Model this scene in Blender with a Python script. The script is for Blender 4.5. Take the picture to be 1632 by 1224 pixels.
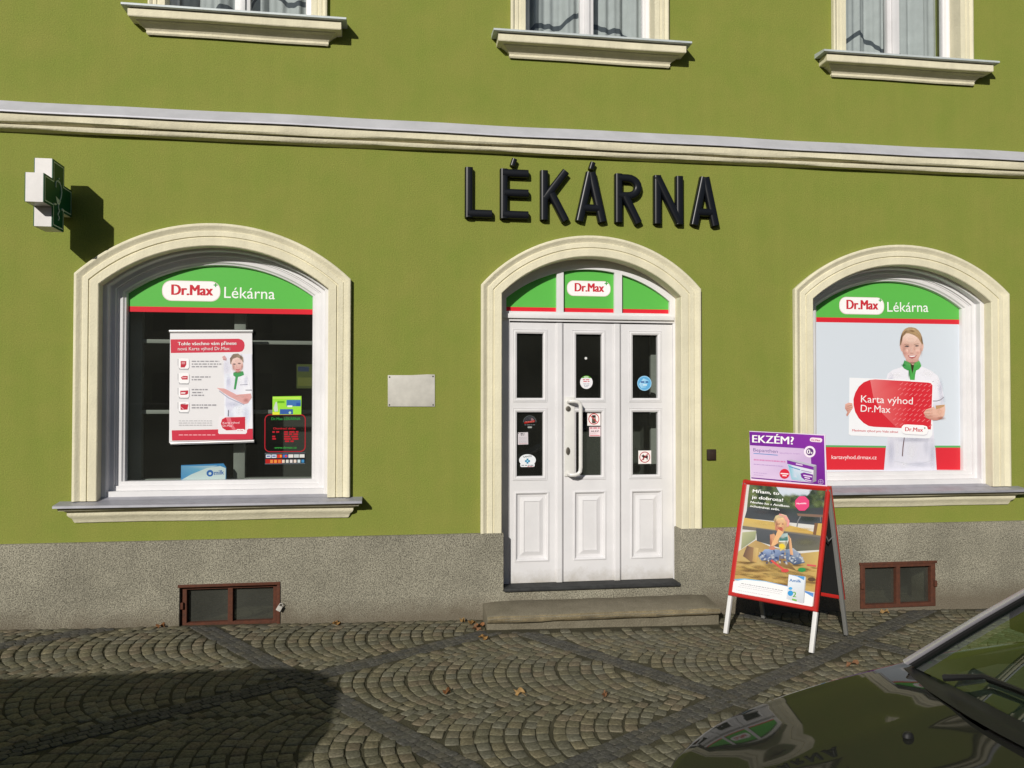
import bpy, bmesh, math, random
from mathutils import Vector, Matrix
from mathutils.geometry import tessellate_polygon
random.seed(7)
for o in list(bpy.data.objects): bpy.data.objects.remove(o)
SC = bpy.context.scene
COL = SC.collection
# ------------------------------------------------------------------ camera
cd = bpy.data.cameras.new("camera"); cam = bpy.data.objects.new("camera", cd); COL.objects.link(cam)
cd.sensor_width = 36.0; cd.lens = 36.0*1280/1632; cd.clip_start = 0.05; cd.clip_end = 500
RT, UP, FW = ((.989449,-.144874,.001172),(-.003736,-.017428,.999841),(.144831,.989297,.017785))
cam.matrix_world = Matrix(((RT[0],UP[0],-FW[0],0.0),(RT[1],UP[1],-FW[1],-6.4),(RT[2],UP[2],-FW[2],1.78),(0,0,0,1)))
SC.camera = cam
# ------------------------------------------------------------------ world, sun, exposure
SUNDIR = Vector((-0.55, -1.0, 0.50)).normalized()
EL = math.asin(SUNDIR.z); AZ = math.atan2(SUNDIR.x, SUNDIR.y)
W = bpy.data.worlds.new("World"); SC.world = W; W.use_nodes = True
nt = W.node_tree; sky = nt.nodes.new("ShaderNodeTexSky"); sky.sky_type = 'NISHITA'; sky.sun_disc = False
sky.sun_elevation = EL; sky.sun_rotation = AZ; sky.altitude = 300; sky.air_density = 1.0; sky.dust_density = 1.0
nt.links.new(sky.outputs[0], nt.nodes['Background'].inputs[0]); nt.nodes['Background'].inputs[1].default_value = 0.05
sl = bpy.data.lights.new("sun", 'SUN'); sl.energy = 3.95; sl.angle = math.radians(0.5); sl.color = (1.0, 0.955, 0.88)
so = bpy.data.objects.new("sun", sl); COL.objects.link(so); so.location = (-8, -14, 12)
so.rotation_euler = (-SUNDIR).to_track_quat('-Z', 'Y').to_euler()
SC.view_settings.view_transform = 'Standard'; SC.view_settings.look = 'None'; SC.view_settings.gamma = 1.0
SC.view_settings.exposure = 0.0; SC.view_settings.use_curve_mapping = False
SC.cycles.max_bounces = 10; SC.cycles.transparent_max_bounces = 48; SC.cycles.caustics_reflective = False; SC.cycles.caustics_refractive = False
# ------------------------------------------------------------------ helpers
def lin(c):
    c = c/255.0
    return c/12.92 if c <= 0.04045 else ((c+0.055)/1.055)**2.4
def A(r, g, b, k=1.05): return (min(lin(r)*k, .9), min(lin(g)*k, .9), min(lin(b)*k, .9), 1)
def mat(name, col, rough=0.6, metal=0.0, spec=0.4, var=0.0, vscale=6.0, col2=None, bump=0.0, bscale=120.0, coat=0.0, grain=0.0, gscale=250.0, detail=5.0, streak=0.0, dirt_haze=None):
    m = bpy.data.materials.new(name); m.use_nodes = True; n = m.node_tree.nodes; l = m.node_tree.links
    p = n['Principled BSDF']; p.inputs['Base Color'].default_value = col; p.inputs['Roughness'].default_value = rough
    p.inputs['Metallic'].default_value = metal; p.inputs['Specular IOR Level'].default_value = spec
    if coat: p.inputs['Coat Weight'].default_value = coat; p.inputs['Coat Roughness'].default_value = 0.03
    tc = n.new('ShaderNodeTexCoord'); cur = None
    if var or col2:
        t = n.new('ShaderNodeTexNoise'); t.inputs['Scale'].default_value = vscale; t.inputs['Detail'].default_value = detail; t.inputs['Roughness'].default_value = 0.62
        l.new(tc.outputs['Object'], t.inputs['Vector'])
        r = n.new('ShaderNodeValToRGB'); r.color_ramp.elements[0].position = 0.3; r.color_ramp.elements[1].position = 0.7
        c2 = col2 or tuple(min(c*(1+var), .92) for c in col[:3])+(1,); c1 = col if col2 else tuple(c*(1-var) for c in col[:3])+(1,)
        r.color_ramp.elements[0].color = c1; r.color_ramp.elements[1].color = c2
        l.new(t.outputs['Fac'], r.inputs['Fac']); cur = r.outputs['Color']
    if grain:
        t = n.new('ShaderNodeTexNoise'); t.inputs['Scale'].default_value = gscale; t.inputs['Detail'].default_value = 2.0
        l.new(tc.outputs['Object'], t.inputs['Vector'])
        mr = n.new('ShaderNodeMapRange'); mr.inputs[1].default_value = 0.3; mr.inputs[2].default_value = 0.7; mr.inputs[3].default_value = 1-grain; mr.inputs[4].default_value = 1+grain
        l.new(t.outputs['Fac'], mr.inputs[0])
        mx = n.new('ShaderNodeMix'); mx.data_type = 'RGBA'; mx.blend_type = 'MULTIPLY'; mx.inputs[0].default_value = 1.0
        if cur: l.new(cur, mx.inputs[6])
        else: mx.inputs[6].default_value = col
        l.new(mr.outputs[0], mx.inputs[7]); cur = mx.outputs[2]
    def mul(fac_out):
        mx = n.new('ShaderNodeMix'); mx.data_type = 'RGBA'; mx.blend_type = 'MULTIPLY'; mx.inputs[0].default_value = 1.0
        if cur: l.new(cur, mx.inputs[6])
        else: mx.inputs[6].default_value = col
        l.new(fac_out, mx.inputs[7]); return mx.outputs[2]
    if streak:
        mp = n.new('ShaderNodeMapping'); mp.inputs['Scale'].default_value = (5.0, 5.0, .35); l.new(tc.outputs['Object'], mp.inputs['Vector'])
        t = n.new('ShaderNodeTexNoise'); t.inputs['Scale'].default_value = 1.6; t.inputs['Detail'].default_value = 6; t.inputs['Roughness'].default_value = .65; l.new(mp.outputs[0], t.inputs['Vector'])
        mr = n.new('ShaderNodeMapRange'); mr.inputs[1].default_value = .32; mr.inputs[2].default_value = .62; mr.inputs[3].default_value = 1-streak; mr.inputs[4].default_value = 1.0+streak*.25; l.new(t.outputs['Fac'], mr.inputs[0]); cur = mul(mr.outputs[0])
    if dirt_haze:
        z0, z1, dc, sc_ = dirt_haze
        sp = n.new('ShaderNodeSeparateXYZ'); l.new(tc.outputs['Object'], sp.inputs[0])
        t = n.new('ShaderNodeTexNoise'); t.inputs['Scale'].default_value = sc_; t.inputs['Detail'].default_value = 7; t.inputs['Roughness'].default_value = .7; l.new(tc.outputs['Object'], t.inputs['Vector'])
        mr = n.new('ShaderNodeMapRange'); mr.inputs[1].default_value = z0; mr.inputs[2].default_value = z1; mr.inputs[3].default_value = .62; mr.inputs[4].default_value = -.30; l.new(sp.outputs[2], mr.inputs[0])
        ad = n.new('ShaderNodeMath'); ad.operation = 'ADD'; l.new(mr.outputs[0], ad.inputs[0]); l.new(t.outputs['Fac'], ad.inputs[1])
        m2 = n.new('ShaderNodeMapRange'); m2.inputs[1].default_value = .45; m2.inputs[2].default_value = 1.0; m2.inputs[3].default_value = 0.0; m2.inputs[4].default_value = .85; l.new(ad.outputs[0], m2.inputs[0])
        mx = n.new('ShaderNodeMix'); mx.data_type = 'RGBA'; l.new(m2.outputs[0], mx.inputs[0])
        if cur: l.new(cur, mx.inputs[6])
        else: mx.inputs[6].default_value = col
        mx.inputs[7].default_value = dc; cur = mx.outputs[2]
    if cur: l.new(cur, p.inputs['Base Color'])
    if bump:
        t = n.new('ShaderNodeTexNoise'); t.inputs['Scale'].default_value = bscale; t.inputs['Detail'].default_value = 4.0
        l.new(tc.outputs['Object'], t.inputs['Vector'])
        b = n.new('ShaderNodeBump'); b.inputs['Strength'].default_value = min(bump, 1.0); b.inputs['Distance'].default_value = 0.01
        l.new(t.outputs['Fac'], b.inputs['Height']); l.new(b.outputs['Normal'], p.inputs['Normal'])
    return m
def vmat(name, rough=0.5, spec=0.3, noise=0.0, nscale=40.0, bump=0.0, coat=0.0, ink=False):
    m = bpy.data.materials.new(name); m.use_nodes = True; n = m.node_tree.nodes; l = m.node_tree.links
    p = n['Principled BSDF']; p.inputs['Roughness'].default_value = rough; p.inputs['Specular IOR Level'].default_value = spec
    p.inputs['Coat Weight'].default_value = coat
    a = n.new('ShaderNodeAttribute'); a.attribute_name = 'Col'; cur = a.outputs['Color']
    if noise:
        tc = n.new('ShaderNodeTexCoord'); t = n.new('ShaderNodeTexNoise'); t.inputs['Scale'].default_value = nscale; t.inputs['Detail'].default_value = 5
        l.new(tc.outputs['Object'], t.inputs['Vector'])
        mr = n.new('ShaderNodeMapRange'); mr.inputs[1].default_value = 0.25; mr.inputs[2].default_value = 0.75; mr.inputs[3].default_value = 1-noise; mr.inputs[4].default_value = 1+noise
        l.new(t.outputs['Fac'], mr.inputs[0]); mx = n.new('ShaderNodeMix'); mx.data_type = 'RGBA'; mx.blend_type = 'MULTIPLY'; mx.inputs[0].default_value = 1.0
        l.new(cur, mx.inputs[6]); l.new(mr.outputs[0], mx.inputs[7]); cur = mx.outputs[2]
        if bump:
            b = n.new('ShaderNodeBump'); b.inputs['Strength'].default_value = bump; b.inputs['Distance'].default_value = 0.006
            l.new(t.outputs['Fac'], b.inputs['Height']); l.new(b.outputs['Normal'], p.inputs['Normal'])
    l.new(cur, p.inputs['Base Color'])
    if ink:
        tr = n.new('ShaderNodeBsdfTransparent'); mx = n.new('ShaderNodeMixShader'); l.new(a.outputs['Alpha'], mx.inputs[0]); l.new(tr.outputs[0], mx.inputs[1]); l.new(p.outputs[0], mx.inputs[2]); l.new(mx.outputs[0], n['Material Output'].inputs['Surface'])
    return m
def glassmat(name, tint, rough=0.0, ior=1.5, dirt_haze=0.0):
    m = bpy.data.materials.new(name); m.use_nodes = True; n = m.node_tree.nodes; l = m.node_tree.links
    n.remove(n['Principled BSDF']); o = n['Material Output']
    t = n.new('ShaderNodeBsdfTransparent'); t.inputs[0].default_value = tint
    g = n.new('ShaderNodeBsdfGlossy'); g.inputs['Roughness'].default_value = rough; g.inputs[0].default_value = (.95, .97, .96, 1)
    f = n.new('ShaderNodeFresnel'); ge = n.new('ShaderNodeNewGeometry'); io = n.new('ShaderNodeMapRange')
    io.inputs[3].default_value = ior; io.inputs[4].default_value = 1/ior; l.new(ge.outputs['Backfacing'], io.inputs[0]); l.new(io.outputs[0], f.inputs['IOR'])
    x = n.new('ShaderNodeMixShader'); l.new(f.outputs[0], x.inputs[0]); l.new(t.outputs[0], x.inputs[1]); l.new(g.outputs[0], x.inputs[2]); out = x.outputs[0]
    if dirt_haze:
        d = n.new('ShaderNodeBsdfDiffuse'); d.inputs[0].default_value = (.35, .36, .3, 1)
        tc = n.new('ShaderNodeTexCoord'); nz = n.new('ShaderNodeTexNoise'); nz.inputs['Scale'].default_value = 2.2; nz.inputs['Detail'].default_value = 5; l.new(tc.outputs['Object'], nz.inputs['Vector'])
        mr = n.new('ShaderNodeMapRange'); mr.inputs[1].default_value = 0.35; mr.inputs[2].default_value = 0.8; mr.inputs[3].default_value = dirt_haze*.55; mr.inputs[4].default_value = dirt_haze; l.new(nz.outputs['Fac'], mr.inputs[0])
        x2 = n.new('ShaderNodeMixShader'); l.new(mr.outputs[0], x2.inputs[0]); l.new(out, x2.inputs[1]); l.new(d.outputs[0], x2.inputs[2]); out = x2.outputs[0]
    l.new(out, o.inputs['Surface'])
    return m
class MB:
    def __init__(s): s.v = []; s.f = []; s.m = []; s.c = []
    def face(s, idx, m=0, c=None): s.f.append(tuple(idx)); s.m.append(m); s.c.append(c)
    def vert(s, p): s.v.append((p[0], p[1], p[2])); return len(s.v)-1
    def poly(s, pts, m=0, c=None): s.face([s.vert(p) for p in pts], m, c)
    def box(s, x0, x1, y0, y1, z0, z1, m=0):
        b = len(s.v); s.v += [(x, y, z) for z in (z0, z1) for y in (y0, y1) for x in (x0, x1)]
        for q in ((0,2,3,1),(4,5,7,6),(0,1,5,4),(2,6,7,3),(0,4,6,2),(1,3,7,5)): s.face([b+i for i in q], m)
        return s
    def loft(s, rows, closed=False, m=0, caps=False):
        b = len(s.v); n = len(rows[0])
        for r in rows: s.v += [tuple(p) for p in r]
        for i in range(len(rows)-1):
            for j in range(n if closed else n-1):
                k = (j+1) % n
                s.face((b+i*n+j, b+i*n+k, b+(i+1)*n+k, b+(i+1)*n+j), m)
        if caps: s.face([b+j for j in range(n)][::-1], m); s.face([b+(len(rows)-1)*n+j for j in range(n)], m)
        return s
    def prism(s, loop, y0, y1, holes=(), m=0):
        "plate in the x-z plane with holes, front at y0 and back at y1"
        loops = [list(loop)]+[list(h) for h in holes]
        flat = [p for L in loops for p in L]
        tris = tessellate_polygon([[Vector((p[0], p[1], 0)) for p in L] for L in loops])
        b = len(s.v); n = len(flat); s.v += [(p[0], y0, p[1]) for p in flat]+[(p[0], y1, p[1]) for p in flat]
        for t in tris:
            a_, b_, c_ = [flat[i] for i in t]
            ar = (b_[0]-a_[0])*(c_[1]-a_[1])-(b_[1]-a_[1])*(c_[0]-a_[0])
            if abs(ar) < 1e-12: continue
            t = t if ar > 0 else t[::-1]
            s.face([b+i for i in t], m); s.face([b+n+i for i in t[::-1]], m)
        k = 0
        for L in loops:
            for i in range(len(L)):
                j = (i+1) % len(L); s.face((b+k+i, b+k+j, b+n+k+j, b+n+k+i), m)
            k += len(L)
        return s
    def tube(s, pts, r, n=10, m=0, caps=True):
        pts = [Vector(p) for p in pts]; rows = []; rr = r if isinstance(r, (list, tuple)) else [r]*len(pts); prev = None
        for i, p in enumerate(pts):
            d = (pts[min(i+1, len(pts)-1)]-pts[max(i-1, 0)]).normalized()
            up = prev or (Vector((0,0,1)) if abs(d.z) < .9 else Vector((1,0,0)))
            a = d.cross(up).normalized(); b = a.cross(d).normalized(); prev = b
            rows.append([p+a*math.cos(t)*rr[i]+b*math.sin(t)*rr[i] for t in [2*math.pi*k/n for k in range(n)]])
        return s.loft(rows, True, m, caps)
    def build(s, name, mats, parent=None, org=(0,0,0), bevel=0.0, smooth=False, seg=2, fix=True, angle=40, xf=None):
        me = bpy.data.meshes.new(name)
        me.from_pydata([(v[0]-org[0], v[1]-org[1], v[2]-org[2]) for v in s.v], [], s.f)
        if not isinstance(mats, (list, tuple)): mats = [mats]
        for m in mats: me.materials.append(m)
        for i, p in enumerate(me.polygons): p.material_index = s.m[i]
        if any(c is not None for c in s.c):
            at = me.color_attributes.new('Col', 'FLOAT_COLOR', 'CORNER')
            for i, p in enumerate(me.polygons):
                c = s.c[i] or (.5, .5, .5, 1)
                for k, li in enumerate(p.loop_indices):
                    at.data[li].color = c[k] if isinstance(c, list) else c
        if xf is not None: me.transform(xf)
        if fix or bevel:
            bm = bmesh.new(); bm.from_mesh(me)
            if fix:
                bmesh.ops.remove_doubles(bm, verts=bm.verts, dist=1e-5); bmesh.ops.recalc_face_normals(bm, faces=bm.faces)
            if bevel:
                es = [e for e in bm.edges if len(e.link_faces) == 2 and e.calc_face_angle(0) > math.radians(30)]
                bmesh.ops.bevel(bm, geom=es, offset=bevel, segments=seg, affect='EDGES', profile=0.6, clamp_overlap=True)
            bm.to_mesh(me); bm.free()
        if smooth or bevel:
            for p in me.polygons: p.use_smooth = True
            try: me.set_sharp_from_angle(angle=math.radians(angle))
            except Exception: pass
        o = bpy.data.objects.new(name, me); COL.objects.link(o)
        if parent: o.parent = parent
        else: o.location = org
        return o
def tag(o, label=None, cat=None, group=None, kind=None):
    if label: o['label'] = label
    if cat: o['category'] = cat
    if group: o['group'] = group
    if kind: o['kind'] = kind
    return o
def empty(name, loc, label, cat, group=None, rz=0.0):
    o = bpy.data.objects.new(name, None); COL.objects.link(o); o.location = loc; o.rotation_euler = (0, 0, rz); o.empty_display_size = .1
    return tag(o, label, cat, group)
def glyphs(txt, bold):
    cu = bpy.data.curves.new('t', 'FONT'); cu.body = txt; cu.size = 1.0; cu.fill_mode = 'FRONT'; cu.resolution_u = 3
    o = bpy.data.objects.new('t', cu); COL.objects.link(o); bpy.context.view_layer.update()
    me = bpy.data.meshes.new_from_object(o.evaluated_get(bpy.context.evaluated_depsgraph_get()))
    V = [(v.co.x, v.co.y) for v in me.vertices]; F = [tuple(p.vertices) for p in me.polygons]
    bpy.data.objects.remove(o); bpy.data.curves.remove(cu); bpy.data.meshes.remove(me)
    return V, F
CAPH = 0.70
class Print:
    "a flat printed sheet: coloured shapes laid on a base sheet in the plane O + a*U + b*V"
    def __init__(s, O, U=(1,0,0), V=(0,0,1), lay=0.00004):
        s.O = Vector(O); s.U = Vector(U); s.V = Vector(V); s.N = s.U.cross(s.V).normalized(); s.lay = lay; s.mb = MB(); s.k = 1.0; s.it = []; s.f = 1.0
    def P(s, a, b, L): return s.O+s.U*a+s.V*b+s.N*(L*s.lay)
    def add(s, L, tris, same=False):
        if s.f != 1.0: tris = [([(a*s.f, 1.78+(b-1.78)*s.f) for a, b in p], c) for p, c in tris]
        if same and s.it and s.it[-1][0] == L: s.it[-1][1].extend(tris)
        else: s.it.append((L, list(tris)))
    def poly(s, L, c, pts, same=False):
        cs = c if isinstance(c, list) else [c]*len(pts)
        if len(cs) < len(pts): cs = [cs[i*len(cs)//len(pts)] for i in range(len(pts))]
        cl = [A(*q, s.k) for q in cs]; out = []
        for t in tessellate_polygon([[Vector((p[0], p[1], 0)) for p in pts]]):
            a_, b_, c_ = [pts[i] for i in t]
            r = (b_[0]-a_[0])*(c_[1]-a_[1])-(b_[1]-a_[1])*(c_[0]-a_[0])
            if abs(r) < 1e-12: continue
            t = t if r > 0 else t[::-1]
            out.append(([pts[i] for i in t], [cl[i] for i in t]))
        s.add(L, out, same)
    def rect(s, L, c, a0, a1, b0, b1): s.poly(L, c, [(a0,b0),(a1,b0),(a1,b1),(a0,b1)])
    def rrect(s, L, c, a0, a1, b0, b1, r, n=6):
        pts = []
        for (x, y, t0) in ((a1-r,b0+r,-90),(a1-r,b1-r,0),(a0+r,b1-r,90),(a0+r,b0+r,180)):
            pts += [(x+r*math.cos(math.radians(t0+90*k/n)), y+r*math.sin(math.radians(t0+90*k/n))) for k in range(n+1)]
        s.poly(L, c, pts)
    def disc(s, L, c, x, y, r, ry=None, n=28): s.poly(L, c, [(x+r*math.cos(2*math.pi*k/n), y+(ry or r)*math.sin(2*math.pi*k/n)) for k in range(n)])
    def ring(s, L, c, x, y, r, w, a0=0, a1=360, n=32, ry=None):
        f = (ry or r)/r
        for k in range(n):
            t = [math.radians(a0+(a1-a0)*(k+j)/n) for j in (0, 1)]
            s.poly(L, c, [(x+(r-w)*math.cos(t[0]), y+(r-w)*f*math.sin(t[0])), (x+r*math.cos(t[0]), y+r*f*math.sin(t[0])), (x+r*math.cos(t[1]), y+r*f*math.sin(t[1])), (x+(r-w)*math.cos(t[1]), y+(r-w)*f*math.sin(t[1]))], k > 0)
    def text(s, L, c, txt, p0, p1, h, bold=0):
        V, F = glyphs(txt, bold)
        if not V: return
        x0 = min(v[0] for v in V); x1 = max(v[0] for v in V)
        d = Vector((p1[0]-p0[0], p1[1]-p0[1])); q = Vector((-d.y, d.x)).normalized(); sx = 1/(x1-x0); sy = h/CAPH
        cl = A(*c, s.k); P = [(p0[0]+d.x*(v[0]-x0)*sx+q.x*v[1]*sy, p0[1]+d.y*(v[0]-x0)*sx+q.y*v[1]*sy) for v in V]
        for sh in ((-.05, -.025, .025, .05, 0) if bold == 2 else (-.022, .022, 0) if bold else (0,)):
            ox, oy = d.x*sh*sx, d.y*sh*sx
            s.add(L, [([(P[i][0]+ox, P[i][1]+oy) for i in f], [cl]*len(f)) for f in F])
    def bars(s, L, c, x0, x1, y, h, seed):
        r = random.Random(seed); x = x0
        while x < x1:
            e = min(x+r.uniform(1.2, 4)*h*1.3, x1); s.rect(L, c, x, e, y, y+h); x = e+h*.8
    def blob(s, L, c, p0, pa, pb, al, n=14):
        "a soft edged patch of ink"
        C = A(*c, s.k)[:3]; P = []; tr = []
        for r, f in ((.33, .80), (.66, .30), (1.0, 0.0)):
            P.append(([(p0[0]+r*(math.cos(t)*(pa[0]-p0[0])+math.sin(t)*(pb[0]-p0[0])), p0[1]+r*(math.cos(t)*(pa[1]-p0[1])+math.sin(t)*(pb[1]-p0[1]))) for t in [2*math.pi*k/n for k in range(n)]], C+(al*f,)))
        if (pa[0]-p0[0])*(pb[1]-p0[1])-(pa[1]-p0[1])*(pb[0]-p0[0]) < 0: P = [(q[::-1], c_) for q, c_ in P]
        for k in range(n):
            j = (k+1) % n; tr.append(([p0, P[0][0][k], P[0][0][j]], [C+(al,), P[0][1], P[0][1]]))
            for q in (0, 1): tr.append(([P[q][0][k], P[q+1][0][k], P[q+1][0][j], P[q][0][j]], [P[q][1], P[q+1][1], P[q+1][1], P[q][1]]))
        s.add(L, tr)
    def data(s, items):
        for it in items:
            if it[0] == 'P': s.poly(it[1], it[2], it[3])
            elif it[0] == 'B': s.blob(*it[1:])
            else: s.text(*it[1:])
    def slab(s, c, pts, th):
        "the sheet itself, th thick, front face on layer 0"
        cl = A(*c, s.k); n = len(pts); pts = [(a*s.f, 1.78+(b-1.78)*s.f) if s.f != 1 else (a, b) for a, b in pts]; f = [s.P(*p, 0) for p in pts]; b = [q-s.N*th for q in f]
        ar = sum(pts[i][0]*pts[(i+1) % n][1]-pts[(i+1) % n][0]*pts[i][1] for i in range(n))
        if ar < 0: f.reverse(); b.reverse()
        s.mb.face([s.mb.vert(p) for p in f], 0, cl); s.mb.face([s.mb.vert(p) for p in b[::-1]], 0, cl)
        for i in range(n): j = (i+1) % n; s.mb.face([s.mb.vert(p) for p in (f[i], b[i], b[j], f[j])], 0, cl)
    def build(s, name, m, parent=None, org=(0,0,0)):
        for k, (L, tris) in enumerate(sorted(s.it, key=lambda q: q[0])):
            for pts, cl in tris: s.mb.face([s.mb.vert(s.P(*p, k+2)) for p in pts], 0, cl)
        return s.mb.build(name, m, parent, org, fix=False)
def arch(cx, half, zc, R, zb, n=32):
    "left foot, up, over the arc, down to the right foot"
    t = math.asin(min(half/R, 1)); pts = [(cx-half, zb)]
    pts += [(cx+R*math.sin(-t+2*t*k/n), zc+R*math.cos(-t+2*t*k/n)) for k in range(n+1)]
    return pts+[(cx+half, zb)]
# ------------------------------------------------------------------ materials
M_GREEN = mat("green_render", (.198,.240,.044,1), .85, spec=.15, col2=(.236,.249,.054,1), vscale=3.2, bump=.35, bscale=90, grain=.12, gscale=120, detail=9, streak=.035)
M_CREAM = mat("cream_stucco", (.715,.668,.495,1), .8, spec=.15, var=.06, vscale=5, bump=.3, bscale=60, grain=.05, gscale=200, streak=.10)
M_PLINTH = mat("pebbledash", (.266,.250,.194,1), .9, spec=.1, var=.20, vscale=2.0, bump=1.0, bscale=120, grain=.60, gscale=120, detail=9, dirt_haze=(.02, .30, (.145,.122,.088,1), 3.2))
M_ZINC = mat("zinc_flashing", (.36,.36,.40,1), .5, metal=.25, var=.12, vscale=9)
M_ZINCU = mat("sunlit_zinc_edge", (.50,.545,.55,1), .55, metal=.1, var=.1, vscale=9)  # lighter zinc copy: sunlit brightness of the upper sill edges put into the colour
M_ZINC2 = mat("painted_zinc", (.50,.50,.55,1), .55, metal=.1, var=.10, vscale=4)
M_WHITE = mat("white_paint", (.70,.69,.70,1), .40, spec=.4, var=.07, vscale=2.6, bump=.06, bscale=40)
M_DOOR = mat("white_door_paint", (.70,.69,.70,1), .40, spec=.4, var=.06, vscale=2.6, bump=.06, bscale=40, dirt_haze=(.20, .44, (.42,.39,.34,1), 9.0))
M_WHITE2 = mat("white_enamel", (.70,.69,.66,1), .25, spec=.5, var=.03, vscale=12)
M_INNER = mat("shaded_white_inner_frame", (.26,.27,.25,1), .6, var=.08)  # white inner frames darkened to grey, the shade behind the glass painted in
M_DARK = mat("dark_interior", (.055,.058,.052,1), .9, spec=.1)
M_BLACKG = mat("black_gloss_letter", (.006,.007,.010,1), .33, spec=.35)
M_RUST = mat("rust_brown_paint", (.118,.042,.024,1), .8, spec=.15, col2=(.070,.032,.022,1), vscale=26, bump=.4, bscale=80)
M_SLATE = mat("dark_threshold_rubber", (.030,.031,.031,1), .7, spec=.3, var=.4, vscale=18)
M_STEP = mat("worn_step_stone", (.215,.192,.140,1), .85, spec=.15, col2=(.165,.146,.104,1), vscale=7, bump=.6, bscale=60, grain=.22, gscale=140)
M_PRINT = vmat("printed_sheet", .35, .3, ink=True)
M_PRINTG = vmat("printed_film", .22, .4, ink=True)
M_GLASS = glassmat("shop_glass", (.80,.84,.81,1), ior=1.62, dirt_haze=.045)  # faint grey haze laid on the panes to lift their blackness
M_GLASSD = glassmat("dusty_cellar_glass", (.45,.48,.44,1), rough=.12, dirt_haze=.15)
M_GLASSU = glassmat("upper_glass", (.80,.84,.84,1), ior=1.6)
M_ROOF = mat("roof_tiles", (.20,.07,.04,1), .8, var=.2, vscale=30)
H0 = 1.78
# ------------------------------------------------------------------ ground
SL = -0.0165; Z0 = 0.040
def gz(x, y=0): return Z0+SL*x
def cobble_ground():
    m = bpy.data.materials.new("street_cobbles"); m.use_nodes = True; n = m.node_tree.nodes; l = m.node_tree.links; p = n['Principled BSDF']
    p.inputs['Roughness'].default_value = .9; p.inputs['Specular IOR Level'].default_value = .15
    tc = n.new('ShaderNodeTexCoord'); v = n.new('ShaderNodeTexVoronoi'); v.inputs['Scale'].default_value = 9; v.feature = 'DISTANCE_TO_EDGE'; l.new(tc.outputs['Object'], v.inputs['Vector'])
    r = n.new('ShaderNodeValToRGB'); r.color_ramp.elements[0].color = (.03,.028,.02,1); r.color_ramp.elements[1].color = (.15,.135,.095,1); r.color_ramp.elements[1].position = .08
    l.new(v.outputs['Distance'], r.inputs[0]); l.new(r.outputs[0], p.inputs['Base Color'])
    b = n.new('ShaderNodeBump'); b.inputs['Distance'].default_value = .02; l.new(r.outputs[0], b.inputs['Height']); l.new(b.outputs[0], p.inputs['Normal'])
    return m
g = MB(); G = 90
g.poly([(-G, -G, gz(-G)-.02), (G, -G, gz(G)-.02), (G, G, gz(G)-.02), (-G, G, gz(-G)-.02)])
tag(g.build("ground", cobble_ground(), fix=False), kind='structure')
M_JOINT = mat("sandy_joints", (.058,.054,.036,1), .95, spec=.05, col2=(.095,.087,.057,1), vscale=5, bump=.5, bscale=120, grain=.3, gscale=200)
g = MB(); g.poly([(-7, -9, gz(-7)-.0062), (9, -9, gz(9)-.0062), (9, .2, gz(9)-.0062), (-7, .2, gz(-7)-.0062)])
tag(g.build("pavement_bedding", M_JOINT, fix=False), kind='structure')
M_STONE = vmat("cobble_stone", .82, .18, noise=.45, nscale=70, bump=.5)
def strips_at(x, y):
    "signed distance to the nearest dark strip of the diamond grid"
    a = y-.70*x; b = y+1.43*x
    da = abs(((a+.89+1.165) % 2.33)-1.165)/1.2207; db = abs(((b-.98+1.54) % 3.08)-1.54)/1.745
    return min(da, db), (0 if da < db else 1)
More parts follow.
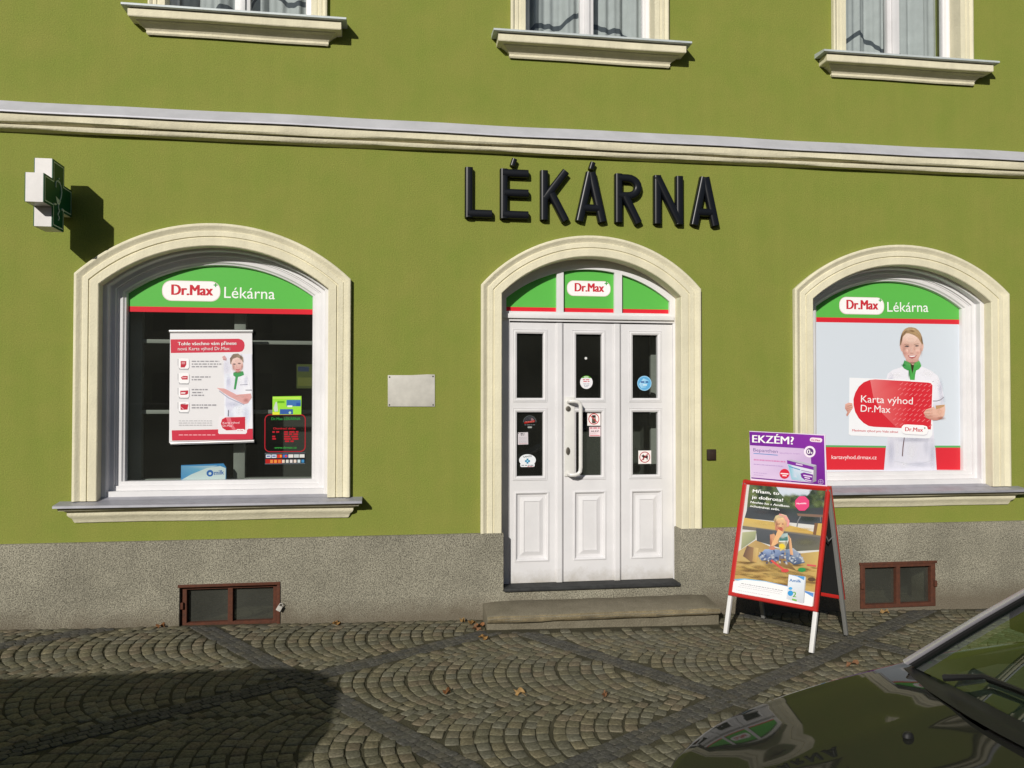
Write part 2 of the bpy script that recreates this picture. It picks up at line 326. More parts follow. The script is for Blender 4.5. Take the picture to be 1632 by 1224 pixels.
def cobbles():
    rnd = random.Random(11); g = MB()
    def stone(cx, cy, ux, uy, L, Wd, col, h=.0055):
        # corners along (ux,uy) length L, across Wd
        vx, vy = -uy, ux; z = gz(cx)+rnd.uniform(-.002, .002)*h/.0055; q_ = .022*h/.0055; tx = rnd.uniform(-q_, q_); ty = rnd.uniform(-q_, q_)
        out = []
        for (a, b) in ((-1,-1),(0,-1.06),(1,-1),(1.05,0),(1,1),(0,1.06),(-1,1),(-1.05,0)):
            k = rnd.uniform(.92, 1.04); out.append((a*L/2*k, b*Wd/2*k))
        rows = []
        for s, dz in ((1.0, -h-.006), (.975, -.42*h), (.86, 0.0)):
            rows.append([g.vert((cx+ux*a*s+vx*b*s, cy+uy*a*s+vy*b*s, z+dz+tx*a+ty*b)) for a, b in out])
        c = g.vert((cx, cy, z+.0015))
        for i in range(8):
            j = (i+1) % 8
            g.face((rows[0][i], rows[0][j], rows[1][j], rows[1][i]), 0, col); g.face((rows[1][i], rows[1][j], rows[2][j], rows[2][i]), 0, col); g.face((rows[2][i], rows[2][j], c), 0, col)
    base = [(.158,.142,.090), (.146,.136,.090), (.166,.146,.092), (.138,.130,.092), (.160,.134,.090), (.148,.140,.102), (.172,.154,.106), (.128,.120,.080)]
    R = .62; half = .47; al = math.asin(half/R); pitch = .080
    for row in range(6):
        yc = -.44-row*.94+rnd.uniform(-.02, .02); ph = rnd.uniform(0, pitch)
        for k in range(int(12.6/pitch)):
            xk = -5.0+ph+k*pitch+rnd.uniform(-.006, .006); n = 12
            off = rnd.uniform(-.2, .2)
            for i in range(-1, n+1):
                t = -al+2*al*(i+.5+off)/n
                if abs(t) > al*1.02: continue
                x = xk+R-R*math.cos(t)+rnd.uniform(-.004, .004); y = yc+R*math.sin(t)
                if y > -.05 or y < -6.2: continue
                if strips_at(x, y)[0] < .098: continue
                if .66 < x < 2.60 and y > -.40: continue
                c = list(rnd.choice(base)); q = rnd.uniform(.80, 1.02); c = (c[0]*q, c[1]*q, c[2]*q, 1)
                stone(x, y, -math.sin(t)*-1, math.cos(t), 2*al*R/n*rnd.uniform(.90, 1.0), pitch*math.cos(t)**.6*rnd.uniform(.82, .93), c)
    dark = [(.082,.079,.066), (.092,.088,.072), (.076,.074,.066), (.098,.091,.072), (.086,.083,.072)]
    for fam, slope in ((0, .70), (1, -1.43)):
        ux, uy = 1/math.hypot(1, slope), slope/math.hypot(1, slope)
        ks = range(-4, 6)
        for k in ks:
            c0 = (-.89 if fam == 0 else .98)+k*(2.33 if fam == 0 else 3.08)
            for a in range(-190, 190):
                for b in (-1.0, 0.0, 1.0):
                    s = a*.058+(b*.02)
                    x = s*ux-b*.0505*uy; y = c0+s*uy+b*.0505*ux
                    if not (-4.8 < x < 7.2 and -6 < y < -.05): continue
                    if .66 < x < 2.60 and y > -.40: continue
                    dd, w = strips_at(x, y)
                    if dd < .08 and w != fam: continue
                    c = rnd.choice(dark); q = rnd.uniform(.88, 1.12)
                    stone(x+rnd.uniform(-.003,.003), y+rnd.uniform(-.003,.003), ux, uy, .055*rnd.uniform(.9,1), .050*rnd.uniform(.9,1), (c[0]*q, c[1]*q, c[2]*q, 1), .0020)
    o = g.build("pavement", M_STONE, fix=False, smooth=True, angle=60); tag(o, kind='structure'); return o
cobbles()
# ------------------------------------------------------------------ the pharmacy building
BLD = empty("pharmacy_building", (0,0,0), "olive green rendered building with cream mouldings, arched shop windows and grey pebbledash base", "building")
SHOP = [(-1.349, 0.0), (4.357, 0.0)]           # centre x of the two arched shop windows
SW = dict(half=1.01, R=1.462, zc=1.649, zb=1.012)
DW = dict(cx=1.60, half=.918, R=1.217, zc=1.89, zb=.705)
UPW = [(-1.195, 4.725), (1.583, 4.722), (4.378, 4.735)]   # centre x and sill level of the upper windows
UH = 1.75
def sarch(cx, w, y_off=0, zb=None, k=1.0): return arch(cx, SW['half']-w, SW['zc'], SW['R']-w*k, SW['zb'] if zb is None else zb)
def darch(w, zb=None): return arch(DW['cx'], DW['half']-w, DW['zc'], DW['R']-w, DW['zb'] if zb is None else zb)
holes = [sarch(cx, .15, zb=.985) for cx, _ in SHOP]
holes += [[(cx-.55, zs-.02), (cx-.55, zs+UH), (cx+.55, zs+UH), (cx+.55, zs-.02)] for cx, zs in UPW]
wl = MB(); wl.prism([(-8, .68), (-8, 8.6), (12, 8.6), (12, .68)]+[q for q in darch(.15, zb=.68)][::-1], 0.0, .45, [h[::-1] for h in holes])
wl.box(-8, -7.55, .451, 9, -.5, 8.6); wl.box(11.55, 12, .451, 9, -.5, 8.6); wl.box(-7.55, 11.55, 8.5, 9, -.5, 8.6)
wl.build("wall", M_GREEN, BLD, fix=True)
rf = MB(); rf.loft([[(-8.4, -.55, 8.6), (-8.4, 4.5, 12.2), (-8.4, 9.5, 8.6)], [(12.4, -.55, 8.6), (12.4, 4.5, 12.2), (12.4, 9.5, 8.6)]], True, caps=True)
rf.build("roof", M_ROOF, BLD)
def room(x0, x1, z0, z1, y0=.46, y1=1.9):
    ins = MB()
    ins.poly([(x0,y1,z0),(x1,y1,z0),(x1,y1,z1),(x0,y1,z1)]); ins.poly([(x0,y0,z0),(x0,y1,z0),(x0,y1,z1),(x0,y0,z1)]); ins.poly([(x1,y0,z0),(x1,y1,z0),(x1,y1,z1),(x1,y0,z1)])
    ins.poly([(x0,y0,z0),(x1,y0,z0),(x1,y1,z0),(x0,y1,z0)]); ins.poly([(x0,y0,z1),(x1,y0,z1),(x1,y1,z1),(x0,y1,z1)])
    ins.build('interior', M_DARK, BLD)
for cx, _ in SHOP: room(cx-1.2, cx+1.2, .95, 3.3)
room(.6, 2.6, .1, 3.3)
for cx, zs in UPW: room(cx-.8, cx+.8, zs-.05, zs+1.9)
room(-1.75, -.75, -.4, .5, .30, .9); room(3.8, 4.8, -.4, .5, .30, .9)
# plinth with door and cellar openings
CEL = [(-1.233, .205, .362, .163), (4.283, .183, .352, .194)]     # centre x, centre z, half width, half height
pl = MB()
ph = [[(cx-a, cz-b), (cx-a, cz+b), (cx+a, cz+b), (cx+a, cz-b)] for cx, cz, a, b in CEL]
pl.prism([(-8.02, -.45), (-8.02, .705), (.866, .705), (.866, .24), (2.335, .24), (2.335, .705), (12.02, .705), (12.02, -.45)], -.032, .30, ph)
pl.build("plinth", M_PLINTH, BLD, bevel=.006)
# string course
def wob(x, s): return .004*math.sin(x*2.1+s)+.003*math.sin(x*5.3+s*2)
XS = [-8+i*.2 for i in range(101)]
cp = [(0,3.750),(-.030,3.755),(-.050,3.762),(-.058,3.775),(-.060,3.790),(-.050,3.795),(-.052,3.801),(-.082,3.804),(-.092,3.816),(-.094,3.862),(0,3.866)]
cm = MB(); cm.loft([[(x, y, z+wob(x, i)*(.8 if i < 9 else .3)) for x in XS] for i, (y, z) in enumerate(cp)])
cor = cm.build("string_course", M_CREAM, BLD, smooth=True, angle=35)
fl = MB(); fl.loft([[(x, y, z+wob(x, 3)*.6) for x in XS] for y, z in ((0, 3.984), (-.05, 3.936), (-.112, 3.880), (-.114, 3.868), (-.096, 3.868))])
fl.build("cornice_flashing", M_ZINC2, cor, smooth=True, angle=35)
# shop windows
PROF = [(0,.002),(0,.040),(.006,.045),(.018,.046),(.026,.043),(.040,.031),(.055,.026),(.060,.031),(.096,.033),(.099,.024),(.109,.024),(.112,.034),(.166,.034),(.172,.028),(.172,-.058)]
FPROF = [(.166,-.058),(.200,-.058),(.207,-.064),(.207,-.118),(.212,-.124),(.240,-.124),(.244,-.138),(.252,-.138),(.256,-.144),(.286,-.148),(.296,-.160),(.306,-.164),(.312,-.180),(.312,-.225)]
for wi, (cx, _) in enumerate(SHOP):
    f = MB(); f.loft([[(x, -d, z) for x, z in sarch(cx, w, zb=1.02, k=.93)] for w, d in FPROF])
    fr = None
    a = SW['half']
    f.box(cx-a+.168, cx+a-.168, .064, .22, .995, 1.070); f.box(cx-a+.206, cx+a-.206, .126, .22, 1.0701, 1.106); f.box(cx-a+.25, cx+a-.25, .146, .22, 1.1061, 1.138)
    fr = f.build("shop_window", M_WHITE, BLD, smooth=True, angle=28)
    s = MB(); s.loft([[(x, -d, z) for x, z in sarch(cx, w)] for w, d in PROF]); s.build("surround", M_CREAM, fr, smooth=True, angle=24)
    gp = sarch(cx, .305, zb=1.125, k=.93); p = MB(); p.poly([(x, .200, z) for x, z in gp]); p.build("pane", M_GLASS, fr, fix=False)
    # sill: moulded cream ledge with metal flashing on top
    sp = [(.000,.850),(.012,.852),(.018,.862),(.026,.884),(.044,.900),(.052,.914),(.052,.934),(.062,.938),(.066,.946),(.094,.950),(.100,.960),(.100,.972),(0,.976)]
    sl_ = MB(); sl_.loft([[(cx-.985-d, 0, z), (cx-.985-d, -d-.0, z), (cx-.5, -d, z+.003), (cx, -d, z-.002), (cx+.5, -d, z+.002), (cx+.985+d, -d, z), (cx+.985+d, 0, z)] for d, z in sp])
    sl_.build("sill", M_CREAM, fr, smooth=True, angle=30)
    fl = MB(); h = 1.105
    fp = ((-.002, 1.010), (-.128, .994), (-.136, .990), (-.137, .974), (-.100, .974))
    fl.loft([[(x, y, z) for y, z in fp] for x in (cx-h, cx+h)])
    fl.poly([(cx-.845, .066, 1.030), (cx+.845, .066, 1.030), (cx+.845, -.004, 1.0105), (cx-.845, -.004, 1.0105)])
    fl.poly([(cx-h, -.002, 1.010), (cx-h, -.128, .994), (cx-h, -.136, .990), (cx-h, -.137, .974), (cx-h, -.002, .974)]); fl.poly([(cx+h, -.002, 1.010), (cx+h, -.128, .994), (cx+h, -.136, .990), (cx+h, -.137, .974), (cx+h, -.002, .974)])
    fl.build("sill_flashing", M_ZINC, fr)
    if wi == 0:
        b = MB(); b.box(-1.283, -1.193, .34, .40, 1.10, 2.75); b.box(-2.12, -1.985, .34, .40, 1.10, 2.6);
        for z in (2.232, 1.668): b.box(-2.0, -.52, .345, .39, z-.016, z+.016)
        b.box(-2.05, -.52, .34, .42, 1.06, 1.135)
        b.build("inner_sash", M_INNER, fr, bevel=.006)
# upper windows
def rectpath(cx, hw, z0, z1): return [(cx-hw, z0), (cx-hw, z1), (cx+hw, z1), (cx+hw, z0)]
UPROF = [(0,.002),(0,.040),(.012,.045),(.024,.040),(.034,.030),(.042,.034),(.060,.034),(.064,.026),(.074,.026),(.078,.030),(.120,.030),(.120,-.11)]
for cx, zs in UPW:
    f = MB()
    f.loft([[(x, -d, z) for x, z in rectpath(cx, .55-w, zs-.01, zs+UH-w)] for w, d in ((0,-.11),(.022,-.11),(.028,-.118),(.058,-.120),(.066,-.132),(.066,-.17))])
    f.box(cx-.058, cx+.058, .118, .17, zs, zs+UH-.05); f.box(cx-.022, cx+.022, .098, .1178, zs+.01, zs+UH-.05); f.box(cx-.50, cx+.50, .122, .17, zs+.005, zs+.052); f.box(cx-.52, cx+.45, .088, .1175, zs-.004, zs+.018)
    fr = f.build("upper_window", M_WHITE, BLD, bevel=.003)
    for sx in (-1, 1):
        p = MB(); x0, x1 = sorted((cx+sx*.05, cx+sx*.50)); p.poly([(x0, .15, zs+.04), (x1, .15, zs+.04), (x1, .15, zs+UH-.06), (x0, .15, zs+UH-.06)]); p.build("pane", M_GLASSU, fr, fix=False)
    s = MB(); s.loft([[(x, -d, z) for x, z in rectpath(cx, .663-w, zs, zs+UH+.12-w)] for w, d in UPROF]); s.build("surround", M_CREAM, fr, smooth=True, angle=24)
    sp = [(d, z*.79) for d, z in [(.006,-.236),(.020,-.240),(.028,-.226),(.026,-.206),(.030,-.198),(.042,-.180),(.062,-.160),(.070,-.152),(.082,-.146),(.088,-.136),(.126,-.132),(.130,-.124),(.130,-.062),(.118,-.052),(.120,-.046),(.0,-.042)]]
    sl_ = MB(); sl_.loft([[(cx-.648-d, 0, zs+z), (cx-.648-d, -d, zs+z), (cx-.2, -d, zs+z+.002), (cx+.3, -d, zs+z-.002), (cx+.648+d, -d, zs+z), (cx+.648+d, 0, zs+z)] for d, z in sp])
    sl_.build("sill", M_CREAM, fr, smooth=True, angle=30)
    fl = MB(); pr = ((.0, .002), (-.152, -.016), (-.157, -.020), (-.158, -.034), (-.150, -.037), (-.0, -.037))
    fl.loft([[(cx-.818-y*0, y, zs+z) for y, z in pr], [(cx+.818, y, zs+z) for y, z in pr]], True, caps=True); fl.build("sill_flashing", M_ZINCU, fr)
# door
s = MB(); s.loft([[(x, -d, z) for x, z in darch(w)] for w, d in [(w*.983, d) for w, d in PROF[:-1]]+[(.169, -.112)]]); s.build("door_surround", M_CREAM, BLD, smooth=True, angle=24)
def fan(x0, x1, zb, cx=1.60, R=1.088, zc=1.767, n=10):
    return [(x0, zb), (x1, zb)]+[(x1+(x0-x1)*k/n, zc+math.sqrt(R*R-(x1+(x0-x1)*k/n-cx)**2)) for k in range(n+1)]
FANS = [(.905, 1.327), (1.385, 1.82), (1.885, 2.300)]
fz = 2.496
f = MB(); f.prism(arch(1.60, .775, DW['zc'], DW['R']-.12, 2.416), .112, .19, [fan(a, b, fz)[::-1] for a, b in FANS])
f.prism([(.83, .255), (.83, 2.4155), (.933, 2.4155), (.933, .255)], .113, .19); f.prism([(2.328, .255), (2.328, 2.4155), (2.40, 2.4155), (2.40, .255)], .113, .19)
f.box(.87, 2.33, .092, .1118, 2.438, 2.474)
DF = f.build("door_frame", M_WHITE, BLD, bevel=.004)
for a, b in FANS:
    p = MB(); p.poly([(x, .150, z) for x, z in fan(a-.01, b+.01, fz-.01, R=1.10)]); p.build("fanlight_pane", M_GLASS, DF, fix=False)
LEAF = [(.936, 1.3835, (.994,1.215), (.992,1.248)), (1.3865, 1.8745, (1.491,1.711), (1.486,1.731)), (1.8775, 2.326, (1.977,2.197), (1.975,2.219))]
PZ = [(1.782, 2.315), (1.139, 1.667)]; NZ = (.457, .997)
def rect(x0, x1, z0, z1): return [(x0, z0), (x0, z1), (x1, z1), (x1, z0)]
def trim(m, x0, x1, z0, z1, prof, y):
    "mitred frame around a rectangle: prof is (outward offset, proud)"
    m.loft([[(x0-o, y-d, z0-o), (x0-o, y-d, z1+o), (x1+o, y-d, z1+o), (x1+o, y-d, z0-o)] for o, d in prof], True)
M_GREYM = mat("worn_lock_metal", (.16,.145,.12,1), .45, metal=.7)
for i, (x0, x1, px, nx) in enumerate(LEAF):
    m = MB(); m.prism([(x0, .268), (x1, .268), (x1, 2.403), (x0, 2.403)], .120, .165, [rect(*px, *z) for z in PZ]+[rect(*nx, *NZ)])
    for z in PZ: trim(m, px[0], px[1], *z, [(-.001,-.030),(-.001,-.004),(.006,.004),(.014,.007),(.022,.005),(.026,.001),(.030,.006),(.034,.001)], .120)
    trim(m, *nx, *NZ, [(.016,.0005),(.014,.007),(.006,.009),(-.002,.002),(-.008,-.012),(-.030,-.016),(-.060,-.006),(-.064,-.004),(-.066,-.012),(-.070,-.010)], .120)
    ix = .069; m.poly([(nx[0]+ix, .130, NZ[0]+ix), (nx[1]-ix, .130, NZ[0]+ix), (nx[1]-ix, .130, NZ[1]-ix), (nx[0]+ix, .130, NZ[1]-ix)])
    if i < 2: m.loft([[(x1-.062, .1195, z), (x1-.060, .108, z), (x1-.052, .103, z), (x1-.016, .103, z), (x1-.008, .108, z), (x1-.006, .1195, z)] for z in (.268, 2.403)], caps=True)
    lf = m.build("door_leaf", M_DOOR, BLD, smooth=True, angle=22)
    for z in PZ:  # yellow print darkened to carry the dimness of the room in its colours
        p = MB(); p.poly([(px[0]-.004, .149, z[0]-.004), (px[1]+.004, .149, z[0]-.004), (px[1]+.004, .149, z[1]+.004), (px[0]-.004, .149, z[1]+.004)]); p.build("pane", M_GLASS, lf, fix=False)
    if i == 1:
        h = MB(); h.box(1.393, 1.478, .1085, .1198, 1.135, 1.79); h.build("handle_plate", M_WHITE2, lf, bevel=.003)
        h = MB()
        pts = [(1.425, .108, 1.752), (1.425, .085, 1.755), (1.435, .055, 1.757), (1.465, .046, 1.757), (1.495, .046, 1.750), (1.512, .046, 1.728), (1.514, .046, 1.69), (1.514, .046, 1.45), (1.514, .046, 1.215), (1.510, .046, 1.180), (1.493, .046, 1.160), (1.465, .046, 1.152), (1.435, .055, 1.152), (1.425, .085, 1.154), (1.425, .108, 1.156)]
        h.tube(pts, .0165, 12); h.build("pull_handle", M_WHITE2, lf, smooth=True)
        for (kx, kz, ra, rb) in ((1.422, 1.694, .021, .022), (1.420, 1.345, .017, .032)):
            k = MB(); k.loft([[(kx+ra*s_*math.cos(t), y, kz+rb*s_*math.sin(t)) for t in [2*math.pi*q/18 for q in range(18)]] for s_, y in ((1, .1085), (1, .102), (.7, .100), (.0, .101))], True); k.build("lock", M_GREYM, lf, smooth=True)
ip = MB(); ip.box(2.235, 2.30, .42, .455, .4, 2.5); ip.build("inner_door_post", M_INNER, BLD)
t = MB(); t.prism([(.868, .236), (2.333, .236), (2.333, .266), (.868, .266)], -.052, .16); t.build("threshold", M_SLATE, BLD, bevel=.012, seg=3)
# cellar windows
for i, (cx, cz, a, b) in enumerate(CEL):
    y = .030 if i == 0 else -.006
    f = MB(); f.prism(rect(cx-a+.003, cx+a-.003, cz-b+.003, cz+b-.003), y-.03, y+.05, [rect(cx-a+.045, cx-.018, cz-b+.035, cz+b-.040), rect(cx+.018, cx+a-.045, cz-b+.035, cz+b-.040)])
    f.prism(rect(cx-a-.012, cx+a+.012, cz+b-.016, cz+b+.006), -.040, -.0325)
    if i == 0: f.box(cx+a-.012, cx+a+.012, -.042, -.0325, cz-b, cz+b-.017)
    for sx in (-1, 1): f.box(cx+sx*(a-.012)-.012, cx+sx*(a-.012)+.012, y-.05, y-.0305, cz-.02, cz+.03)
    fr = f.build("cellar_window", M_RUST, BLD, bevel=.003)
    p = MB(); p.poly([(cx-a+.03, y+.012, cz-b+.02), (cx+a-.03, y+.012, cz-b+.02), (cx+a-.03, y+.012, cz+b-.02), (cx-a+.03, y+.012, cz+b-.02)]); p.build("pane", M_GLASSD, fr, fix=False)
# ------------------------------------------------------------------ step
st = MB(); prof = [(-.034, -.05), (-.316, -.05), (-.318, .070), (-.336, .076), (-.350, .084), (-.360, .100), (-.359, .118), (-.346, .132), (-.31, .140), (-.034, .166)]
xs = [.70+i*1.85/14 for i in range(15)]; rr = random.Random(5)
rows = []
for i, x in enumerate(xs):
    e = .012 if i in (0, 14) else 0
    rows.append([(x+(rr.uniform(-.004,.004) if 0 < i < 14 else 0), y+e*(1 if j in (5,6,7) else .4)+(rr.uniform(-.006,.004) if j > 1 and j < 9 else 0), z+(rr.uniform(-.005,.003) if j > 3 else 0)-(.01 if e and j > 5 else 0)) for j, (y, z) in enumerate(prof)])
st.loft(rows, True, caps=True)
for k in range(len(st.f)-2):
    if k % 10 in (3, 4, 5, 6): st.m[k] = 1
M_NOSE = mat("worn_step_nosing", (.265,.215,.125,1), .8, spec=.15, col2=(.150,.125,.080,1), vscale=11, bump=.5, bscale=60, grain=.2, gscale=120)
o = st.build("stone_step", [M_STEP, M_NOSE], org=(1.62, -.2, .0), bevel=.004, smooth=True, angle=45)
tag(o, "low worn sandstone step on the paving below the white door", "step")
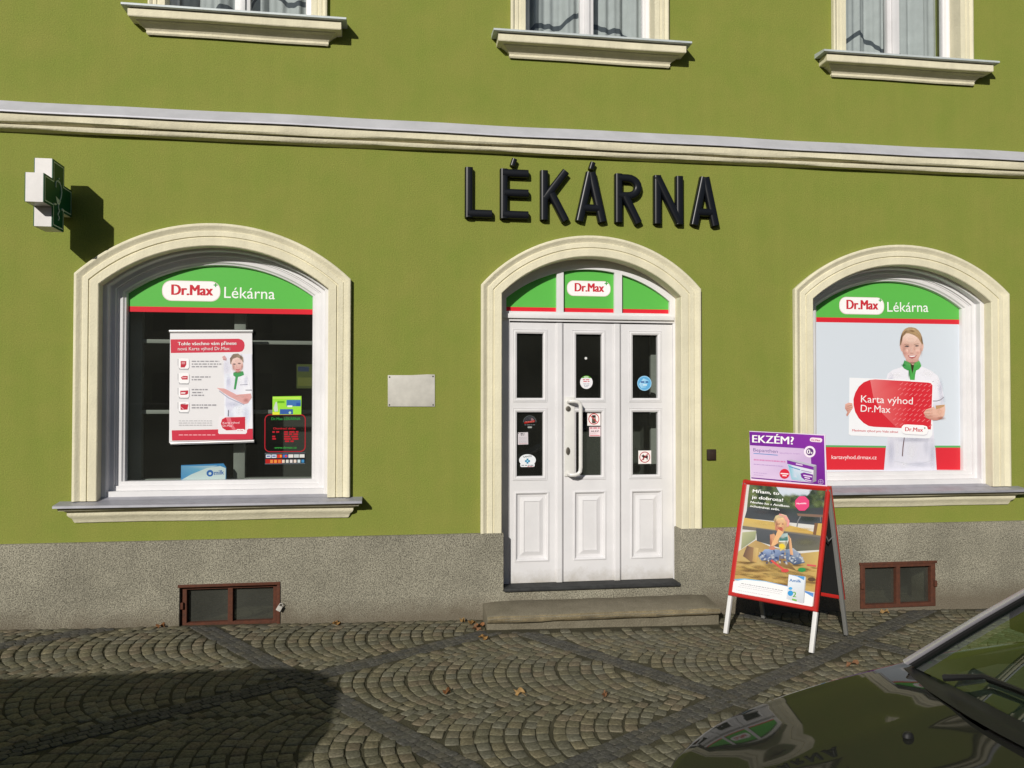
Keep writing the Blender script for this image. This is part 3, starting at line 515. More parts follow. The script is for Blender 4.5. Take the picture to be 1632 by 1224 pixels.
# ------------------------------------------------------------------ printed artwork (coloured shapes in metres)
DRAW={}
DRAW['banner']=[
('P',1,(92,170,100),[(3.6099,1.3766),(4.2994,1.3634),(4.2968,1.3469),(3.6098,1.3604)]),
('P',1,(92,170,100),[(4.7685,1.3623),(5.0222,1.3604),(5.022,1.3425),(4.7722,1.3444)]),
('P',1,(212,48,60),[(3.5974,1.3605),(4.2968,1.3469),(4.2774,1.1522),(3.5962,1.1602)]),
('P',1,(212,48,60),[(4.7748,1.3444),(5.022,1.3425),(5.0188,1.1435),(4.7874,1.1462)]),
('P',2,[(232,231,240),(232,231,240),(232,231,240),(232,231,240),(214,214,226),(214,214,226),(214,214,226),(214,214,226),(214,214,226),(214,214,226),(232,231,240)],[(4.4678,2.0639),(4.3712,2.0373),(4.3197,2.0016),(4.3039,1.9425),(4.2919,1.7069),(4.3128,1.4362),(4.307,1.3539),(4.2774,1.1451),(4.7873,1.1391),(4.7685,1.3623),(4.7527,1.6354)]),
('P',2,[(232,231,240),(232,231,240),(232,231,240),(232,231,240),(232,231,240),(232,231,240),(232,231,240),(232,231,240)],[(4.4678,2.0639),(4.6487,2.0687),(4.7328,2.0336),(4.8041,1.9864),(4.8424,1.8972),(4.8637,1.796),(4.704,1.7067),(4.4723,1.825)]),
('P',2,[(232,231,240),(232,231,240),(214,214,226),(214,214,226),(232,231,240)],[(4.7449,1.9207),(4.8424,1.8972),(4.8631,1.7305),(4.7586,1.7126),(4.7501,1.778)]),
('P',3,(120,112,122),[(4.7499,1.7566),(4.7961,1.7567),(4.8368,1.7691),(4.8639,1.7935),(4.8584,1.7985),(4.8328,1.7752),(4.795,1.7637),(4.75,1.7637)]),
('P',3,(170,168,175),[(4.7063,1.9188),(4.752,1.9285),(4.7694,1.9371),(4.7675,1.9402),(4.7509,1.9319),(4.7054,1.9223)]),
('P',3,(110,86,92),[(4.4705,1.4418),(4.4569,1.3533),(4.4498,1.2707),(4.46,1.2699),(4.4671,1.3522),(4.4807,1.4405)]),
('P',3,(198,200,210),[(4.3771,1.2275),(4.5184,1.1989),(4.6352,1.2012),(4.7459,1.2297),(4.7445,1.2343),(4.6344,1.2059),(4.5189,1.2036),(4.3782,1.2321)]),
('P',3,(218,220,230),[(4.5174,1.4343),(4.5423,1.3401),(4.535,1.2343),(4.5414,1.2339),(4.5488,1.3405),(4.5237,1.4357)]),
('P',3,(214,215,226),[(4.6971,1.4344),(4.6832,1.3388),(4.715,1.2429),(4.7237,1.2453),(4.6923,1.3395),(4.7061,1.4333)]),
('P',3,(196,150,138),[(4.4922,2.1289),(4.6215,2.1299),(4.6187,2.1025),(4.5614,2.0929),(4.5069,2.1016)]),
('P',4,[(70,150,85),(70,150,85),(70,150,85),(70,150,85),(80,170,80),(80,170,80),(80,170,80),(80,170,80),(80,170,80),(80,170,80),(80,170,80),(80,170,80),(95,178,95),(95,178,95),(95,178,95),(95,178,95)],[(4.4812,2.1219),(4.4595,2.0694),(4.4767,2.049),(4.5063,2.0333),(4.5212,2.0311),(4.5306,1.9696),(4.5377,1.9332),(4.5775,1.9333),(4.5829,1.9881),(4.5932,2.0315),(4.6207,2.0431),(4.6434,2.0707),(4.6337,2.1026),(4.6239,2.1185),(4.5964,2.1069),(4.5515,2.0938)]),
('P',5,(60,52,36),[(4.5391,2.095),(4.5764,2.0953),(4.566,2.0428),(4.5557,2.0016),(4.5486,2.0426)]),
('P',5,(190,160,140),[(4.5406,2.0973),(4.5764,2.0985),(4.5702,2.0793),(4.5539,2.0815)]),
('P',4,[(140,112,88),(140,112,88),(140,112,88),(176,146,110),(176,146,110),(176,146,110),(176,146,110),(176,146,110),(176,146,110),(176,146,110),(176,146,110),(176,146,110),(176,146,110),(176,146,110),(176,146,110),(140,112,88),(140,112,88)],[(4.4362,2.2513),(4.4391,2.2969),(4.4493,2.3381),(4.4645,2.3747),(4.4895,2.4024),(4.5243,2.4157),(4.5542,2.417),(4.589,2.4107),(4.6187,2.3905),(4.6409,2.3633),(4.6531,2.3314),(4.6588,2.2903),(4.6675,2.263),(4.6622,2.2263),(4.6271,2.2077),(4.5276,2.2067),(4.4484,2.2241)]),
('P',5,(218,176,164),[(4.4412,2.2559),(4.4536,2.2606),(4.463,2.1969),(4.4482,2.2059),(4.4396,2.2332)]),
('P',5,(222,182,168),[(4.6526,2.2674),(4.6676,2.2675),(4.6673,2.2355),(4.656,2.2034),(4.6461,2.2078)]),
('P',5,[(205,160,146),(226,190,176),(228,200,186),(230,205,192),(230,205,192),(228,200,186),(226,196,182),(222,190,176),(218,184,170),(222,186,172),(222,184,170),(216,174,162),(206,162,150),(200,152,142),(202,154,144),(206,158,148),(210,164,154),(214,168,158),(216,170,160),(212,166,154)],[(4.4487,2.2606),(4.4549,2.2971),(4.4691,2.3337),(4.4941,2.3605),(4.5289,2.361),(4.5685,2.3487),(4.6082,2.3263),(4.6329,2.2992),(4.6486,2.2673),(4.6513,2.2353),(4.6444,2.1895),(4.6266,2.1528),(4.6115,2.1253),(4.5864,2.1045),(4.5565,2.0984),(4.5267,2.1041),(4.5021,2.1221),(4.4825,2.1516),(4.4654,2.1879),(4.4524,2.2242)]),
('P',6,(233,196,184),[(4.5226,2.2021),(4.5213,2.1967),(4.5178,2.1918),(4.5122,2.188),(4.5053,2.1854),(4.4976,2.1845),(4.49,2.1853),(4.4831,2.1877),(4.4776,2.1915),(4.4741,2.1963),(4.473,2.2016),(4.4742,2.207),(4.4778,2.2118),(4.4833,2.2157),(4.4902,2.2182),(4.4979,2.2192),(4.5056,2.2184),(4.5125,2.216),(4.5179,2.2122),(4.5214,2.2074)]),
('P',6,(230,190,178),[(4.6346,2.2054),(4.6334,2.2003),(4.6302,2.1957),(4.6252,2.192),(4.6189,2.1896),(4.612,2.1888),(4.6051,2.1895),(4.5988,2.1918),(4.5939,2.1954),(4.5908,2.1999),(4.5897,2.205),(4.5909,2.2101),(4.5941,2.2147),(4.5991,2.2184),(4.6053,2.2208),(4.6123,2.2217),(4.6192,2.2209),(4.6254,2.2187),(4.6304,2.2151),(4.6335,2.2105)]),
('P',6,(234,206,194),[(4.6031,2.3171),(4.6004,2.3072),(4.5925,2.2982),(4.5803,2.291),(4.565,2.2862),(4.5481,2.2845),(4.5312,2.2859),(4.516,2.2902),(4.504,2.2972),(4.4963,2.306),(4.4937,2.3158),(4.4965,2.3257),(4.5043,2.3347),(4.5165,2.3419),(4.5317,2.3466),(4.5486,2.3484),(4.5655,2.3471),(4.5808,2.3427),(4.5928,2.3358),(4.6005,2.327)]),
('P',7,(120,100,96),[(4.4807,2.2427),(4.5007,2.2543),(4.5205,2.2522),(4.5289,2.2432),(4.508,2.2384)]),
('P',7,(110,92,92),[(4.5801,2.2483),(4.5976,2.2567),(4.6151,2.2555),(4.6225,2.2497),(4.6,2.2449)]),
('P',7,(160,130,108),[(4.4814,2.2592),(4.5006,2.2639),(4.5249,2.2574),(4.5261,2.2609),(4.5009,2.2675),(4.4804,2.2627)]),
('P',7,(150,122,104),[(4.5733,2.2602),(4.5981,2.2673),(4.6203,2.2688),(4.6201,2.2725),(4.5974,2.2708),(4.5722,2.2637)]),
('P',8,(60,60,66),[(4.5145,2.2467),(4.5131,2.2437),(4.5093,2.2419),(4.5047,2.2418),(4.501,2.2436),(4.4996,2.2465),(4.5011,2.2495),(4.5048,2.2514),(4.5094,2.2514),(4.5131,2.2496)]),
('P',8,(60,60,66),[(4.6075,2.2513),(4.6061,2.2484),(4.6023,2.2465),(4.5977,2.2464),(4.594,2.2482),(4.5926,2.2512),(4.5941,2.2541),(4.5978,2.256),(4.6024,2.2561),(4.6061,2.2543)]),
('P',7,(205,160,148),[(4.5345,2.2254),(4.5278,2.1949),(4.5443,2.1829),(4.5634,2.187),(4.5693,2.197),(4.5653,2.1988),(4.5611,2.1905),(4.5453,2.187),(4.5322,2.1957),(4.5389,2.2246)]),
('P',7,(178,92,96),[(4.5123,2.1655),(4.5471,2.1667),(4.572,2.1683),(4.6009,2.1686),(4.5843,2.1479),(4.5543,2.1385),(4.5271,2.1474)]),
('P',8,(244,238,236),[(4.5213,2.1624),(4.5471,2.1631),(4.5919,2.1653),(4.5744,2.1542),(4.547,2.1512),(4.5296,2.1547)]),
('P',6,(208,164,152),[(4.4982,2.1783),(4.5065,2.1602),(4.5102,2.1616),(4.5019,2.1798)]),
('P',6,(205,160,148),[(4.6091,2.183),(4.6009,2.1623),(4.6047,2.1611),(4.6128,2.1818)]),
('P',5,[(140,112,88),(140,112,88),(140,112,88),(176,146,110),(176,146,110),(176,146,110),(176,146,110),(176,146,110)],[(4.4487,2.2651),(4.4542,2.329),(4.4893,2.3819),(4.5242,2.3938),(4.5688,2.383),(4.5487,2.3612),(4.4991,2.3606),(4.4666,2.3292)]),
('P',6,[(190,160,120),(200,172,132),(170,138,100),(160,128,94),(176,142,104)],[(4.5292,2.3984),(4.579,2.4037),(4.6283,2.3494),(4.6466,2.2719),(4.6082,2.3309)]),
('P',5,(238,239,243),[(3.9544,1.9651),(4.733,1.9417),(4.7583,1.9185),(4.7457,1.46),(4.72,1.4291),(4.669,1.4278),(3.9674,1.4565),(3.9444,1.4681)]),
('P',6,(210,46,58),[(4.1446,1.9453),(4.0863,1.9235),(4.0405,1.885),(4.0071,1.8313),(3.9902,1.7776),(3.9907,1.7241),(4.0059,1.6628),(4.0386,1.6092),(4.0838,1.5669),(4.1333,1.5399),(4.1831,1.5321),(4.4001,1.522),(4.7317,1.5066),(4.7513,1.899),(4.737,1.9184),(4.7073,1.9245),(4.2028,1.9509)]),
('P',7,[(226,120,122),(232,140,140),(214,70,78),(212,52,62),(211,50,60),(216,80,86),(222,100,104),(224,110,112)],[(4.1487,1.9453),(4.2195,1.9502),(4.3866,1.9417),(4.538,1.9346),(4.501,1.5385),(4.4001,1.522),(4.2672,1.6471),(4.1767,1.8009)]),
('P',8,(226,118,122),[(4.3684,1.6766),(4.3987,1.6982),(4.3942,1.7036),(4.3638,1.6821)]),
('P',8,(226,118,122),[(4.3865,1.6318),(4.4168,1.6534),(4.4123,1.6589),(4.3819,1.6373)]),
('P',8,(226,118,122),[(4.3677,1.5872),(4.398,1.6087),(4.3934,1.6142),(4.3631,1.5927)]),
('P',8,(226,118,122),[(4.3858,1.5424),(4.4161,1.5639),(4.4115,1.5694),(4.3812,1.5479)]),
('P',8,(226,118,122),[(4.4348,1.8982),(4.4652,1.92),(4.4606,1.9255),(4.4302,1.9037)]),
('P',8,(226,118,122),[(4.4159,1.8533),(4.4464,1.8751),(4.4418,1.8805),(4.4113,1.8588)]),
('P',8,(226,118,122),[(4.434,1.8086),(4.4645,1.8303),(4.4599,1.8358),(4.4295,1.8141)]),
('P',8,(226,118,122),[(4.4145,1.6742),(4.4449,1.6958),(4.4403,1.7013),(4.4099,1.6797)]),
('P',8,(226,118,122),[(4.4326,1.6294),(4.463,1.651),(4.4584,1.6565),(4.428,1.6349)]),
('P',8,(226,118,122),[(4.4138,1.5847),(4.4442,1.6062),(4.4396,1.6117),(4.4092,1.5902)]),
('P',8,(226,118,122),[(4.4319,1.5399),(4.4623,1.5614),(4.4577,1.5669),(4.4273,1.5454)]),
('P',8,(226,118,122),[(4.481,1.8961),(4.5115,1.9178),(4.5069,1.9233),(4.4764,1.9015)]),
('P',8,(226,118,122),[(4.4621,1.8511),(4.4926,1.8729),(4.488,1.8784),(4.4575,1.8566)]),
('P',8,(226,118,122),[(4.4803,1.8063),(4.5108,1.8281),(4.5062,1.8335),(4.4757,1.8118)]),
('P',8,(226,118,122),[(4.4607,1.6719),(4.4912,1.6935),(4.4865,1.699),(4.4561,1.6773)]),
('P',8,(226,118,122),[(4.4788,1.627),(4.5093,1.6486),(4.5047,1.6541),(4.4742,1.6325)]),
('P',8,(226,118,122),[(4.46,1.5823),(4.4904,1.6038),(4.4858,1.6093),(4.4554,1.5878)]),
('P',8,(226,118,122),[(4.5274,1.8939),(4.5579,1.9157),(4.5533,1.9212),(4.5227,1.8994)]),
('P',8,(226,118,122),[(4.5084,1.8489),(4.539,1.8707),(4.5344,1.8762),(4.5038,1.8544)]),
('P',8,(226,118,122),[(4.5266,1.8041),(4.5572,1.8258),(4.5526,1.8313),(4.522,1.8096)]),
('P',8,(226,118,122),[(4.507,1.6695),(4.5375,1.6911),(4.5329,1.6966),(4.5023,1.675)]),
('P',8,(226,118,122),[(4.5251,1.6246),(4.5557,1.6462),(4.5511,1.6517),(4.5205,1.6301)]),
('P',8,(226,118,122),[(4.5062,1.5798),(4.5367,1.6014),(4.5321,1.6069),(4.5016,1.5853)]),
('P',8,(226,118,122),[(4.5738,1.8917),(4.6044,1.9135),(4.5998,1.919),(4.5692,1.8972)]),
('P',8,(226,118,122),[(4.5548,1.8467),(4.5854,1.8685),(4.5808,1.874),(4.5502,1.8522)]),
('P',8,(226,118,122),[(4.573,1.8018),(4.6037,1.8236),(4.599,1.8291),(4.5684,1.8073)]),
('P',8,(226,118,122),[(4.5723,1.712),(4.6029,1.7337),(4.5983,1.7392),(4.5677,1.7175)]),
('P',8,(226,118,122),[(4.5533,1.6671),(4.5839,1.6888),(4.5793,1.6943),(4.5487,1.6726)]),
('P',8,(226,118,122),[(4.5715,1.6222),(4.6021,1.6438),(4.5975,1.6493),(4.5669,1.6277)]),
('P',8,(226,118,122),[(4.5526,1.5774),(4.5831,1.5989),(4.5785,1.6045),(4.5479,1.5829)]),
('P',8,(226,118,122),[(4.6203,1.8896),(4.651,1.9114),(4.6464,1.9169),(4.6157,1.8951)]),
('P',8,(226,118,122),[(4.6013,1.8445),(4.632,1.8663),(4.6273,1.8718),(4.5967,1.85)]),
('P',8,(226,118,122),[(4.6195,1.7996),(4.6502,1.8214),(4.6456,1.8269),(4.6149,1.8051)]),
('P',8,(226,118,122),[(4.6005,1.7546),(4.6312,1.7763),(4.6266,1.7818),(4.5959,1.7601)]),
('P',8,(226,118,122),[(4.6188,1.7097),(4.6494,1.7314),(4.6448,1.7369),(4.6141,1.7152)]),
('P',8,(226,118,122),[(4.5998,1.6647),(4.6304,1.6864),(4.6258,1.6919),(4.5951,1.6702)]),
('P',8,(226,118,122),[(4.618,1.6198),(4.6487,1.6414),(4.644,1.6469),(4.6134,1.6253)]),
('P',8,(226,118,122),[(4.599,1.5749),(4.6296,1.5965),(4.625,1.602),(4.5944,1.5804)]),
('P',8,(226,118,122),[(4.6669,1.8874),(4.6977,1.9092),(4.693,1.9147),(4.6623,1.8929)]),
('P',8,(226,118,122),[(4.6479,1.8423),(4.6786,1.8641),(4.6739,1.8696),(4.6432,1.8478)]),
('P',8,(226,118,122),[(4.6661,1.7973),(4.6969,1.8191),(4.6922,1.8246),(4.6615,1.8028)]),
('P',8,(226,118,122),[(4.6471,1.7523),(4.6778,1.7741),(4.6732,1.7796),(4.6424,1.7578)]),
('P',8,(226,118,122),[(4.6653,1.7073),(4.6961,1.729),(4.6914,1.7346),(4.6607,1.7128)]),
('P',8,(226,118,122),[(4.6463,1.6623),(4.677,1.684),(4.6724,1.6895),(4.6417,1.6679)]),
('P',8,(226,118,122),[(4.6646,1.6173),(4.6953,1.639),(4.6906,1.6445),(4.6599,1.6229)]),
('P',8,(226,118,122),[(4.6455,1.5724),(4.6762,1.594),(4.6716,1.5996),(4.6409,1.5779)]),
('P',8,(226,118,122),[(4.7136,1.8852),(4.7444,1.9071),(4.7397,1.9126),(4.7089,1.8907)]),
('P',8,(226,118,122),[(4.6945,1.8401),(4.7253,1.8619),(4.7206,1.8674),(4.6899,1.8456)]),
('P',8,(226,118,122),[(4.7128,1.7951),(4.7436,1.8169),(4.7389,1.8224),(4.7081,1.8006)]),
('P',8,(226,118,122),[(4.6937,1.75),(4.7245,1.7718),(4.7198,1.7773),(4.6891,1.7555)]),
('P',8,(226,118,122),[(4.712,1.705),(4.7428,1.7267),(4.7381,1.7322),(4.7074,1.7105)]),
('P',8,(226,118,122),[(4.6929,1.66),(4.7237,1.6817),(4.719,1.6872),(4.6883,1.6655)]),
('P',8,(226,118,122),[(4.7112,1.6149),(4.742,1.6366),(4.7373,1.6421),(4.7066,1.6204)]),
('P',8,(226,118,122),[(4.6921,1.57),(4.7229,1.5916),(4.7182,1.5971),(4.6875,1.5755)]),
('P',8,(226,118,122),[(4.7104,1.5249),(4.7412,1.5465),(4.7365,1.552),(4.7058,1.5304)]),
('T', 9, (246, 240, 240), 'Karta výhod', (4.0586, 1.7486), (4.5549, 1.7302), 0.0629, 0),
('T', 9, (246, 240, 240), 'Dr.Max', (4.0555, 1.6666), (4.3383, 1.6547), 0.0613, 0),
('T', 7, (200, 90, 98), 'Maximum výhod pro Vaše zdraví', (3.9759, 1.4947), (4.4123, 1.4772), 0.0183, 1),
('P',9,(214,210,218),[(4.4443,1.494),(4.4488,1.5248),(4.4699,1.5441),(4.5036,1.5463),(4.6556,1.5379),(4.6937,1.5277),(4.7061,1.4928),(4.6931,1.4618),(4.6633,1.4527),(4.4861,1.4629),(4.4567,1.4723)]),
('P',10,(244,242,246),[(4.4418,1.5002),(4.4463,1.531),(4.4675,1.5502),(4.5011,1.5524),(4.6531,1.5442),(4.6912,1.5339),(4.7036,1.499),(4.6906,1.468),(4.6608,1.4589),(4.4836,1.4691),(4.4543,1.4785)]),
('T', 11, (200, 60, 72), 'Dr.Max', (4.4796, 1.4938), (4.6509, 1.4868), 0.0356, 1),
('P',11,(110,150,120),[(4.6614,1.5224),(4.6766,1.5224),(4.6766,1.5169),(4.6613,1.517)]),
('P',11,(110,150,120),[(4.6657,1.5271),(4.6724,1.527),(4.6723,1.5115),(4.6655,1.5116)]),
('P',6,[(222,172,156),(222,172,156),(222,172,156),(222,172,156),(222,172,156),(198,144,130),(198,144,130),(198,144,130),(198,144,130)],[(3.9116,1.7317),(3.9447,1.7455),(3.9776,1.7409),(3.9856,1.7011),(3.9647,1.6705),(3.9315,1.6247),(3.9192,1.6362),(3.9317,1.6629),(3.9097,1.6935)]),
('P',7,(176,120,108),[(3.9283,1.7119),(3.9736,1.7195),(3.973,1.7225),(3.9277,1.7149)]),
('P',7,(176,120,108),[(3.9281,1.6935),(3.9735,1.7011),(3.9729,1.7042),(3.9276,1.6965)]),
('P',7,(176,120,108),[(3.928,1.676),(3.9734,1.6836),(3.9728,1.6866),(3.9274,1.679)]),
('P',9,[(222,172,156),(222,172,156),(222,172,156),(222,172,156),(226,186,168),(226,186,168),(226,186,168),(226,186,168),(198,144,130),(198,144,130),(198,144,130),(198,144,130),(198,144,130),(198,144,130)],[(4.6583,1.6542),(4.684,1.6852),(4.7394,1.7023),(4.7565,1.7124),(4.7733,1.6929),(4.8675,1.7279),(4.8714,1.6851),(4.8624,1.6306),(4.8322,1.5995),(4.7894,1.588),(4.7554,1.588),(4.713,1.5998),(4.6791,1.6115),(4.6708,1.6348)]),
('P',10,(180,124,108),[(4.6841,1.674),(4.7479,1.6794),(4.7475,1.6832),(4.6837,1.6778)]),
('P',10,(180,124,108),[(4.6669,1.6445),(4.7476,1.6506),(4.7473,1.6545),(4.6665,1.6484)]),
('P',10,(180,124,108),[(4.6777,1.6135),(4.7475,1.6227),(4.7469,1.6265),(4.6772,1.6173)]),
('P',10,(190,150,110),[(4.7778,1.7201),(4.8675,1.7279),(4.8588,1.7123),(4.816,1.6929),(4.7818,1.6851)]),
('T', 3, (244, 232, 232), 'kartavyhod.drmax.cz', (3.7815, 1.2537), (4.2075, 1.2465), 0.0335, 0),
('B',6.5,(240,214,200),(4.5482,2.2982),(4.6429,2.2993),(4.5478,2.2434),.48999999999999994),
('B',6.5,(198,152,138),(4.4804,2.2062),(4.5077,2.2065),(4.4799,2.1379),.42),
('B',6.5,(200,156,142),(4.6421,2.2078),(4.662,2.208),(4.6415,2.1438),.35),
('B',6.5,(160,122,112),(4.5041,2.2484),(4.5369,2.2488),(4.504,2.2347),.35),
('B',6.5,(160,122,112),(4.6001,2.2531),(4.631,2.2534),(4.6,2.2403),.35),
('B',6.5,(224,164,152),(4.5001,2.1882),(4.5299,2.1885),(4.5,2.1672),.35),
('B',6.5,(226,168,156),(4.6095,2.1915),(4.6355,2.1917),(4.6094,2.1714),.35),
('B',6.5,(244,220,208),(4.5475,2.2137),(4.5604,2.2139),(4.5472,2.1772),.48999999999999994),
('B',6.5,(172,120,108),(4.5512,2.185),(4.5791,2.1853),(4.5512,2.1777),.45499999999999996),
('B',6.5,(232,192,178),(4.5557,2.1225),(4.6005,2.1229),(4.5556,2.1061),.42),
('B',6.5,(176,124,112),(4.5543,2.1348),(4.5822,2.1351),(4.5543,2.1294),.35),
('B',6.5,(150,104,92),(4.5565,2.0984),(4.6212,2.0988),(4.5564,2.0865),.45499999999999996),
('B',6.5,(214,170,156),(4.5775,2.2254),(4.5924,2.2256),(4.5772,2.198),.35),
('B',6.5,(210,166,152),(4.5201,2.2066),(4.5301,2.2067),(4.5199,2.1838),.27999999999999997),
('B',6.6,(212,186,148),(4.5142,2.3936),(4.5705,2.4132),(4.5219,2.374),.6),
('B',6.6,(206,178,138),(4.6135,2.3675),(4.6475,2.323),(4.5971,2.3568),.55),
('B',6.6,(104,78,62),(4.4541,2.3153),(4.4659,2.3145),(4.448,2.2562),.7),
('B',6.6,(110,84,64),(4.6519,2.2994),(4.6627,2.3009),(4.6591,2.2496),.7),
('B',6.6,(124,96,66),(4.5589,2.3828),(4.5925,2.375),(4.5554,2.3713),.6),
('B',6.6,(150,120,92),(4.4892,2.3705),(4.5182,2.4023),(4.4983,2.3636),.5),
('B',4.5,(40,110,60),(4.472,2.0786),(4.5017,2.0788),(4.4719,2.0667),.6),
('B',4.5,(110,196,110),(4.626,2.0797),(4.651,2.0799),(4.6258,2.0523),.5),
('B',4.5,(50,120,70),(4.5259,2.0015),(4.5408,2.0016),(4.5254,1.9468),.5),
('B',4.5,(110,190,120),(4.5756,2.0018),(4.5865,2.0018),(4.5751,1.947),.4),
('B',3.5,(196,198,214),(4.3511,1.9191),(4.3895,1.9193),(4.3502,1.813),.42),
('B',3.5,(246,246,250),(4.4094,1.9903),(4.4865,1.9907),(4.4091,1.9595),.36),
('B',3.5,(248,248,252),(4.7066,2.0037),(4.7977,2.0042),(4.7062,1.9562),.36),
('B',3.5,(196,198,214),(4.8292,1.8734),(4.8631,1.8735),(4.8282,1.7662),.42),
('B',3.5,(246,246,250),(4.797,1.9209),(4.8361,1.921),(4.7963,1.8495),.3),
('B',3.5,(176,178,194),(4.572,1.4169),(4.7924,1.4155),(4.5717,1.3862),.42),
('B',3.5,(200,202,218),(4.3463,1.3066),(4.3923,1.3062),(4.3451,1.1537),.42),
('B',3.5,(200,202,218),(4.7458,1.2913),(4.79,1.2909),(4.7444,1.1372),.42),
('B',3.5,(248,248,252),(4.5453,1.3049),(4.6227,1.3042),(4.5442,1.175),.36),
('B',3.5,(206,208,222),(4.6218,1.1978),(4.7904,1.196),(4.6215,1.1671),.36),
('B',3.5,(246,246,250),(4.4672,1.1994),(4.5444,1.1986),(4.4668,1.1523),.3),
('B',3.5,(206,208,222),(4.6879,1.351),(4.7268,1.3507),(4.6869,1.2444),.3),
('B',3.5,(244,244,250),(4.4042,1.3414),(4.4375,1.3411),(4.4031,1.2119),.24),
('B',3.5,(206,208,220),(4.8479,1.7781),(4.8871,1.7781),(4.8473,1.7186),.36),
('B',10.5,(236,196,176),(4.8157,1.6618),(4.8584,1.6617),(4.8153,1.6151),.6),
('B',10.5,(176,120,104),(4.8322,1.6073),(4.8835,1.6072),(4.8321,1.5886),.6),
('B',10.5,(238,202,188),(4.7051,1.6697),(4.7476,1.6696),(4.705,1.6588),.6),
('B',10.5,(236,198,184),(4.7048,1.6348),(4.7473,1.6347),(4.7047,1.6239),.6),
('B',10.5,(236,196,182),(3.9445,1.7241),(3.9775,1.7241),(3.9444,1.7088),.6)]
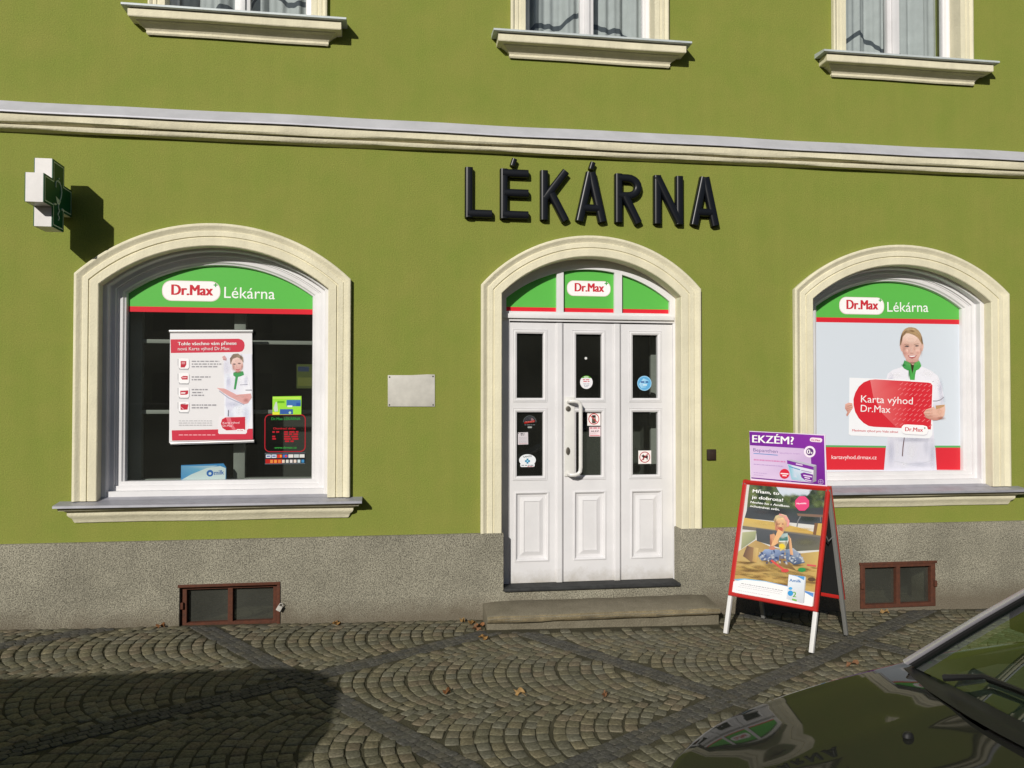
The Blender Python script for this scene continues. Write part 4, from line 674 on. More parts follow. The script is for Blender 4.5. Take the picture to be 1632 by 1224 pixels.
DRAW['poster']=[
('P',1,(200,52,72),[(-1.7184,2.2333),(-1.2093,2.2446),(-1.1834,2.2357),(-1.1686,2.2168),(-1.164,2.1938),(-1.1682,2.167),(-1.1828,2.1454),(-1.2085,2.1398),(-1.7153,2.1274)]),
('T', 2, (250, 236, 236), 'Tohle všechno vám přinese', (-1.6626, 2.1877), (-1.2259, 2.197), 0.0258, 1),
('T', 2, (248, 228, 230), 'nová Karta výhod Dr.Max:', (-1.6623, 2.1484), (-1.2726, 2.1552), 0.0257, 0),
('P',1,(178,178,182),[(-1.6646,2.0825),(-1.591,2.0793),(-1.5816,1.996),(-1.6517,1.9978),(-1.6642,2.0371)]),
('P',2,(242,240,242),[(-1.6574,2.0841),(-1.5874,2.0846),(-1.5794,2.0756),(-1.5789,2.015),(-1.5875,2.0058),(-1.6409,2.0055),(-1.6569,2.0182)]),
('P',3,(186,40,56),[(-1.6414,2.066),(-1.5995,2.0664),(-1.5993,2.0376),(-1.6121,2.0163),(-1.641,2.0161)]),
('P',4,(240,200,206),[(-1.6341,2.0536),(-1.6081,2.0538),(-1.6081,2.0576),(-1.6341,2.0574)]),
('P',4,(240,200,206),[(-1.634,2.043),(-1.608,2.0432),(-1.6081,2.047),(-1.634,2.0468)]),
('P',1,(178,178,182),[(-1.6637,1.969),(-1.5901,1.9657),(-1.5807,1.8824),(-1.6507,1.8844),(-1.6633,1.9237)]),
('P',2,(242,240,242),[(-1.6565,1.9706),(-1.5865,1.971),(-1.5785,1.9619),(-1.578,1.9013),(-1.5866,1.8922),(-1.64,1.892),(-1.6559,1.9048)]),
('P',3,(190,48,64),[(-1.6389,1.9389),(-1.6224,1.9503),(-1.5885,1.9505),(-1.5883,1.9225),(-1.6294,1.9223)]),
('P',4,(236,190,198),[(-1.6294,1.9329),(-1.5955,1.9346),(-1.5958,1.9406),(-1.6297,1.9389)]),
('P',1,(178,178,182),[(-1.6628,1.8579),(-1.5892,1.8543),(-1.5798,1.7711),(-1.6498,1.7733),(-1.6624,1.8126)]),
('P',2,(242,240,242),[(-1.6556,1.8594),(-1.5856,1.8596),(-1.5776,1.8506),(-1.5771,1.79),(-1.5857,1.7809),(-1.6391,1.7809),(-1.655,1.7937)]),
('P',3,(190,48,64),[(-1.6424,1.8353),(-1.5833,1.8385),(-1.5845,1.8127),(-1.596,1.8051),(-1.6407,1.8035)]),
('P',4,(240,225,228),[(-1.6358,1.8232),(-1.6034,1.8248),(-1.6069,1.8127),(-1.6357,1.8126)]),
('P',1,(178,178,182),[(-1.6619,1.7461),(-1.5883,1.7423),(-1.579,1.6591),(-1.6489,1.6615),(-1.6615,1.7008)]),
('P',2,(242,240,242),[(-1.6547,1.7476),(-1.5847,1.7476),(-1.5767,1.7385),(-1.5762,1.678),(-1.5848,1.6689),(-1.6382,1.669),(-1.6541,1.6819)]),
('P',3,(186,40,56),[(-1.6401,1.7272),(-1.581,1.731),(-1.5879,1.6894),(-1.6383,1.6872)]),
('P',4,(236,190,198),[(-1.6363,1.7066),(-1.6182,1.69),(-1.6153,1.6934),(-1.6335,1.71)]),
('P',4,(140,30,44),[(-1.6384,1.7272),(-1.6023,1.7325),(-1.603,1.737),(-1.639,1.7317)]),
('P',1,(150,148,154),[(-1.5604,2.0598),(-1.5274,2.0601),(-1.5275,2.0692),(-1.5605,2.0689)]),
('P',1,(150,148,154),[(-1.5209,2.0601),(-1.5022,2.0603),(-1.5022,2.0694),(-1.521,2.0693)]),
('P',1,(150,148,154),[(-1.4956,2.0603),(-1.4655,2.0606),(-1.4656,2.0697),(-1.4957,2.0695)]),
('P',1,(150,148,154),[(-1.459,2.0606),(-1.4333,2.0608),(-1.4334,2.0699),(-1.459,2.0697)]),
('P',1,(150,148,154),[(-1.4268,2.0609),(-1.3937,2.0611),(-1.3938,2.0703),(-1.4268,2.07)]),
('P',1,(150,148,154),[(-1.3872,2.0612),(-1.3664,2.0613),(-1.3664,2.0705),(-1.3872,2.0703)]),
('P',1,(150,148,154),[(-1.3598,2.0614),(-1.3546,2.0614),(-1.3547,2.0706),(-1.3599,2.0705)]),
('P',1,(150,148,154),[(-1.5603,2.0386),(-1.5478,2.0387),(-1.5479,2.0478),(-1.5603,2.0477)]),
('P',1,(150,148,154),[(-1.5413,2.0387),(-1.5152,2.0389),(-1.5152,2.048),(-1.5413,2.0478)]),
('P',1,(150,148,154),[(-1.5086,2.039),(-1.4876,2.0391),(-1.4877,2.0482),(-1.5087,2.0481)]),
('P',1,(150,148,154),[(-1.4811,2.0392),(-1.4479,2.0394),(-1.4479,2.0485),(-1.4811,2.0483)]),
('P',1,(150,148,154),[(-1.4413,2.0395),(-1.4302,2.0395),(-1.4303,2.0487),(-1.4414,2.0486)]),
('P',1,(150,148,154),[(-1.4236,2.0396),(-1.4034,2.0397),(-1.4034,2.0489),(-1.4237,2.0487)]),
('P',1,(150,148,154),[(-1.3968,2.0398),(-1.3788,2.0399),(-1.3789,2.0491),(-1.3969,2.0489)]),
('P',1,(150,148,154),[(-1.3722,2.04),(-1.3616,2.04),(-1.3617,2.0492),(-1.3723,2.0491)]),
('P',1,(150,148,154),[(-1.355,2.0401),(-1.3391,2.0402),(-1.3392,2.0494),(-1.3551,2.0492)]),
('P',1,(150,148,154),[(-1.5601,2.0181),(-1.5361,2.0183),(-1.5362,2.0274),(-1.5602,2.0272)]),
('P',1,(150,148,154),[(-1.5296,2.0183),(-1.5041,2.0185),(-1.5041,2.0276),(-1.5296,2.0274)]),
('P',1,(150,148,154),[(-1.4975,2.0186),(-1.4811,2.0187),(-1.4812,2.0278),(-1.4976,2.0277)]),
('P',1,(150,148,154),[(-1.4745,2.0187),(-1.443,2.0189),(-1.443,2.028),(-1.4746,2.0278)]),
('P',1,(150,148,154),[(-1.4364,2.019),(-1.4076,2.0192),(-1.4077,2.0283),(-1.4365,2.0281)]),
('P',1,(150,148,154),[(-1.401,2.0192),(-1.3688,2.0194),(-1.3689,2.0286),(-1.4011,2.0283)]),
('P',1,(150,148,154),[(-1.5595,1.9385),(-1.5428,1.9386),(-1.5429,1.9477),(-1.5596,1.9476)]),
('P',1,(150,148,154),[(-1.5363,1.9386),(-1.5033,1.9388),(-1.5034,1.9479),(-1.5364,1.9477)]),
('P',1,(150,148,154),[(-1.4968,1.9388),(-1.4671,1.939),(-1.4672,1.9481),(-1.4968,1.948)]),
('P',1,(150,148,154),[(-1.4606,1.939),(-1.4357,1.9391),(-1.4357,1.9483),(-1.4606,1.9481)]),
('P',1,(150,148,154),[(-1.4291,1.9392),(-1.4194,1.9392),(-1.4195,1.9483),(-1.4292,1.9483)]),
('P',1,(150,148,154),[(-1.5593,1.9173),(-1.5485,1.9174),(-1.5485,1.9265),(-1.5594,1.9264)]),
('P',1,(150,148,154),[(-1.5419,1.9174),(-1.5216,1.9175),(-1.5217,1.9266),(-1.542,1.9265)]),
('P',1,(150,148,154),[(-1.5151,1.9175),(-1.4871,1.9176),(-1.4872,1.9267),(-1.5151,1.9266)]),
('P',1,(150,148,154),[(-1.5587,1.84),(-1.5404,1.8401),(-1.5405,1.8492),(-1.5588,1.8491)]),
('P',1,(150,148,154),[(-1.5339,1.8401),(-1.5081,1.8402),(-1.5081,1.8493),(-1.534,1.8492)]),
('P',1,(150,148,154),[(-1.5016,1.8402),(-1.4837,1.8402),(-1.4838,1.8493),(-1.5016,1.8493)]),
('P',1,(150,148,154),[(-1.4771,1.8402),(-1.4652,1.8403),(-1.4653,1.8494),(-1.4772,1.8494)]),
('P',1,(150,148,154),[(-1.4587,1.8403),(-1.4405,1.8403),(-1.4405,1.8495),(-1.4588,1.8494)]),
('P',1,(150,148,154),[(-1.5542,1.8173),(-1.5236,1.8174),(-1.5237,1.8265),(-1.5543,1.8264)]),
('P',1,(150,148,154),[(-1.5171,1.8174),(-1.4887,1.8175),(-1.4888,1.8266),(-1.5172,1.8265)]),
('P',1,(150,148,154),[(-1.4822,1.8175),(-1.4788,1.8175),(-1.4789,1.8266),(-1.4823,1.8266)]),
('P',1,(150,148,154),[(-1.5584,1.7961),(-1.546,1.7961),(-1.5461,1.8052),(-1.5584,1.8052)]),
('P',1,(150,148,154),[(-1.5395,1.7961),(-1.5172,1.7962),(-1.5172,1.8053),(-1.5396,1.8052)]),
('P',1,(150,148,154),[(-1.5106,1.7962),(-1.486,1.7962),(-1.4861,1.8053),(-1.5107,1.8053)]),
('P',1,(150,148,154),[(-1.4795,1.7962),(-1.467,1.7962),(-1.4671,1.8054),(-1.4795,1.8053)]),
('P',1,(150,148,154),[(-1.5578,1.7204),(-1.5288,1.7204),(-1.5288,1.7295),(-1.5578,1.7295)]),
('P',1,(150,148,154),[(-1.5223,1.7204),(-1.5064,1.7204),(-1.5065,1.7295),(-1.5223,1.7295)]),
('P',1,(150,148,154),[(-1.4999,1.7204),(-1.4897,1.7204),(-1.4898,1.7295),(-1.5,1.7295)]),
('P',1,(150,148,154),[(-1.4832,1.7204),(-1.472,1.7204),(-1.4721,1.7295),(-1.4833,1.7295)]),
('P',1,(150,148,154),[(-1.4655,1.7204),(-1.4417,1.7204),(-1.4418,1.7295),(-1.4656,1.7295)]),
('P',1,(150,148,154),[(-1.4352,1.7204),(-1.4122,1.7204),(-1.4123,1.7295),(-1.4352,1.7295)]),
('P',1,(150,148,154),[(-1.4056,1.7204),(-1.3752,1.7204),(-1.3753,1.7295),(-1.4057,1.7295)]),
('P',1,(150,148,154),[(-1.5576,1.6992),(-1.5283,1.6992),(-1.5284,1.7083),(-1.5577,1.7083)]),
('P',1,(150,148,154),[(-1.5218,1.6992),(-1.5038,1.6992),(-1.5038,1.7082),(-1.5219,1.7083)]),
('P',1,(150,148,154),[(-1.4972,1.6991),(-1.4732,1.6991),(-1.4733,1.7082),(-1.4973,1.7082)]),
('P',1,(150,148,154),[(-1.4666,1.6991),(-1.4372,1.6991),(-1.4373,1.7082),(-1.4667,1.7082)]),
('P',1,(188,187,190),[(-1.652,1.5996),(-1.636,1.5995),(-1.636,1.6056),(-1.6521,1.6056)]),
('P',1,(188,187,190),[(-1.6295,1.5995),(-1.6066,1.5994),(-1.6066,1.6055),(-1.6296,1.6056)]),
('P',1,(188,187,190),[(-1.6001,1.5994),(-1.5834,1.5994),(-1.5835,1.6054),(-1.6001,1.6055)]),
('P',1,(188,187,190),[(-1.5769,1.5994),(-1.5479,1.5993),(-1.548,1.6053),(-1.577,1.6054)]),
('P',1,(188,187,190),[(-1.5414,1.5993),(-1.5139,1.5992),(-1.514,1.6052),(-1.5415,1.6053)]),
('P',1,(188,187,190),[(-1.5074,1.5992),(-1.4943,1.5991),(-1.4944,1.6052),(-1.5075,1.6052)]),
('P',1,(188,187,190),[(-1.4878,1.5991),(-1.4742,1.5991),(-1.4743,1.6051),(-1.4878,1.6052)]),
('P',1,(188,187,190),[(-1.4677,1.599),(-1.4517,1.599),(-1.4517,1.6051),(-1.4677,1.6051)]),
('P',1,(188,187,190),[(-1.4452,1.599),(-1.4316,1.5989),(-1.4316,1.605),(-1.4452,1.605)]),
('P',1,(188,187,190),[(-1.4251,1.5989),(-1.4064,1.5989),(-1.4065,1.6049),(-1.4251,1.605)]),
('P',1,(188,187,190),[(-1.6519,1.583),(-1.6274,1.5829),(-1.6274,1.5889),(-1.6519,1.589)]),
('P',1,(188,187,190),[(-1.6209,1.5829),(-1.5884,1.5828),(-1.5885,1.5888),(-1.621,1.5889)]),
('P',1,(188,187,190),[(-1.5819,1.5827),(-1.5706,1.5827),(-1.5706,1.5888),(-1.582,1.5888)]),
('P',1,(188,187,190),[(-1.5641,1.5827),(-1.5415,1.5826),(-1.5415,1.5887),(-1.5641,1.5887)]),
('P',1,(188,187,190),[(-1.535,1.5826),(-1.5216,1.5825),(-1.5217,1.5886),(-1.535,1.5886)]),
('P',1,(188,187,190),[(-1.5151,1.5825),(-1.483,1.5824),(-1.4831,1.5885),(-1.5152,1.5886)]),
('P',1,(188,187,190),[(-1.4765,1.5824),(-1.448,1.5823),(-1.4481,1.5884),(-1.4766,1.5884)]),
('P',1,(188,187,190),[(-1.4415,1.5823),(-1.4264,1.5822),(-1.4264,1.5883),(-1.4415,1.5883)]),
('P',1,(188,187,190),[(-1.4198,1.5822),(-1.4058,1.5821),(-1.4058,1.5882),(-1.4199,1.5883)]),
('P',1,(188,187,190),[(-1.6517,1.5664),(-1.6303,1.5663),(-1.6304,1.5723),(-1.6518,1.5724)]),
('P',1,(188,187,190),[(-1.6238,1.5663),(-1.6109,1.5662),(-1.6109,1.5723),(-1.6239,1.5723)]),
('P',1,(188,187,190),[(-1.6044,1.5662),(-1.5794,1.5661),(-1.5794,1.5721),(-1.6044,1.5722)]),
('P',1,(188,187,190),[(-1.5729,1.5661),(-1.5456,1.566),(-1.5457,1.572),(-1.5729,1.5721)]),
('P',1,(188,187,190),[(-1.5391,1.5659),(-1.5258,1.5659),(-1.5258,1.572),(-1.5392,1.572)]),
('P',1,(188,187,190),[(-1.5193,1.5659),(-1.5006,1.5658),(-1.5007,1.5719),(-1.5193,1.5719)]),
('P',1,(188,187,190),[(-1.4941,1.5658),(-1.482,1.5657),(-1.482,1.5718),(-1.4942,1.5718)]),
('P',1,(188,187,190),[(-1.4755,1.5657),(-1.4493,1.5656),(-1.4493,1.5717),(-1.4755,1.5718)]),
('P',1,(188,187,190),[(-1.4427,1.5656),(-1.4325,1.5655),(-1.4326,1.5716),(-1.4428,1.5717)]),
('P',1,(188,187,190),[(-1.426,1.5655),(-1.4057,1.5654),(-1.4057,1.5715),(-1.426,1.5716)]),
('P',1,[(226,226,236),(226,226,236),(236,236,242),(236,236,242)],[(-1.3222,2.1273),(-1.1089,2.1254),(-1.099,1.5284),(-1.3106,1.5293)]),
('P',2,(228,232,242),[(-1.3101,1.9672),(-1.2478,1.9752),(-1.1669,1.968),(-1.1333,1.9146),(-1.1054,1.8228),(-1.1026,1.731),(-1.1131,1.6545),(-1.1344,1.5324),(-1.3106,1.5331),(-1.3038,1.8072)]),
('P',3,[(236,236,244),(236,236,244),(236,236,244),(236,236,244),(236,236,244),(215,216,232),(215,216,232),(215,216,232)],[(-1.2478,1.9714),(-1.1669,1.968),(-1.1296,1.907),(-1.1068,1.8152),(-1.1657,1.7998),(-1.2822,1.6548),(-1.3047,1.731),(-1.2987,1.9139)]),
('P',4,(206,160,160),[(-1.333,2.1005),(-1.3148,2.1121),(-1.2985,2.0893),(-1.3013,2.0725),(-1.3218,2.0754)]),
('P',5,(170,110,116),[(-1.3281,2.0811),(-1.3039,2.076),(-1.3032,2.0797),(-1.3274,2.0849)]),
('P',4,[(222,180,176),(222,180,176),(222,180,176),(214,160,158),(214,160,158),(214,160,158),(214,160,158),(214,160,158)],[(-1.3714,1.8588),(-1.3421,1.8528),(-1.3129,1.8491),(-1.2393,1.8035),(-1.1142,1.8152),(-1.1066,1.7846),(-1.1358,1.7387),(-1.1652,1.731)]),
('P',4,(216,164,162),[(-1.3714,1.8588),(-1.3237,1.8224),(-1.2832,1.7958),(-1.1652,1.731),(-1.1358,1.7425),(-1.1803,1.7845),(-1.2393,1.8149),(-1.2982,1.8468),(-1.3129,1.8529)]),
('P',3,(168,170,188),[(-1.3552,1.833),(-1.2849,1.7772),(-1.1667,1.7237),(-1.1638,1.7307),(-1.2813,1.7839),(-1.3508,1.839)]),
('P',4,(64,150,86),[(-1.2478,1.9767),(-1.2259,1.9868),(-1.1744,1.9894),(-1.1668,1.9603),(-1.1962,1.9487),(-1.2123,1.9448),(-1.2286,1.847),(-1.2432,1.847),(-1.2314,1.9447),(-1.2477,1.9561)]),
('P',5,[(150,130,112),(120,102,92),(120,102,92),(150,130,112),(168,150,128),(150,130,112)],[(-1.2703,2.0438),(-1.2743,2.0895),(-1.2489,2.1241),(-1.2121,2.1283),(-1.1751,2.098),(-1.1712,2.0598)]),
('P',6,[(230,200,192),(230,200,192),(230,200,192),(230,200,192),(230,200,192),(214,170,164),(214,170,164),(214,170,164),(214,170,164)],[(-1.2645,2.0514),(-1.2523,2.0859),(-1.2193,2.0976),(-1.1898,2.0864),(-1.1763,2.0597),(-1.1746,2.0292),(-1.1891,1.9946),(-1.2148,1.9792),(-1.2443,1.9981)]),
('P',7,(120,100,100),[(-1.2307,2.044),(-1.2326,2.0413),(-1.2377,2.0396),(-1.2441,2.0396),(-1.2493,2.0412),(-1.2512,2.0439),(-1.2493,2.0466),(-1.2442,2.0483),(-1.2378,2.0484),(-1.2327,2.0467)]),
('P',7,(120,100,100),[(-1.1925,2.0504),(-1.1944,2.0477),(-1.1996,2.046),(-1.2059,2.046),(-1.2111,2.0476),(-1.2131,2.0503),(-1.2111,2.053),(-1.206,2.0547),(-1.1996,2.0548),(-1.1945,2.0531)]),
('P',7,(186,98,104),[(-1.2319,2.0074),(-1.2113,2.0029),(-1.1907,2.0122),(-1.2075,1.9945),(-1.2245,1.9967)]),
('P',7,(206,160,152),[(-1.2266,2.0403),(-1.2263,2.0204),(-1.2156,2.0163),(-1.2145,2.02),(-1.223,2.022),(-1.2229,2.0403)]),
('P',5,(96,92,110),[(-1.1549,1.8392),(-1.107,1.8393),(-1.107,1.8447),(-1.155,1.8445)]),
('P',5,(130,130,150),[(-1.1956,1.8803),(-1.1382,1.8844),(-1.1384,1.8882),(-1.1958,1.8841)]),
('P',4,(90,86,100),[(-1.2853,1.6854),(-1.2865,1.6359),(-1.2806,1.6357),(-1.2795,1.6852)]),
('P',1,(200,52,72),[(-1.7032,1.5289),(-1.0991,1.5398),(-1.097,1.4558),(-1.6997,1.4505)]),
('P',2,(232,160,168),[(-1.6511,1.4894),(-1.6186,1.4892),(-1.6187,1.4968),(-1.6512,1.4969)]),
('P',2,(232,160,168),[(-1.6121,1.4892),(-1.5812,1.489),(-1.5813,1.4966),(-1.6122,1.4967)]),
('P',2,(232,160,168),[(-1.5747,1.489),(-1.5524,1.4889),(-1.5525,1.4964),(-1.5748,1.4965)]),
('P',2,(232,160,168),[(-1.5459,1.4888),(-1.5129,1.4886),(-1.5129,1.4962),(-1.546,1.4964)]),
('P',2,(232,160,168),[(-1.5064,1.4886),(-1.4827,1.4885),(-1.4828,1.496),(-1.5064,1.4962)]),
('P',2,(232,160,168),[(-1.4762,1.4884),(-1.4481,1.4883),(-1.4482,1.4959),(-1.4762,1.496)]),
('P',2,(232,160,168),[(-1.4416,1.4882),(-1.4114,1.4881),(-1.4115,1.4957),(-1.4416,1.4958)]),
('P',2,(232,160,168),[(-1.4049,1.488),(-1.3796,1.4879),(-1.3796,1.4955),(-1.4049,1.4956)]),
('P',3,(232,226,230),[(-1.3515,1.6283),(-1.3406,1.6359),(-1.1535,1.6355),(-1.1439,1.624),(-1.1416,1.5095),(-1.1526,1.4981),(-1.3505,1.4991),(-1.3586,1.5091)]),
('P',4,(196,44,62),[(-1.304,1.6282),(-1.1557,1.6317),(-1.155,1.5325),(-1.2959,1.527),(-1.3253,1.5446),(-1.3387,1.5789),(-1.3294,1.6131)]),
('P',5,(218,110,122),[(-1.3003,1.6275),(-1.2674,1.6289),(-1.2523,1.5786),(-1.2227,1.5297),(-1.2447,1.5283),(-1.2816,1.5711)]),
('T', 6, (240, 220, 224), 'Karta výhod', (-1.3241, 1.5773), (-1.1995, 1.5799), 0.0167, 0),
('T', 6, (240, 220, 224), 'Dr.Max', (-1.3239, 1.5545), (-1.2522, 1.5557), 0.0167, 0),
('P',5,(244,240,242),[(-1.219,1.5365),(-1.1639,1.5363),(-1.1601,1.521),(-1.2189,1.5175)]),
('T', 6, (200, 80, 92), 'Dr.Max', (-1.2138, 1.522), (-1.1697, 1.5226), 0.0107, 1),
('B',6.5,(240,212,204),(-1.2154,2.0671),(-1.1786,2.0674),(-1.2152,2.0396),.6),
('B',6.5,(206,160,152),(-1.2481,2.021),(-1.232,2.0211),(-1.2479,1.9828),.6),
('B',6.5,(176,120,112),(-1.2148,1.983),(-1.1706,1.9833),(-1.2147,1.9738),.6),
('B',6.5,(150,112,110),(-1.2395,2.0455),(-1.2219,2.0456),(-1.2394,2.0363),.5),
('B',6.5,(150,112,110),(-1.2028,2.0504),(-1.1851,2.0505),(-1.2027,2.0412),.5),
('B',6.5,(206,160,150),(-1.182,2.0215),(-1.1702,2.0215),(-1.1817,1.9863),.5),
('B',6.5,(170,150,128),(-1.2414,2.1127),(-1.212,2.113),(-1.2413,2.0975),.5),
('B',6.5,(100,84,76),(-1.1898,2.0979),(-1.1751,2.098),(-1.1896,2.0673),.5),
('B',3.5,(208,210,228),(-1.2841,1.914),(-1.2621,1.914),(-1.2836,1.853),.42),
('B',3.5,(206,208,226),(-1.1518,1.9145),(-1.1296,1.9146),(-1.1513,1.8533),.36),
('B',3.5,(246,246,250),(-1.2105,1.899),(-1.1738,1.8991),(-1.2102,1.8532),.36),
('B',3.5,(200,204,224),(-1.2388,1.731),(-1.1505,1.731),(-1.2385,1.7005),.36),
('B',3.5,(206,210,228),(-1.2674,1.6396),(-1.2308,1.6395),(-1.2669,1.571),.3),
('B',3.5,(206,210,228),(-1.15,1.6546),(-1.1131,1.6545),(-1.1494,1.563),.36),
('B',3.5,(244,244,250),(-1.2017,1.6852),(-1.1576,1.6852),(-1.2013,1.6242),.3),
('B',3.5,(214,214,228),(-1.2995,2.0207),(-1.2555,2.021),(-1.2988,1.9291),.36),
('B',.5,(230,228,230),(-1.5313,1.8522),(-1.5096,1.8523),(-1.5311,1.8295),.12),
('B',4.5,(232,192,188),(-1.1951,1.7921),(-1.1288,1.7922),(-1.195,1.7784),.6),
('B',4.5,(196,140,136),(-1.1507,1.7616),(-1.1212,1.7616),(-1.1506,1.7387),.6)]
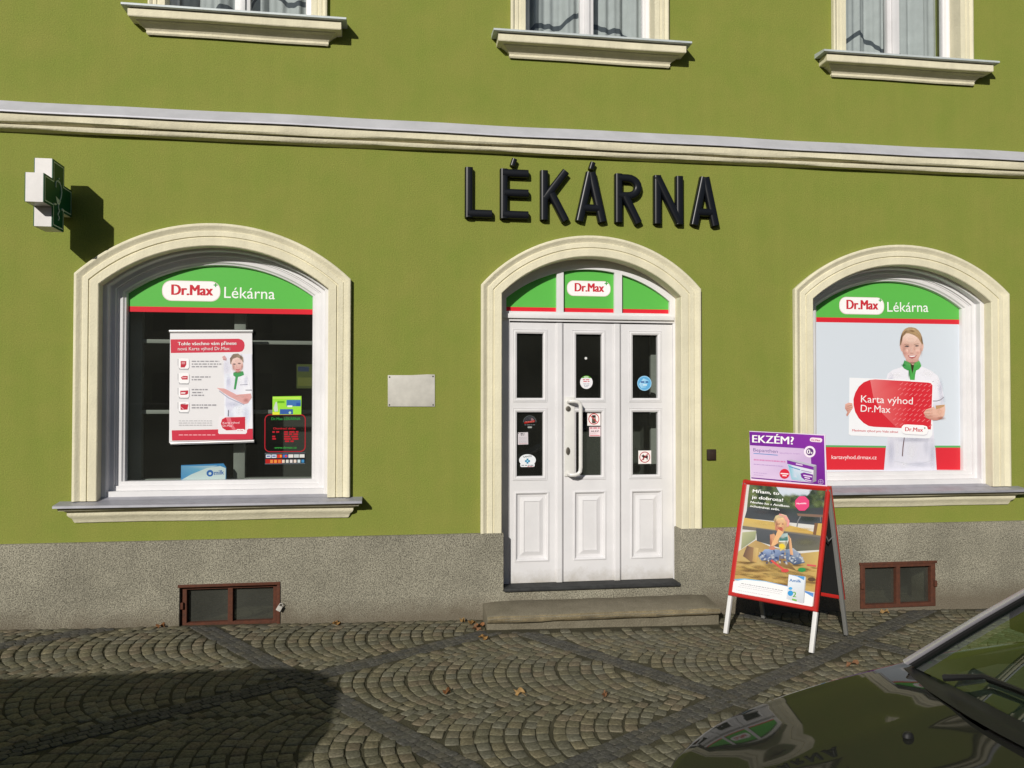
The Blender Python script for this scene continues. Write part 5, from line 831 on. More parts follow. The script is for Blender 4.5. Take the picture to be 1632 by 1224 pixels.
DRAW['aboard']=[
('P',1,[(96,112,84),(84,104,72),(70,84,66),(72,78,76),(60,72,66),(70,80,66),(96,106,72)],[(.0442,1.1557),(.1905,1.1589),(.5514,1.1599),(.6507,1.1565),(.6521,.969),(.0504,.9069),(.0446,1.0426)]),
('P',2,[(196,206,220),(206,212,222),(186,198,208),(200,208,212),(190,200,196),(196,206,220)],[(.2568,1.1592),(.5477,1.1588),(.5115,1.103),(.4513,1.0824),(.341,1.0727),(.2961,1.108)]),
('B',3.0,(110,124,84),(.5587,1.0926),(.6016,1.0939),(.5603,1.0614),.85),
('B',3.01,(84,100,74),(.1093,1.131),(.1451,1.1089),(.0931,1.1069),.85),
('B',3.02,(110,124,84),(.1737,1.0188),(.2071,.992),(.1534,.9961),.85),
('B',3.03,(84,100,74),(.1279,1.0462),(.137,1.0146),(.1033,1.0405),.85),
('B',3.04,(128,140,96),(.5957,1.0568),(.558,1.0505),(.5906,1.0843),.85),
('B',3.05,(60,72,60),(.6153,1.1112),(.6374,1.1115),(.6159,1.095),.85),
('B',3.06,(96,112,70),(.1846,1.0433),(.1945,1.0075),(.1569,1.0372),.85),
('B',3.07,(84,100,74),(.5222,1.0872),(.5495,1.0842),(.5205,1.0674),.85),
('B',3.08,(84,100,74),(.5524,1.1073),(.5366,1.0785),(.5307,1.1193),.85),
('B',3.09,(84,100,74),(.4607,1.0536),(.4373,1.0364),(.4474,1.0706),.85),
('B',3.1,(96,112,70),(.3861,1.0738),(.4283,1.0747),(.3876,1.0436),.85),
('B',3.11,(84,100,74),(.3513,1.0557),(.3968,1.0505),(.3482,1.0235),.85),
('B',3.12,(110,124,84),(.1005,1.1219),(.0849,1.1039),(.086,1.1332),.85),
('B',3.13,(60,72,60),(.0875,1.0465),(.0889,1.0168),(.0642,1.0463),.85),
('B',3.14,(84,100,74),(.2321,1.0727),(.1944,1.0483),(.2125,1.0996),.85),
('B',3.15,(128,140,96),(.5458,1.0789),(.5448,1.0497),(.524,1.08),.85),
('B',3.16,(128,140,96),(.4135,1.0835),(.4545,1.0619),(.3979,1.0545),.85),
('B',3.17,(60,72,60),(.4959,1.0929),(.4707,1.081),(.4866,1.1113),.85),
('B',3.18,(60,72,60),(.5185,1.0825),(.5068,1.0491),(.4933,1.0915),.85),
('B',3.19,(60,72,60),(.142,1.14),(.164,1.1228),(.1292,1.1252),.85),
('B',3.2,(84,100,74),(.6021,1.047),(.6307,1.0434),(.5997,1.0261),.85),
('B',3.21,(128,140,96),(.0926,1.0046),(.055,1.0009),(.0889,1.0304),.85),
('B',3.22,(60,72,60),(.3922,1.0619),(.4317,1.0577),(.3897,1.0338),.85),
('B',3.23,(84,100,74),(.4358,1.046),(.4521,1.0276),(.4221,1.0347),.85),
('B',3.24,(128,140,96),(.6207,1.1088),(.5911,1.0935),(.609,1.1306),.85),
('B',3.25,(60,72,60),(.248,1.0418),(.2897,1.0179),(.2302,1.013),.85),
('B',3.26,(60,72,60),(.2407,1.0176),(.2193,.9849),(.2151,1.0332),.85),
('B',3.27,(96,112,70),(.1981,1.1478),(.1598,1.1216),(.1767,1.1753),.85),
('B',3.2800000000000002,(110,124,84),(.4392,1.0801),(.4287,1.0509),(.417,1.0882),.85),
('B',3.29,(110,124,84),(.5832,1.1053),(.5689,1.0881),(.5702,1.116),.85),
('B',3.3,(84,100,74),(.2596,1.0568),(.304,1.0533),(.2578,1.0257),.85),
('B',3.31,(128,140,96),(.4382,1.0627),(.4506,1.0416),(.4225,1.0541),.85),
('B',3.32,(60,72,60),(.2347,1.0262),(.2557,1.0034),(.2174,1.0119),.85),
('B',3.33,(60,72,60),(.1085,1.0837),(.117,1.0606),(.0905,1.0785),.85),
('B',3.34,(84,100,74),(.6387,1.1054),(.6333,1.0763),(.6171,1.1098),.85),
('B',3.35,(110,124,84),(.0679,1.1076),(.0461,1.1019),(.0628,1.1227),.85),
('B',3.36,(128,140,96),(.0779,1.1023),(.0541,1.0611),(.0448,1.1199),.85),
('B',3.37,(128,140,96),(.0751,1.0782),(.0526,1.0561),(.0572,1.0942),.85),
('B',3.38,(60,72,60),(.538,1.0777),(.5649,1.0522),(.5193,1.0585),.85),
('B',3.39,(60,72,60),(.2089,1.0713),(.2233,1.0368),(.1823,1.062),.85),
('B',3.4,(110,124,84),(.1207,1.0437),(.1014,1.031),(.1103,1.0573),.85),
('B',3.41,(128,140,96),(.3823,1.0564),(.392,1.0152),(.3511,1.0502),.85),
('B',3.42,(128,140,96),(.4,1.0363),(.384,1.0221),(.3889,1.0479),.85),
('B',3.43,(110,124,84),(.2163,1.0346),(.2544,1.025),(.2095,1.0081),.85),
('B',3.44,(110,124,84),(.6043,1.1263),(.6305,1.1267),(.605,1.1071),.85),
('B',3.45,(128,140,96),(.2096,1.0228),(.2176,.984),(.1795,1.0179),.85),
('B',3.46,(60,72,60),(.4709,1.0821),(.4393,1.0525),(.4482,1.1053),.85),
('B',3.47,(96,112,70),(.4248,1.032),(.4681,1.0285),(.4228,1.001),.85),
('B',3.48,(96,112,70),(.6093,1.0577),(.599,1.0259),(.5856,1.0656),.85),
('B',3.49,(128,140,96),(.3548,1.0732),(.3922,1.0669),(.3507,1.0467),.85),
('B',3.5,(96,112,70),(.5224,1.0606),(.535,1.029),(.499,1.0519),.85),
('B',3.51,(84,100,74),(.4009,1.0459),(.3687,1.0396),(.3956,1.0688),.85),
('B',3.52,(128,140,96),(.214,1.0631),(.2163,1.0317),(.1897,1.0621),.85),
('B',3.5300000000000002,(96,112,70),(.5976,1.0572),(.5852,1.0303),(.5775,1.0665),.85),
('B',3.54,(110,124,84),(.5535,1.0676),(.5533,1.0417),(.5342,1.0681),.85),
('B',3.55,(96,112,70),(.3568,1.0711),(.3743,1.035),(.3295,1.0593),.85),
('B',3.56,(60,72,60),(.1358,1.0707),(.1318,1.036),(.1086,1.0744),.85),
('B',3.5700000000000003,(60,72,60),(.1767,1.0896),(.1306,1.0731),(.1628,1.122),.85),
('B',3.58,(96,112,70),(.598,1.1396),(.6266,1.1374),(.597,1.1187),.85),
('B',3.59,(110,124,84),(.5863,1.0453),(.6233,1.0243),(.571,1.0184),.85),
('B',3.6,(96,112,70),(.4757,1.0586),(.4585,1.0401),(.4616,1.0712),.85),
('B',3.61,(110,124,84),(.0974,1.0998),(.0905,1.0791),(.081,1.1051),.85),
('B',3.62,(60,72,60),(.1534,1.0727),(.1729,1.0362),(.1253,1.06),.85),
('B',3.63,(110,124,84),(.2389,1.1528),(.2607,1.1131),(.2088,1.1386),.85),
('B',3.64,(128,140,96),(.4803,1.052),(.5093,1.0402),(.4719,1.0313),.85),
('B',3.65,(60,72,60),(.2073,1.0986),(.2342,1.073),(.1881,1.0804),.85),
('B',3.66,(60,72,60),(.4086,1.0616),(.4428,1.0554),(.4044,1.0373),.85),
('B',3.67,(128,140,96),(.0991,1.0649),(.1252,1.0247),(.068,1.0478),.85),
('B',3.68,(60,72,60),(.6441,1.0962),(.6687,1.0839),(.6354,1.0783),.85),
('B',3.69,(110,124,84),(.5157,1.0581),(.5518,1.0448),(.5062,1.0322),.85),
('B',3.7,(96,112,70),(.6282,1.148),(.6316,1.1095),(.5999,1.1462),.85),
('B',3.71,(110,124,84),(.1067,1.0439),(.1315,1.0146),(.0841,1.0274),.85),
('B',3.7199999999999998,(84,100,74),(.5138,1.0809),(.5243,1.0595),(.4979,1.0736),.85),
('B',3.73,(60,72,60),(.5354,1.0713),(.5293,1.0274),(.5025,1.0765),.85),
('B',3.74,(96,112,70),(.2344,1.0904),(.2498,1.049),(.2028,1.0805),.85),
('B',3.75,(60,72,60),(.2089,1.1369),(.2509,1.1242),(.2003,1.1078),.85),
('B',3.76,(60,72,60),(.546,1.1341),(.5716,1.1218),(.5374,1.1158),.85),
('B',3.77,(84,100,74),(.5866,1.1028),(.6264,1.0991),(.5845,1.0737),.85),
('B',3.7800000000000002,(60,72,60),(.4853,1.0489),(.4437,1.0399),(.478,1.0789),.85),
('B',3.79,(128,140,96),(.4241,1.0326),(.4476,1.008),(.4057,1.0161),.85),
('B',3.8,(96,112,70),(.1382,1.0268),(.1631,1.0165),(.1307,1.0098),.85),
('B',3.81,(60,72,60),(.1591,1.0274),(.1201,1.0026),(.1391,1.0548),.85),
('B',3.8200000000000003,(84,100,74),(.4249,1.0807),(.3944,1.0595),(.4083,1.1029),.85),
('B',3.83,(60,72,60),(.235,1.0772),(.2617,1.0405),(.2072,1.0592),.85),
('B',3.84,(110,124,84),(.6112,1.1438),(.5929,1.1062),(.5832,1.1579),.85),
('B',3.85,(84,100,74),(.1375,1.0229),(.1715,.998),(.1186,.9998),.85),
('B',3.86,(128,140,96),(.0918,1.1261),(.0615,1.1217),(.0875,1.147),.85),
('B',3.87,(96,112,70),(.4705,1.0498),(.4686,1.0173),(.4461,1.0516),.85),
('B',3.88,(60,72,60),(.1723,1.0286),(.1878,.9985),(.1491,1.0184),.85),
('B',3.89,(128,140,96),(.643,1.0516),(.6637,1.0187),(.6189,1.0367),.85),
('P',5,[(72,76,80),(64,74,70),(70,70,74),(76,80,86),(72,76,80)],[(.0539,.9752),(.4335,1.0),(.6494,1.0285),(.6485,.898),(.0398,.8899)]),
('P',6,(128,104,90),[(.4492,.9671),(.655,.9767),(.6551,.9581),(.4591,.9491)]),
('P',6,(120,120,122),[(.4749,.9489),(.4594,.9124),(.4564,.8697),(.4649,.8692),(.4677,.9106),(.4828,.9457)]),
('P',6,(120,118,118),[(.6236,.9584),(.6294,.9217),(.6361,.9228),(.6302,.9594)]),
('P',6,[(206,176,100),(196,168,98),(200,166,90),(196,160,84),(150,128,90),(150,130,96),(190,168,110)],[(.0374,.8916),(.267,.8846),(.4688,.8666),(.6552,.8358),(.6539,.8136),(.3953,.824),(.0321,.8214)]),
('P',7,(118,112,104),[(.031,.8292),(.395,.8259),(.6527,.8245),(.6516,.8078),(.3929,.8104),(.0327,.8016)]),
('P',7,[(90,92,96),(84,88,94),(100,98,92),(110,108,92),(96,96,88),(80,84,88)],[(.1426,.822),(.3962,.8165),(.6504,.8113),(.6487,.7247),(.451,.6875),(.1637,.7269)]),
('P',7,[(176,178,140),(160,164,128),(140,146,116),(150,154,122)],[(.036,.7782),(.1496,.8013),(.1493,.7407),(.0433,.6491)]),
('P',8,(196,164,92),[(.5907,.9102),(.6562,.9136),(.6454,.8236),(.5881,.8316)]),
('P',9,(120,90,68),[(.5905,.912),(.6152,.911),(.6094,.8267),(.5866,.8277)]),
('P',6,[(188,164,112),(180,150,100),(168,140,92),(176,148,96),(196,170,104),(190,158,92),(186,150,88)],[(.0248,.6309),(.154,.7338),(.2765,.699),(.515,.6814),(.6467,.7134),(.6422,.4253),(.0107,.4159)]),
('B',7.0,(132,104,68),(.101,.5178),(.1633,.5188),(.1008,.5038),.8),
('B',7.01,(196,164,96),(.3295,.5526),(.4057,.5537),(.3291,.535),.8),
('B',7.02,(160,132,84),(.2851,.4823),(.3073,.4828),(.285,.4772),.8),
('B',7.03,(132,104,68),(.6081,.5267),(.6353,.5271),(.6078,.5202),.8),
('B',7.04,(132,104,68),(.1898,.4616),(.2509,.4631),(.1895,.4478),.8),
('B',7.05,(176,142,86),(.0443,.551),(.0812,.5514),(.0442,.5427),.8),
('B',7.06,(176,142,86),(.3849,.4797),(.4418,.481),(.3846,.4666),.8),
('B',7.07,(176,142,86),(.5288,.5269),(.5623,.5275),(.5286,.5191),.8),
('B',7.08,(196,164,96),(.3188,.5519),(.3875,.5528),(.3185,.536),.8),
('B',7.09,(150,120,76),(.5425,.4774),(.5968,.4786),(.5421,.4645),.8),
('B',7.1,(208,178,110),(.5246,.5296),(.5526,.53),(.5244,.523),.8),
('B',7.11,(176,142,86),(.0283,.455),(.0565,.4557),(.0282,.4487),.8),
('B',7.12,(176,142,86),(.1816,.5035),(.2444,.5046),(.1814,.4892),.8),
('B',7.13,(160,132,84),(.4531,.4699),(.5172,.4714),(.4527,.4549),.8),
('B',7.14,(208,178,110),(.1636,.453),(.187,.4536),(.1635,.4477),.8),
('B',7.15,(196,164,96),(.6054,.5128),(.6368,.5134),(.6052,.5053),.8),
('B',7.16,(150,120,76),(.1822,.5283),(.2203,.529),(.1821,.5197),.8),
('B',7.17,(150,120,76),(.6198,.5076),(.6779,.5087),(.6194,.4937),.8),
('B',7.18,(160,132,84),(.4704,.5334),(.5431,.5346),(.4699,.5163),.8),
('B',7.19,(208,178,110),(.334,.5276),(.403,.5287),(.3336,.5116),.8),
('B',7.2,(208,178,110),(.5417,.483),(.5779,.4838),(.5414,.4745),.8),
('B',7.21,(208,178,110),(.4925,.468),(.5633,.4697),(.4921,.4514),.8),
('B',7.22,(208,178,110),(.1602,.514),(.2238,.5151),(.16,.4996),.8),
('B',7.23,(196,164,96),(.4786,.486),(.519,.4868),(.4784,.4765),.8),
('B',7.24,(208,178,110),(.4509,.5307),(.5032,.5316),(.4506,.5185),.8),
('B',7.25,(196,164,96),(.4021,.5563),(.445,.5569),(.4019,.5463),.8),
('B',7.26,(150,120,76),(.515,.4652),(.5722,.4666),(.5146,.4517),.8),
('B',7.27,(132,104,68),(.5149,.5539),(.548,.5544),(.5147,.5461),.8),
('B',7.28,(132,104,68),(.1048,.4962),(.1731,.4975),(.1046,.4808),.8),
('B',7.29,(196,164,96),(.5565,.5247),(.5856,.5252),(.5562,.5178),.8),
('B',7.3,(132,104,68),(.4121,.4407),(.4751,.4424),(.4117,.426),.8),
('B',7.31,(208,178,110),(.6396,.4892),(.6752,.49),(.6393,.4807),.8),
('B',7.32,(208,178,110),(.2938,.4325),(.3221,.4332),(.2937,.426),.8),
('B',7.33,(132,104,68),(.5548,.5729),(.6136,.5735),(.5544,.5589),.8),
('B',7.34,(132,104,68),(.1291,.4646),(.1996,.4663),(.1288,.4487),.8),
('B',7.35,(208,178,110),(.5278,.4702),(.5674,.4712),(.5275,.4609),.8),
('B',7.36,(176,142,86),(.5563,.5093),(.581,.5098),(.5561,.5035),.8),
('B',7.37,(176,142,86),(.0369,.473),(.1183,.4748),(.0367,.4548),.8),
('B',7.38,(160,132,84),(.3001,.5661),(.3742,.567),(.2997,.549),.8),
('B',7.39,(208,178,110),(.3788,.5755),(.41,.5758),(.3786,.5682),.8),
('B',7.4,(176,142,86),(.5879,.5257),(.6518,.5268),(.5875,.5105),.8),
('B',7.41,(196,164,96),(.232,.4467),(.3052,.4485),(.2316,.43),.8),
('B',7.42,(160,132,84),(.2501,.4321),(.3208,.434),(.2498,.416),.8),
('B',7.43,(150,120,76),(.2707,.5422),(.2954,.5426),(.2706,.5366),.8),
('B',7.44,(176,142,86),(.2352,.474),(.2911,.4753),(.2349,.4613),.8),
('B',7.45,(160,132,84),(.2888,.5525),(.3388,.5532),(.2886,.5411),.8),
('B',7.46,(160,132,84),(.341,.4733),(.3708,.474),(.3408,.4664),.8),
('B',7.47,(196,164,96),(.6044,.4672),(.6427,.4682),(.6041,.4581),.8),
('B',7.48,(132,104,68),(.1488,.507),(.2119,.5082),(.1485,.4928),.8),
('B',7.5,(196,164,96),(.5377,.4989),(.5729,.4996),(.5374,.4906),.8),
('B',7.51,(208,178,110),(.1736,.4472),(.2299,.4486),(.1733,.4345),.8),
('B',7.52,(132,104,68),(.1387,.4278),(.1767,.4288),(.1386,.4193),.8),
('B',7.53,(160,132,84),(.3925,.5351),(.454,.5361),(.3921,.5208),.8),
('B',7.54,(132,104,68),(.4281,.5207),(.4509,.5211),(.428,.5154),.8),
('B',7.55,(196,164,96),(.3554,.4434),(.4169,.445),(.3551,.4292),.8),
('B',7.5600000000000005,(208,178,110),(.1153,.5301),(.1684,.5309),(.1151,.5181),.8),
('B',7.57,(132,104,68),(.4074,.4903),(.4376,.491),(.4073,.4833),.8),
('B',7.59,(196,164,96),(.0426,.502),(.1259,.5036),(.0423,.4834),.8),
('B',7.6,(208,178,110),(.1245,.4226),(.1801,.4241),(.1243,.4101),.8),
('B',7.61,(196,164,96),(.4242,.4567),(.4513,.4574),(.424,.4504),.8),
('B',7.62,(150,120,76),(.4317,.4477),(.4548,.4483),(.4316,.4424),.8),
('B',7.63,(176,142,86),(.4733,.5207),(.5346,.5218),(.4729,.5063),.8),
('B',7.64,(160,132,84),(.441,.4905),(.4958,.4916),(.4406,.4777),.8),
('B',7.65,(132,104,68),(.6158,.4881),(.6799,.4895),(.6153,.4729),.8),
('B',7.66,(160,132,84),(.5395,.4901),(.5956,.4913),(.5391,.4769),.8),
('B',7.67,(150,120,76),(.3929,.5287),(.4433,.5296),(.3926,.517),.8),
('B',7.68,(150,120,76),(.123,.5096),(.1517,.5101),(.1229,.5031),.8),
('B',7.69,(208,178,110),(.132,.5254),(.2029,.5265),(.1318,.5094),.8),
('B',7.7,(176,142,86),(.1187,.4719),(.1627,.4729),(.1186,.4621),.8),
('B',7.71,(160,132,84),(.2144,.5371),(.2932,.5383),(.2141,.5191),.8),
('B',7.72,(208,178,110),(.5231,.4523),(.5826,.4538),(.5227,.4383),.8),
('B',7.73,(196,164,96),(.2484,.546),(.3104,.5469),(.2482,.5318),.8),
('B',7.74,(132,104,68),(.2682,.4958),(.3044,.4965),(.268,.4875),.8),
('B',7.75,(150,120,76),(.2858,.4304),(.3454,.432),(.2855,.4167),.8),
('B',7.76,(196,164,96),(.5743,.5076),(.6136,.5084),(.574,.4983),.8),
('B',7.77,(160,132,84),(.6015,.527),(.6357,.5276),(.6013,.5189),.8),
('B',7.78,(150,120,76),(.2002,.4686),(.2374,.4695),(.2,.4602),.8),
('B',7.79,(160,132,84),(.4687,.4546),(.5011,.4554),(.4685,.447),.8),
('B',7.8,(150,120,76),(.4794,.4618),(.5479,.4634),(.479,.4457),.8),
('B',7.8100000000000005,(150,120,76),(.6406,.509),(.6619,.5095),(.6404,.504),.8),
('B',7.82,(160,132,84),(.3517,.5021),(.4251,.5035),(.3513,.4851),.8),
('B',7.83,(196,164,96),(.0521,.5195),(.0867,.5201),(.052,.5118),.8),
('B',7.84,(150,120,76),(.3603,.495),(.4062,.496),(.36,.4844),.8),
('B',7.85,(150,120,76),(.5243,.5324),(.5702,.5332),(.524,.5216),.8),
('B',7.86,(132,104,68),(.4869,.5257),(.5083,.526),(.4868,.5207),.8),
('B',7.87,(196,164,96),(.0212,.5444),(.0681,.5451),(.0211,.534),.8),
('B',7.88,(176,142,86),(.2314,.5282),(.293,.5292),(.2311,.5141),.8),
('B',7.89,(208,178,110),(.3464,.4547),(.4052,.4561),(.3461,.4411),.8),
('B',7.9,(176,142,86),(.164,.4581),(.2093,.4592),(.1638,.4479),.8),
('B',7.91,(150,120,76),(.1752,.4537),(.2099,.4545),(.1751,.4459),.8),
('B',7.92,(196,164,96),(.6093,.5694),(.6463,.5699),(.609,.5606),.8),
('B',7.93,(160,132,84),(.3258,.5415),(.3727,.5422),(.3256,.5307),.8),
('B',7.94,(160,132,84),(.4527,.5335),(.5092,.5344),(.4523,.5203),.8),
('B',7.95,(160,132,84),(.539,.4625),(.5872,.4637),(.5386,.4512),.8),
('B',7.96,(150,120,76),(.2339,.4476),(.2709,.4485),(.2337,.4392),.8),
('B',7.97,(176,142,86),(.1932,.4276),(.2694,.4297),(.1929,.4103),.8),
('B',7.98,(132,104,68),(.0924,.5513),(.1588,.5522),(.0922,.5364),.8),
('B',7.99,(150,120,76),(.398,.4353),(.4747,.4374),(.3976,.4175),.8),
('B',8.0,(150,120,76),(.5603,.5598),(.5848,.5601),(.5601,.554),.8),
('B',8.01,(132,104,68),(.177,.4309),(.2337,.4325),(.1768,.4181),.8),
('B',8.02,(176,142,86),(.2295,.5413),(.2624,.5418),(.2293,.5338),.8),
('B',8.03,(196,164,96),(.1313,.4284),(.1875,.4299),(.1311,.4157),.8),
('B',8.04,(132,104,68),(.5019,.4748),(.5707,.4764),(.5014,.4586),.8),
('B',8.05,(196,164,96),(.5414,.4911),(.5647,.4916),(.5413,.4857),.8),
('B',8.06,(208,178,110),(.3069,.5267),(.3583,.5275),(.3066,.5149),.8),
('B',8.07,(150,120,76),(.1304,.4681),(.1685,.469),(.1303,.4595),.8),
('B',8.08,(208,178,110),(.1355,.4679),(.2158,.4698),(.1352,.4498),.8),
('B',8.09,(150,120,76),(.6223,.5916),(.6571,.5919),(.622,.5833),.8),
('P',9,[(150,120,92),(206,178,120),(196,160,100),(118,92,76),(104,84,74)],[(.0898,.6826),(.1862,.6749),(.1818,.5667),(.1386,.5655),(.0679,.6011)]),
('P',10,[(110,88,80),(150,118,88),(150,120,84),(108,84,72)],[(.0901,.6801),(.1456,.6746),(.1493,.567),(.0693,.5987)]),
('P',9,[(92,108,150),(150,168,200),(170,184,205),(120,136,170),(80,96,134),(96,110,140),(110,126,160)],[(.1885,.6175),(.2373,.674),(.3098,.686),(.393,.6846),(.3861,.6152),(.2908,.5871),(.2161,.5914)]),
('P',9,[(112,132,160),(170,178,190),(150,160,180),(84,98,124),(70,84,110),(90,108,136)],[(.3924,.6894),(.451,.7118),(.5052,.6801),(.552,.6192),(.4757,.5891),(.4113,.6187)]),
('B',10.0,(186,196,212),(.3083,.6452),(.2974,.6419),(.3059,.6532),.85),
('B',10.002,(60,78,122),(.4785,.6257),(.4704,.6179),(.471,.633),.85),
('B',10.003,(60,78,122),(.3786,.6624),(.3999,.6638),(.3789,.655),.85),
('B',10.004,(216,220,226),(.2233,.6222),(.2046,.6173),(.2201,.6337),.85),
('B',10.005,(110,130,170),(.2928,.6479),(.2947,.6367),(.2827,.6461),.85),
('B',10.006,(60,78,122),(.3947,.6311),(.3737,.6276),(.3934,.6395),.85),
('B',10.007,(110,130,170),(.2934,.6612),(.2934,.6512),(.2864,.661),.85),
('B',10.008,(60,78,122),(.2654,.5762),(.2536,.5728),(.2625,.5859),.85),
('B',10.009,(216,220,226),(.4795,.6124),(.4664,.6003),(.475,.6169),.85),
('B',10.01,(110,130,170),(.2159,.6044),(.2293,.6013),(.2144,.5994),.85),
('B',10.011,(186,196,212),(.2964,.637),(.3142,.636),(.2953,.6249),.85),
('B',10.012,(216,220,226),(.2746,.5952),(.2799,.5832),(.2665,.5918),.85),
('B',10.013,(186,196,212),(.46,.6241),(.4669,.6143),(.4523,.6191),.85),
('B',10.014,(110,130,170),(.5069,.673),(.5004,.6648),(.4989,.6788),.85),
('B',10.015,(110,130,170),(.3671,.6336),(.3694,.6214),(.3611,.6324),.85),
('B',10.016,(216,220,226),(.3752,.6481),(.3592,.6433),(.373,.6555),.85),
('B',10.017,(110,130,170),(.4106,.6035),(.4228,.6044),(.4109,.5959),.85),
('B',10.018,(110,130,170),(.2996,.5847),(.2957,.5725),(.2894,.5874),.85),
('B',10.019,(216,220,226),(.5252,.6446),(.54,.6317),(.5176,.6364),.85),
('B',10.02,(60,78,122),(.2459,.6333),(.2537,.6178),(.2378,.6296),.85),
('B',10.021,(60,78,122),(.3085,.6009),(.3069,.5866),(.3029,.6013),.85),
('B',10.023,(110,130,170),(.4138,.6605),(.4082,.6498),(.4035,.6653),.85),
('B',10.024,(216,220,226),(.4002,.6387),(.3999,.6234),(.3893,.6387),.85),
('B',10.025,(216,220,226),(.4509,.619),(.4645,.6082),(.4447,.6118),.85),
('B',10.026,(216,220,226),(.2799,.6171),(.2621,.6048),(.2765,.6216),.85),
('B',10.027,(60,78,122),(.2113,.6095),(.2248,.6008),(.2068,.6036),.85),
('B',10.028,(60,78,122),(.2385,.6039),(.2505,.5921),(.2301,.5963),.85),
('B',10.029,(60,78,122),(.4293,.6158),(.4262,.6009),(.4237,.6167),.85),
('B',10.03,(60,78,122),(.2076,.6238),(.2052,.6067),(.2009,.6245),.85),
('B',10.031,(60,78,122),(.4407,.6597),(.4358,.646),(.4309,.6627),.85),
('B',10.032,(60,78,122),(.2165,.6437),(.2304,.6342),(.21,.6356),.85),
('B',10.033,(186,196,212),(.2402,.6356),(.2407,.6252),(.2285,.6348),.85),
('B',10.034,(186,196,212),(.3337,.6057),(.3512,.6006),(.3312,.5988),.85),
('B',10.035,(110,130,170),(.228,.5953),(.2198,.5829),(.217,.6015),.85),
('B',10.036,(216,220,226),(.4138,.5965),(.426,.5823),(.4051,.5896),.85),
('B',10.037,(110,130,170),(.4921,.6399),(.508,.636),(.4895,.631),.85),
('B',10.038,(216,220,226),(.4363,.6346),(.432,.6175),(.4279,.6363),.85),
('B',10.039,(60,78,122),(.4528,.641),(.441,.6351),(.4482,.65),.85),
('B',10.04,(186,196,212),(.2297,.6151),(.2165,.6081),(.2257,.6219),.85),
('B',10.041,(60,78,122),(.3354,.6246),(.3537,.6236),(.3345,.6146),.85),
('B',10.043,(186,196,212),(.2146,.6061),(.2042,.5914),(.2089,.6096),.85),
('B',10.044,(60,78,122),(.3992,.6032),(.3961,.5945),(.3868,.6069),.85),
('B',10.046,(186,196,212),(.4908,.6583),(.4976,.6525),(.4833,.6501),.85),
('B',10.047,(110,130,170),(.4945,.624),(.4835,.6222),(.4934,.6318),.85),
('B',10.048,(216,220,226),(.3062,.6241),(.2872,.6207),(.304,.6366),.85),
('B',10.049,(110,130,170),(.3993,.6499),(.4181,.6466),(.3977,.6425),.85),
('B',10.05,(110,130,170),(.3282,.6013),(.3335,.5903),(.3205,.5978),.85),
('B',10.051,(186,196,212),(.4788,.6321),(.4868,.6255),(.4734,.6261),.85),
('B',10.053,(216,220,226),(.5355,.6268),(.5217,.6204),(.531,.6364),.85),
('B',10.054,(60,78,122),(.3674,.607),(.3602,.6001),(.3622,.6119),.85),
('B',10.055,(186,196,212),(.5283,.6516),(.5175,.644),(.5245,.6567),.85),
('B',10.056,(110,130,170),(.4259,.61),(.4397,.6071),(.4238,.602),.85),
('B',10.057,(216,220,226),(.5124,.6503),(.5126,.6413),(.5011,.6498),.85),
('B',10.058,(186,196,212),(.5332,.6378),(.5429,.6379),(.5331,.6297),.85),
('B',10.059,(216,220,226),(.4613,.6431),(.4811,.6429),(.4611,.6357),.85),
('B',10.06,(110,130,170),(.3734,.6274),(.3909,.6285),(.3737,.6201),.85),
('B',10.061,(186,196,212),(.3065,.6205),(.3196,.6148),(.3016,.6107),.85),
('B',10.062,(186,196,212),(.2111,.6133),(.1956,.6023),(.2043,.6218),.85),
('B',10.063,(110,130,170),(.4164,.6295),(.4099,.6106),(.4062,.6325),.85),
('B',10.064,(216,220,226),(.2454,.6013),(.231,.5932),(.2404,.6092),.85),
('B',10.065,(216,220,226),(.2009,.6405),(.2098,.6404),(.2007,.6341),.85),
('B',10.066,(60,78,122),(.3108,.6679),(.3195,.6513),(.3024,.6639),.85),
('B',10.067,(60,78,122),(.3021,.5905),(.3047,.5809),(.2905,.5874),.85),
('B',10.068,(186,196,212),(.3189,.5979),(.3281,.5981),(.3189,.5925),.85),
('B',10.069,(216,220,226),(.3647,.596),(.3724,.5845),(.3557,.5904),.85),
('P',11,[(198,140,110),(210,160,126),(214,170,130),(196,138,108)],[(.2626,.7873),(.2958,.7962),(.34,.7369),(.2784,.6844)]),
('P',11,[(120,150,150),(170,190,190),(190,200,196),(196,180,110),(206,190,130),(150,130,80)],[(.3166,.7987),(.3979,.8132),(.412,.7607),(.3963,.6998),(.358,.6751),(.3348,.7363)]),
('P',12,(70,120,116),[(.3377,.7763),(.4009,.7889),(.4069,.7601),(.3436,.7497)]),
('P',12,(224,196,60),[(.3892,.716),(.3862,.7041),(.3756,.6956),(.3615,.6937),(.3491,.6993),(.3433,.7101),(.3463,.7221),(.3569,.7307),(.3711,.7324),(.3834,.7268)]),
('P',12,(220,222,220),[(.3394,.7423),(.4054,.7525),(.4044,.7592),(.3383,.7491)]),
('P',12,[(214,166,130),(226,184,140),(220,172,128),(206,150,116)],[(.4017,.8038),(.4279,.7774),(.4598,.6594),(.4368,.6611)]),
('P',12,[(222,178,136),(206,150,118),(190,130,104),(200,140,110)],[(.3244,.8195),(.3487,.7925),(.3155,.7239),(.2778,.6893)]),
('P',12,(196,132,110),[(.3195,.6922),(.3155,.6841),(.3032,.6778),(.2872,.6757),(.2736,.6786),(.2677,.6855),(.2717,.6936),(.2841,.6999),(.3001,.702),(.3136,.699)]),
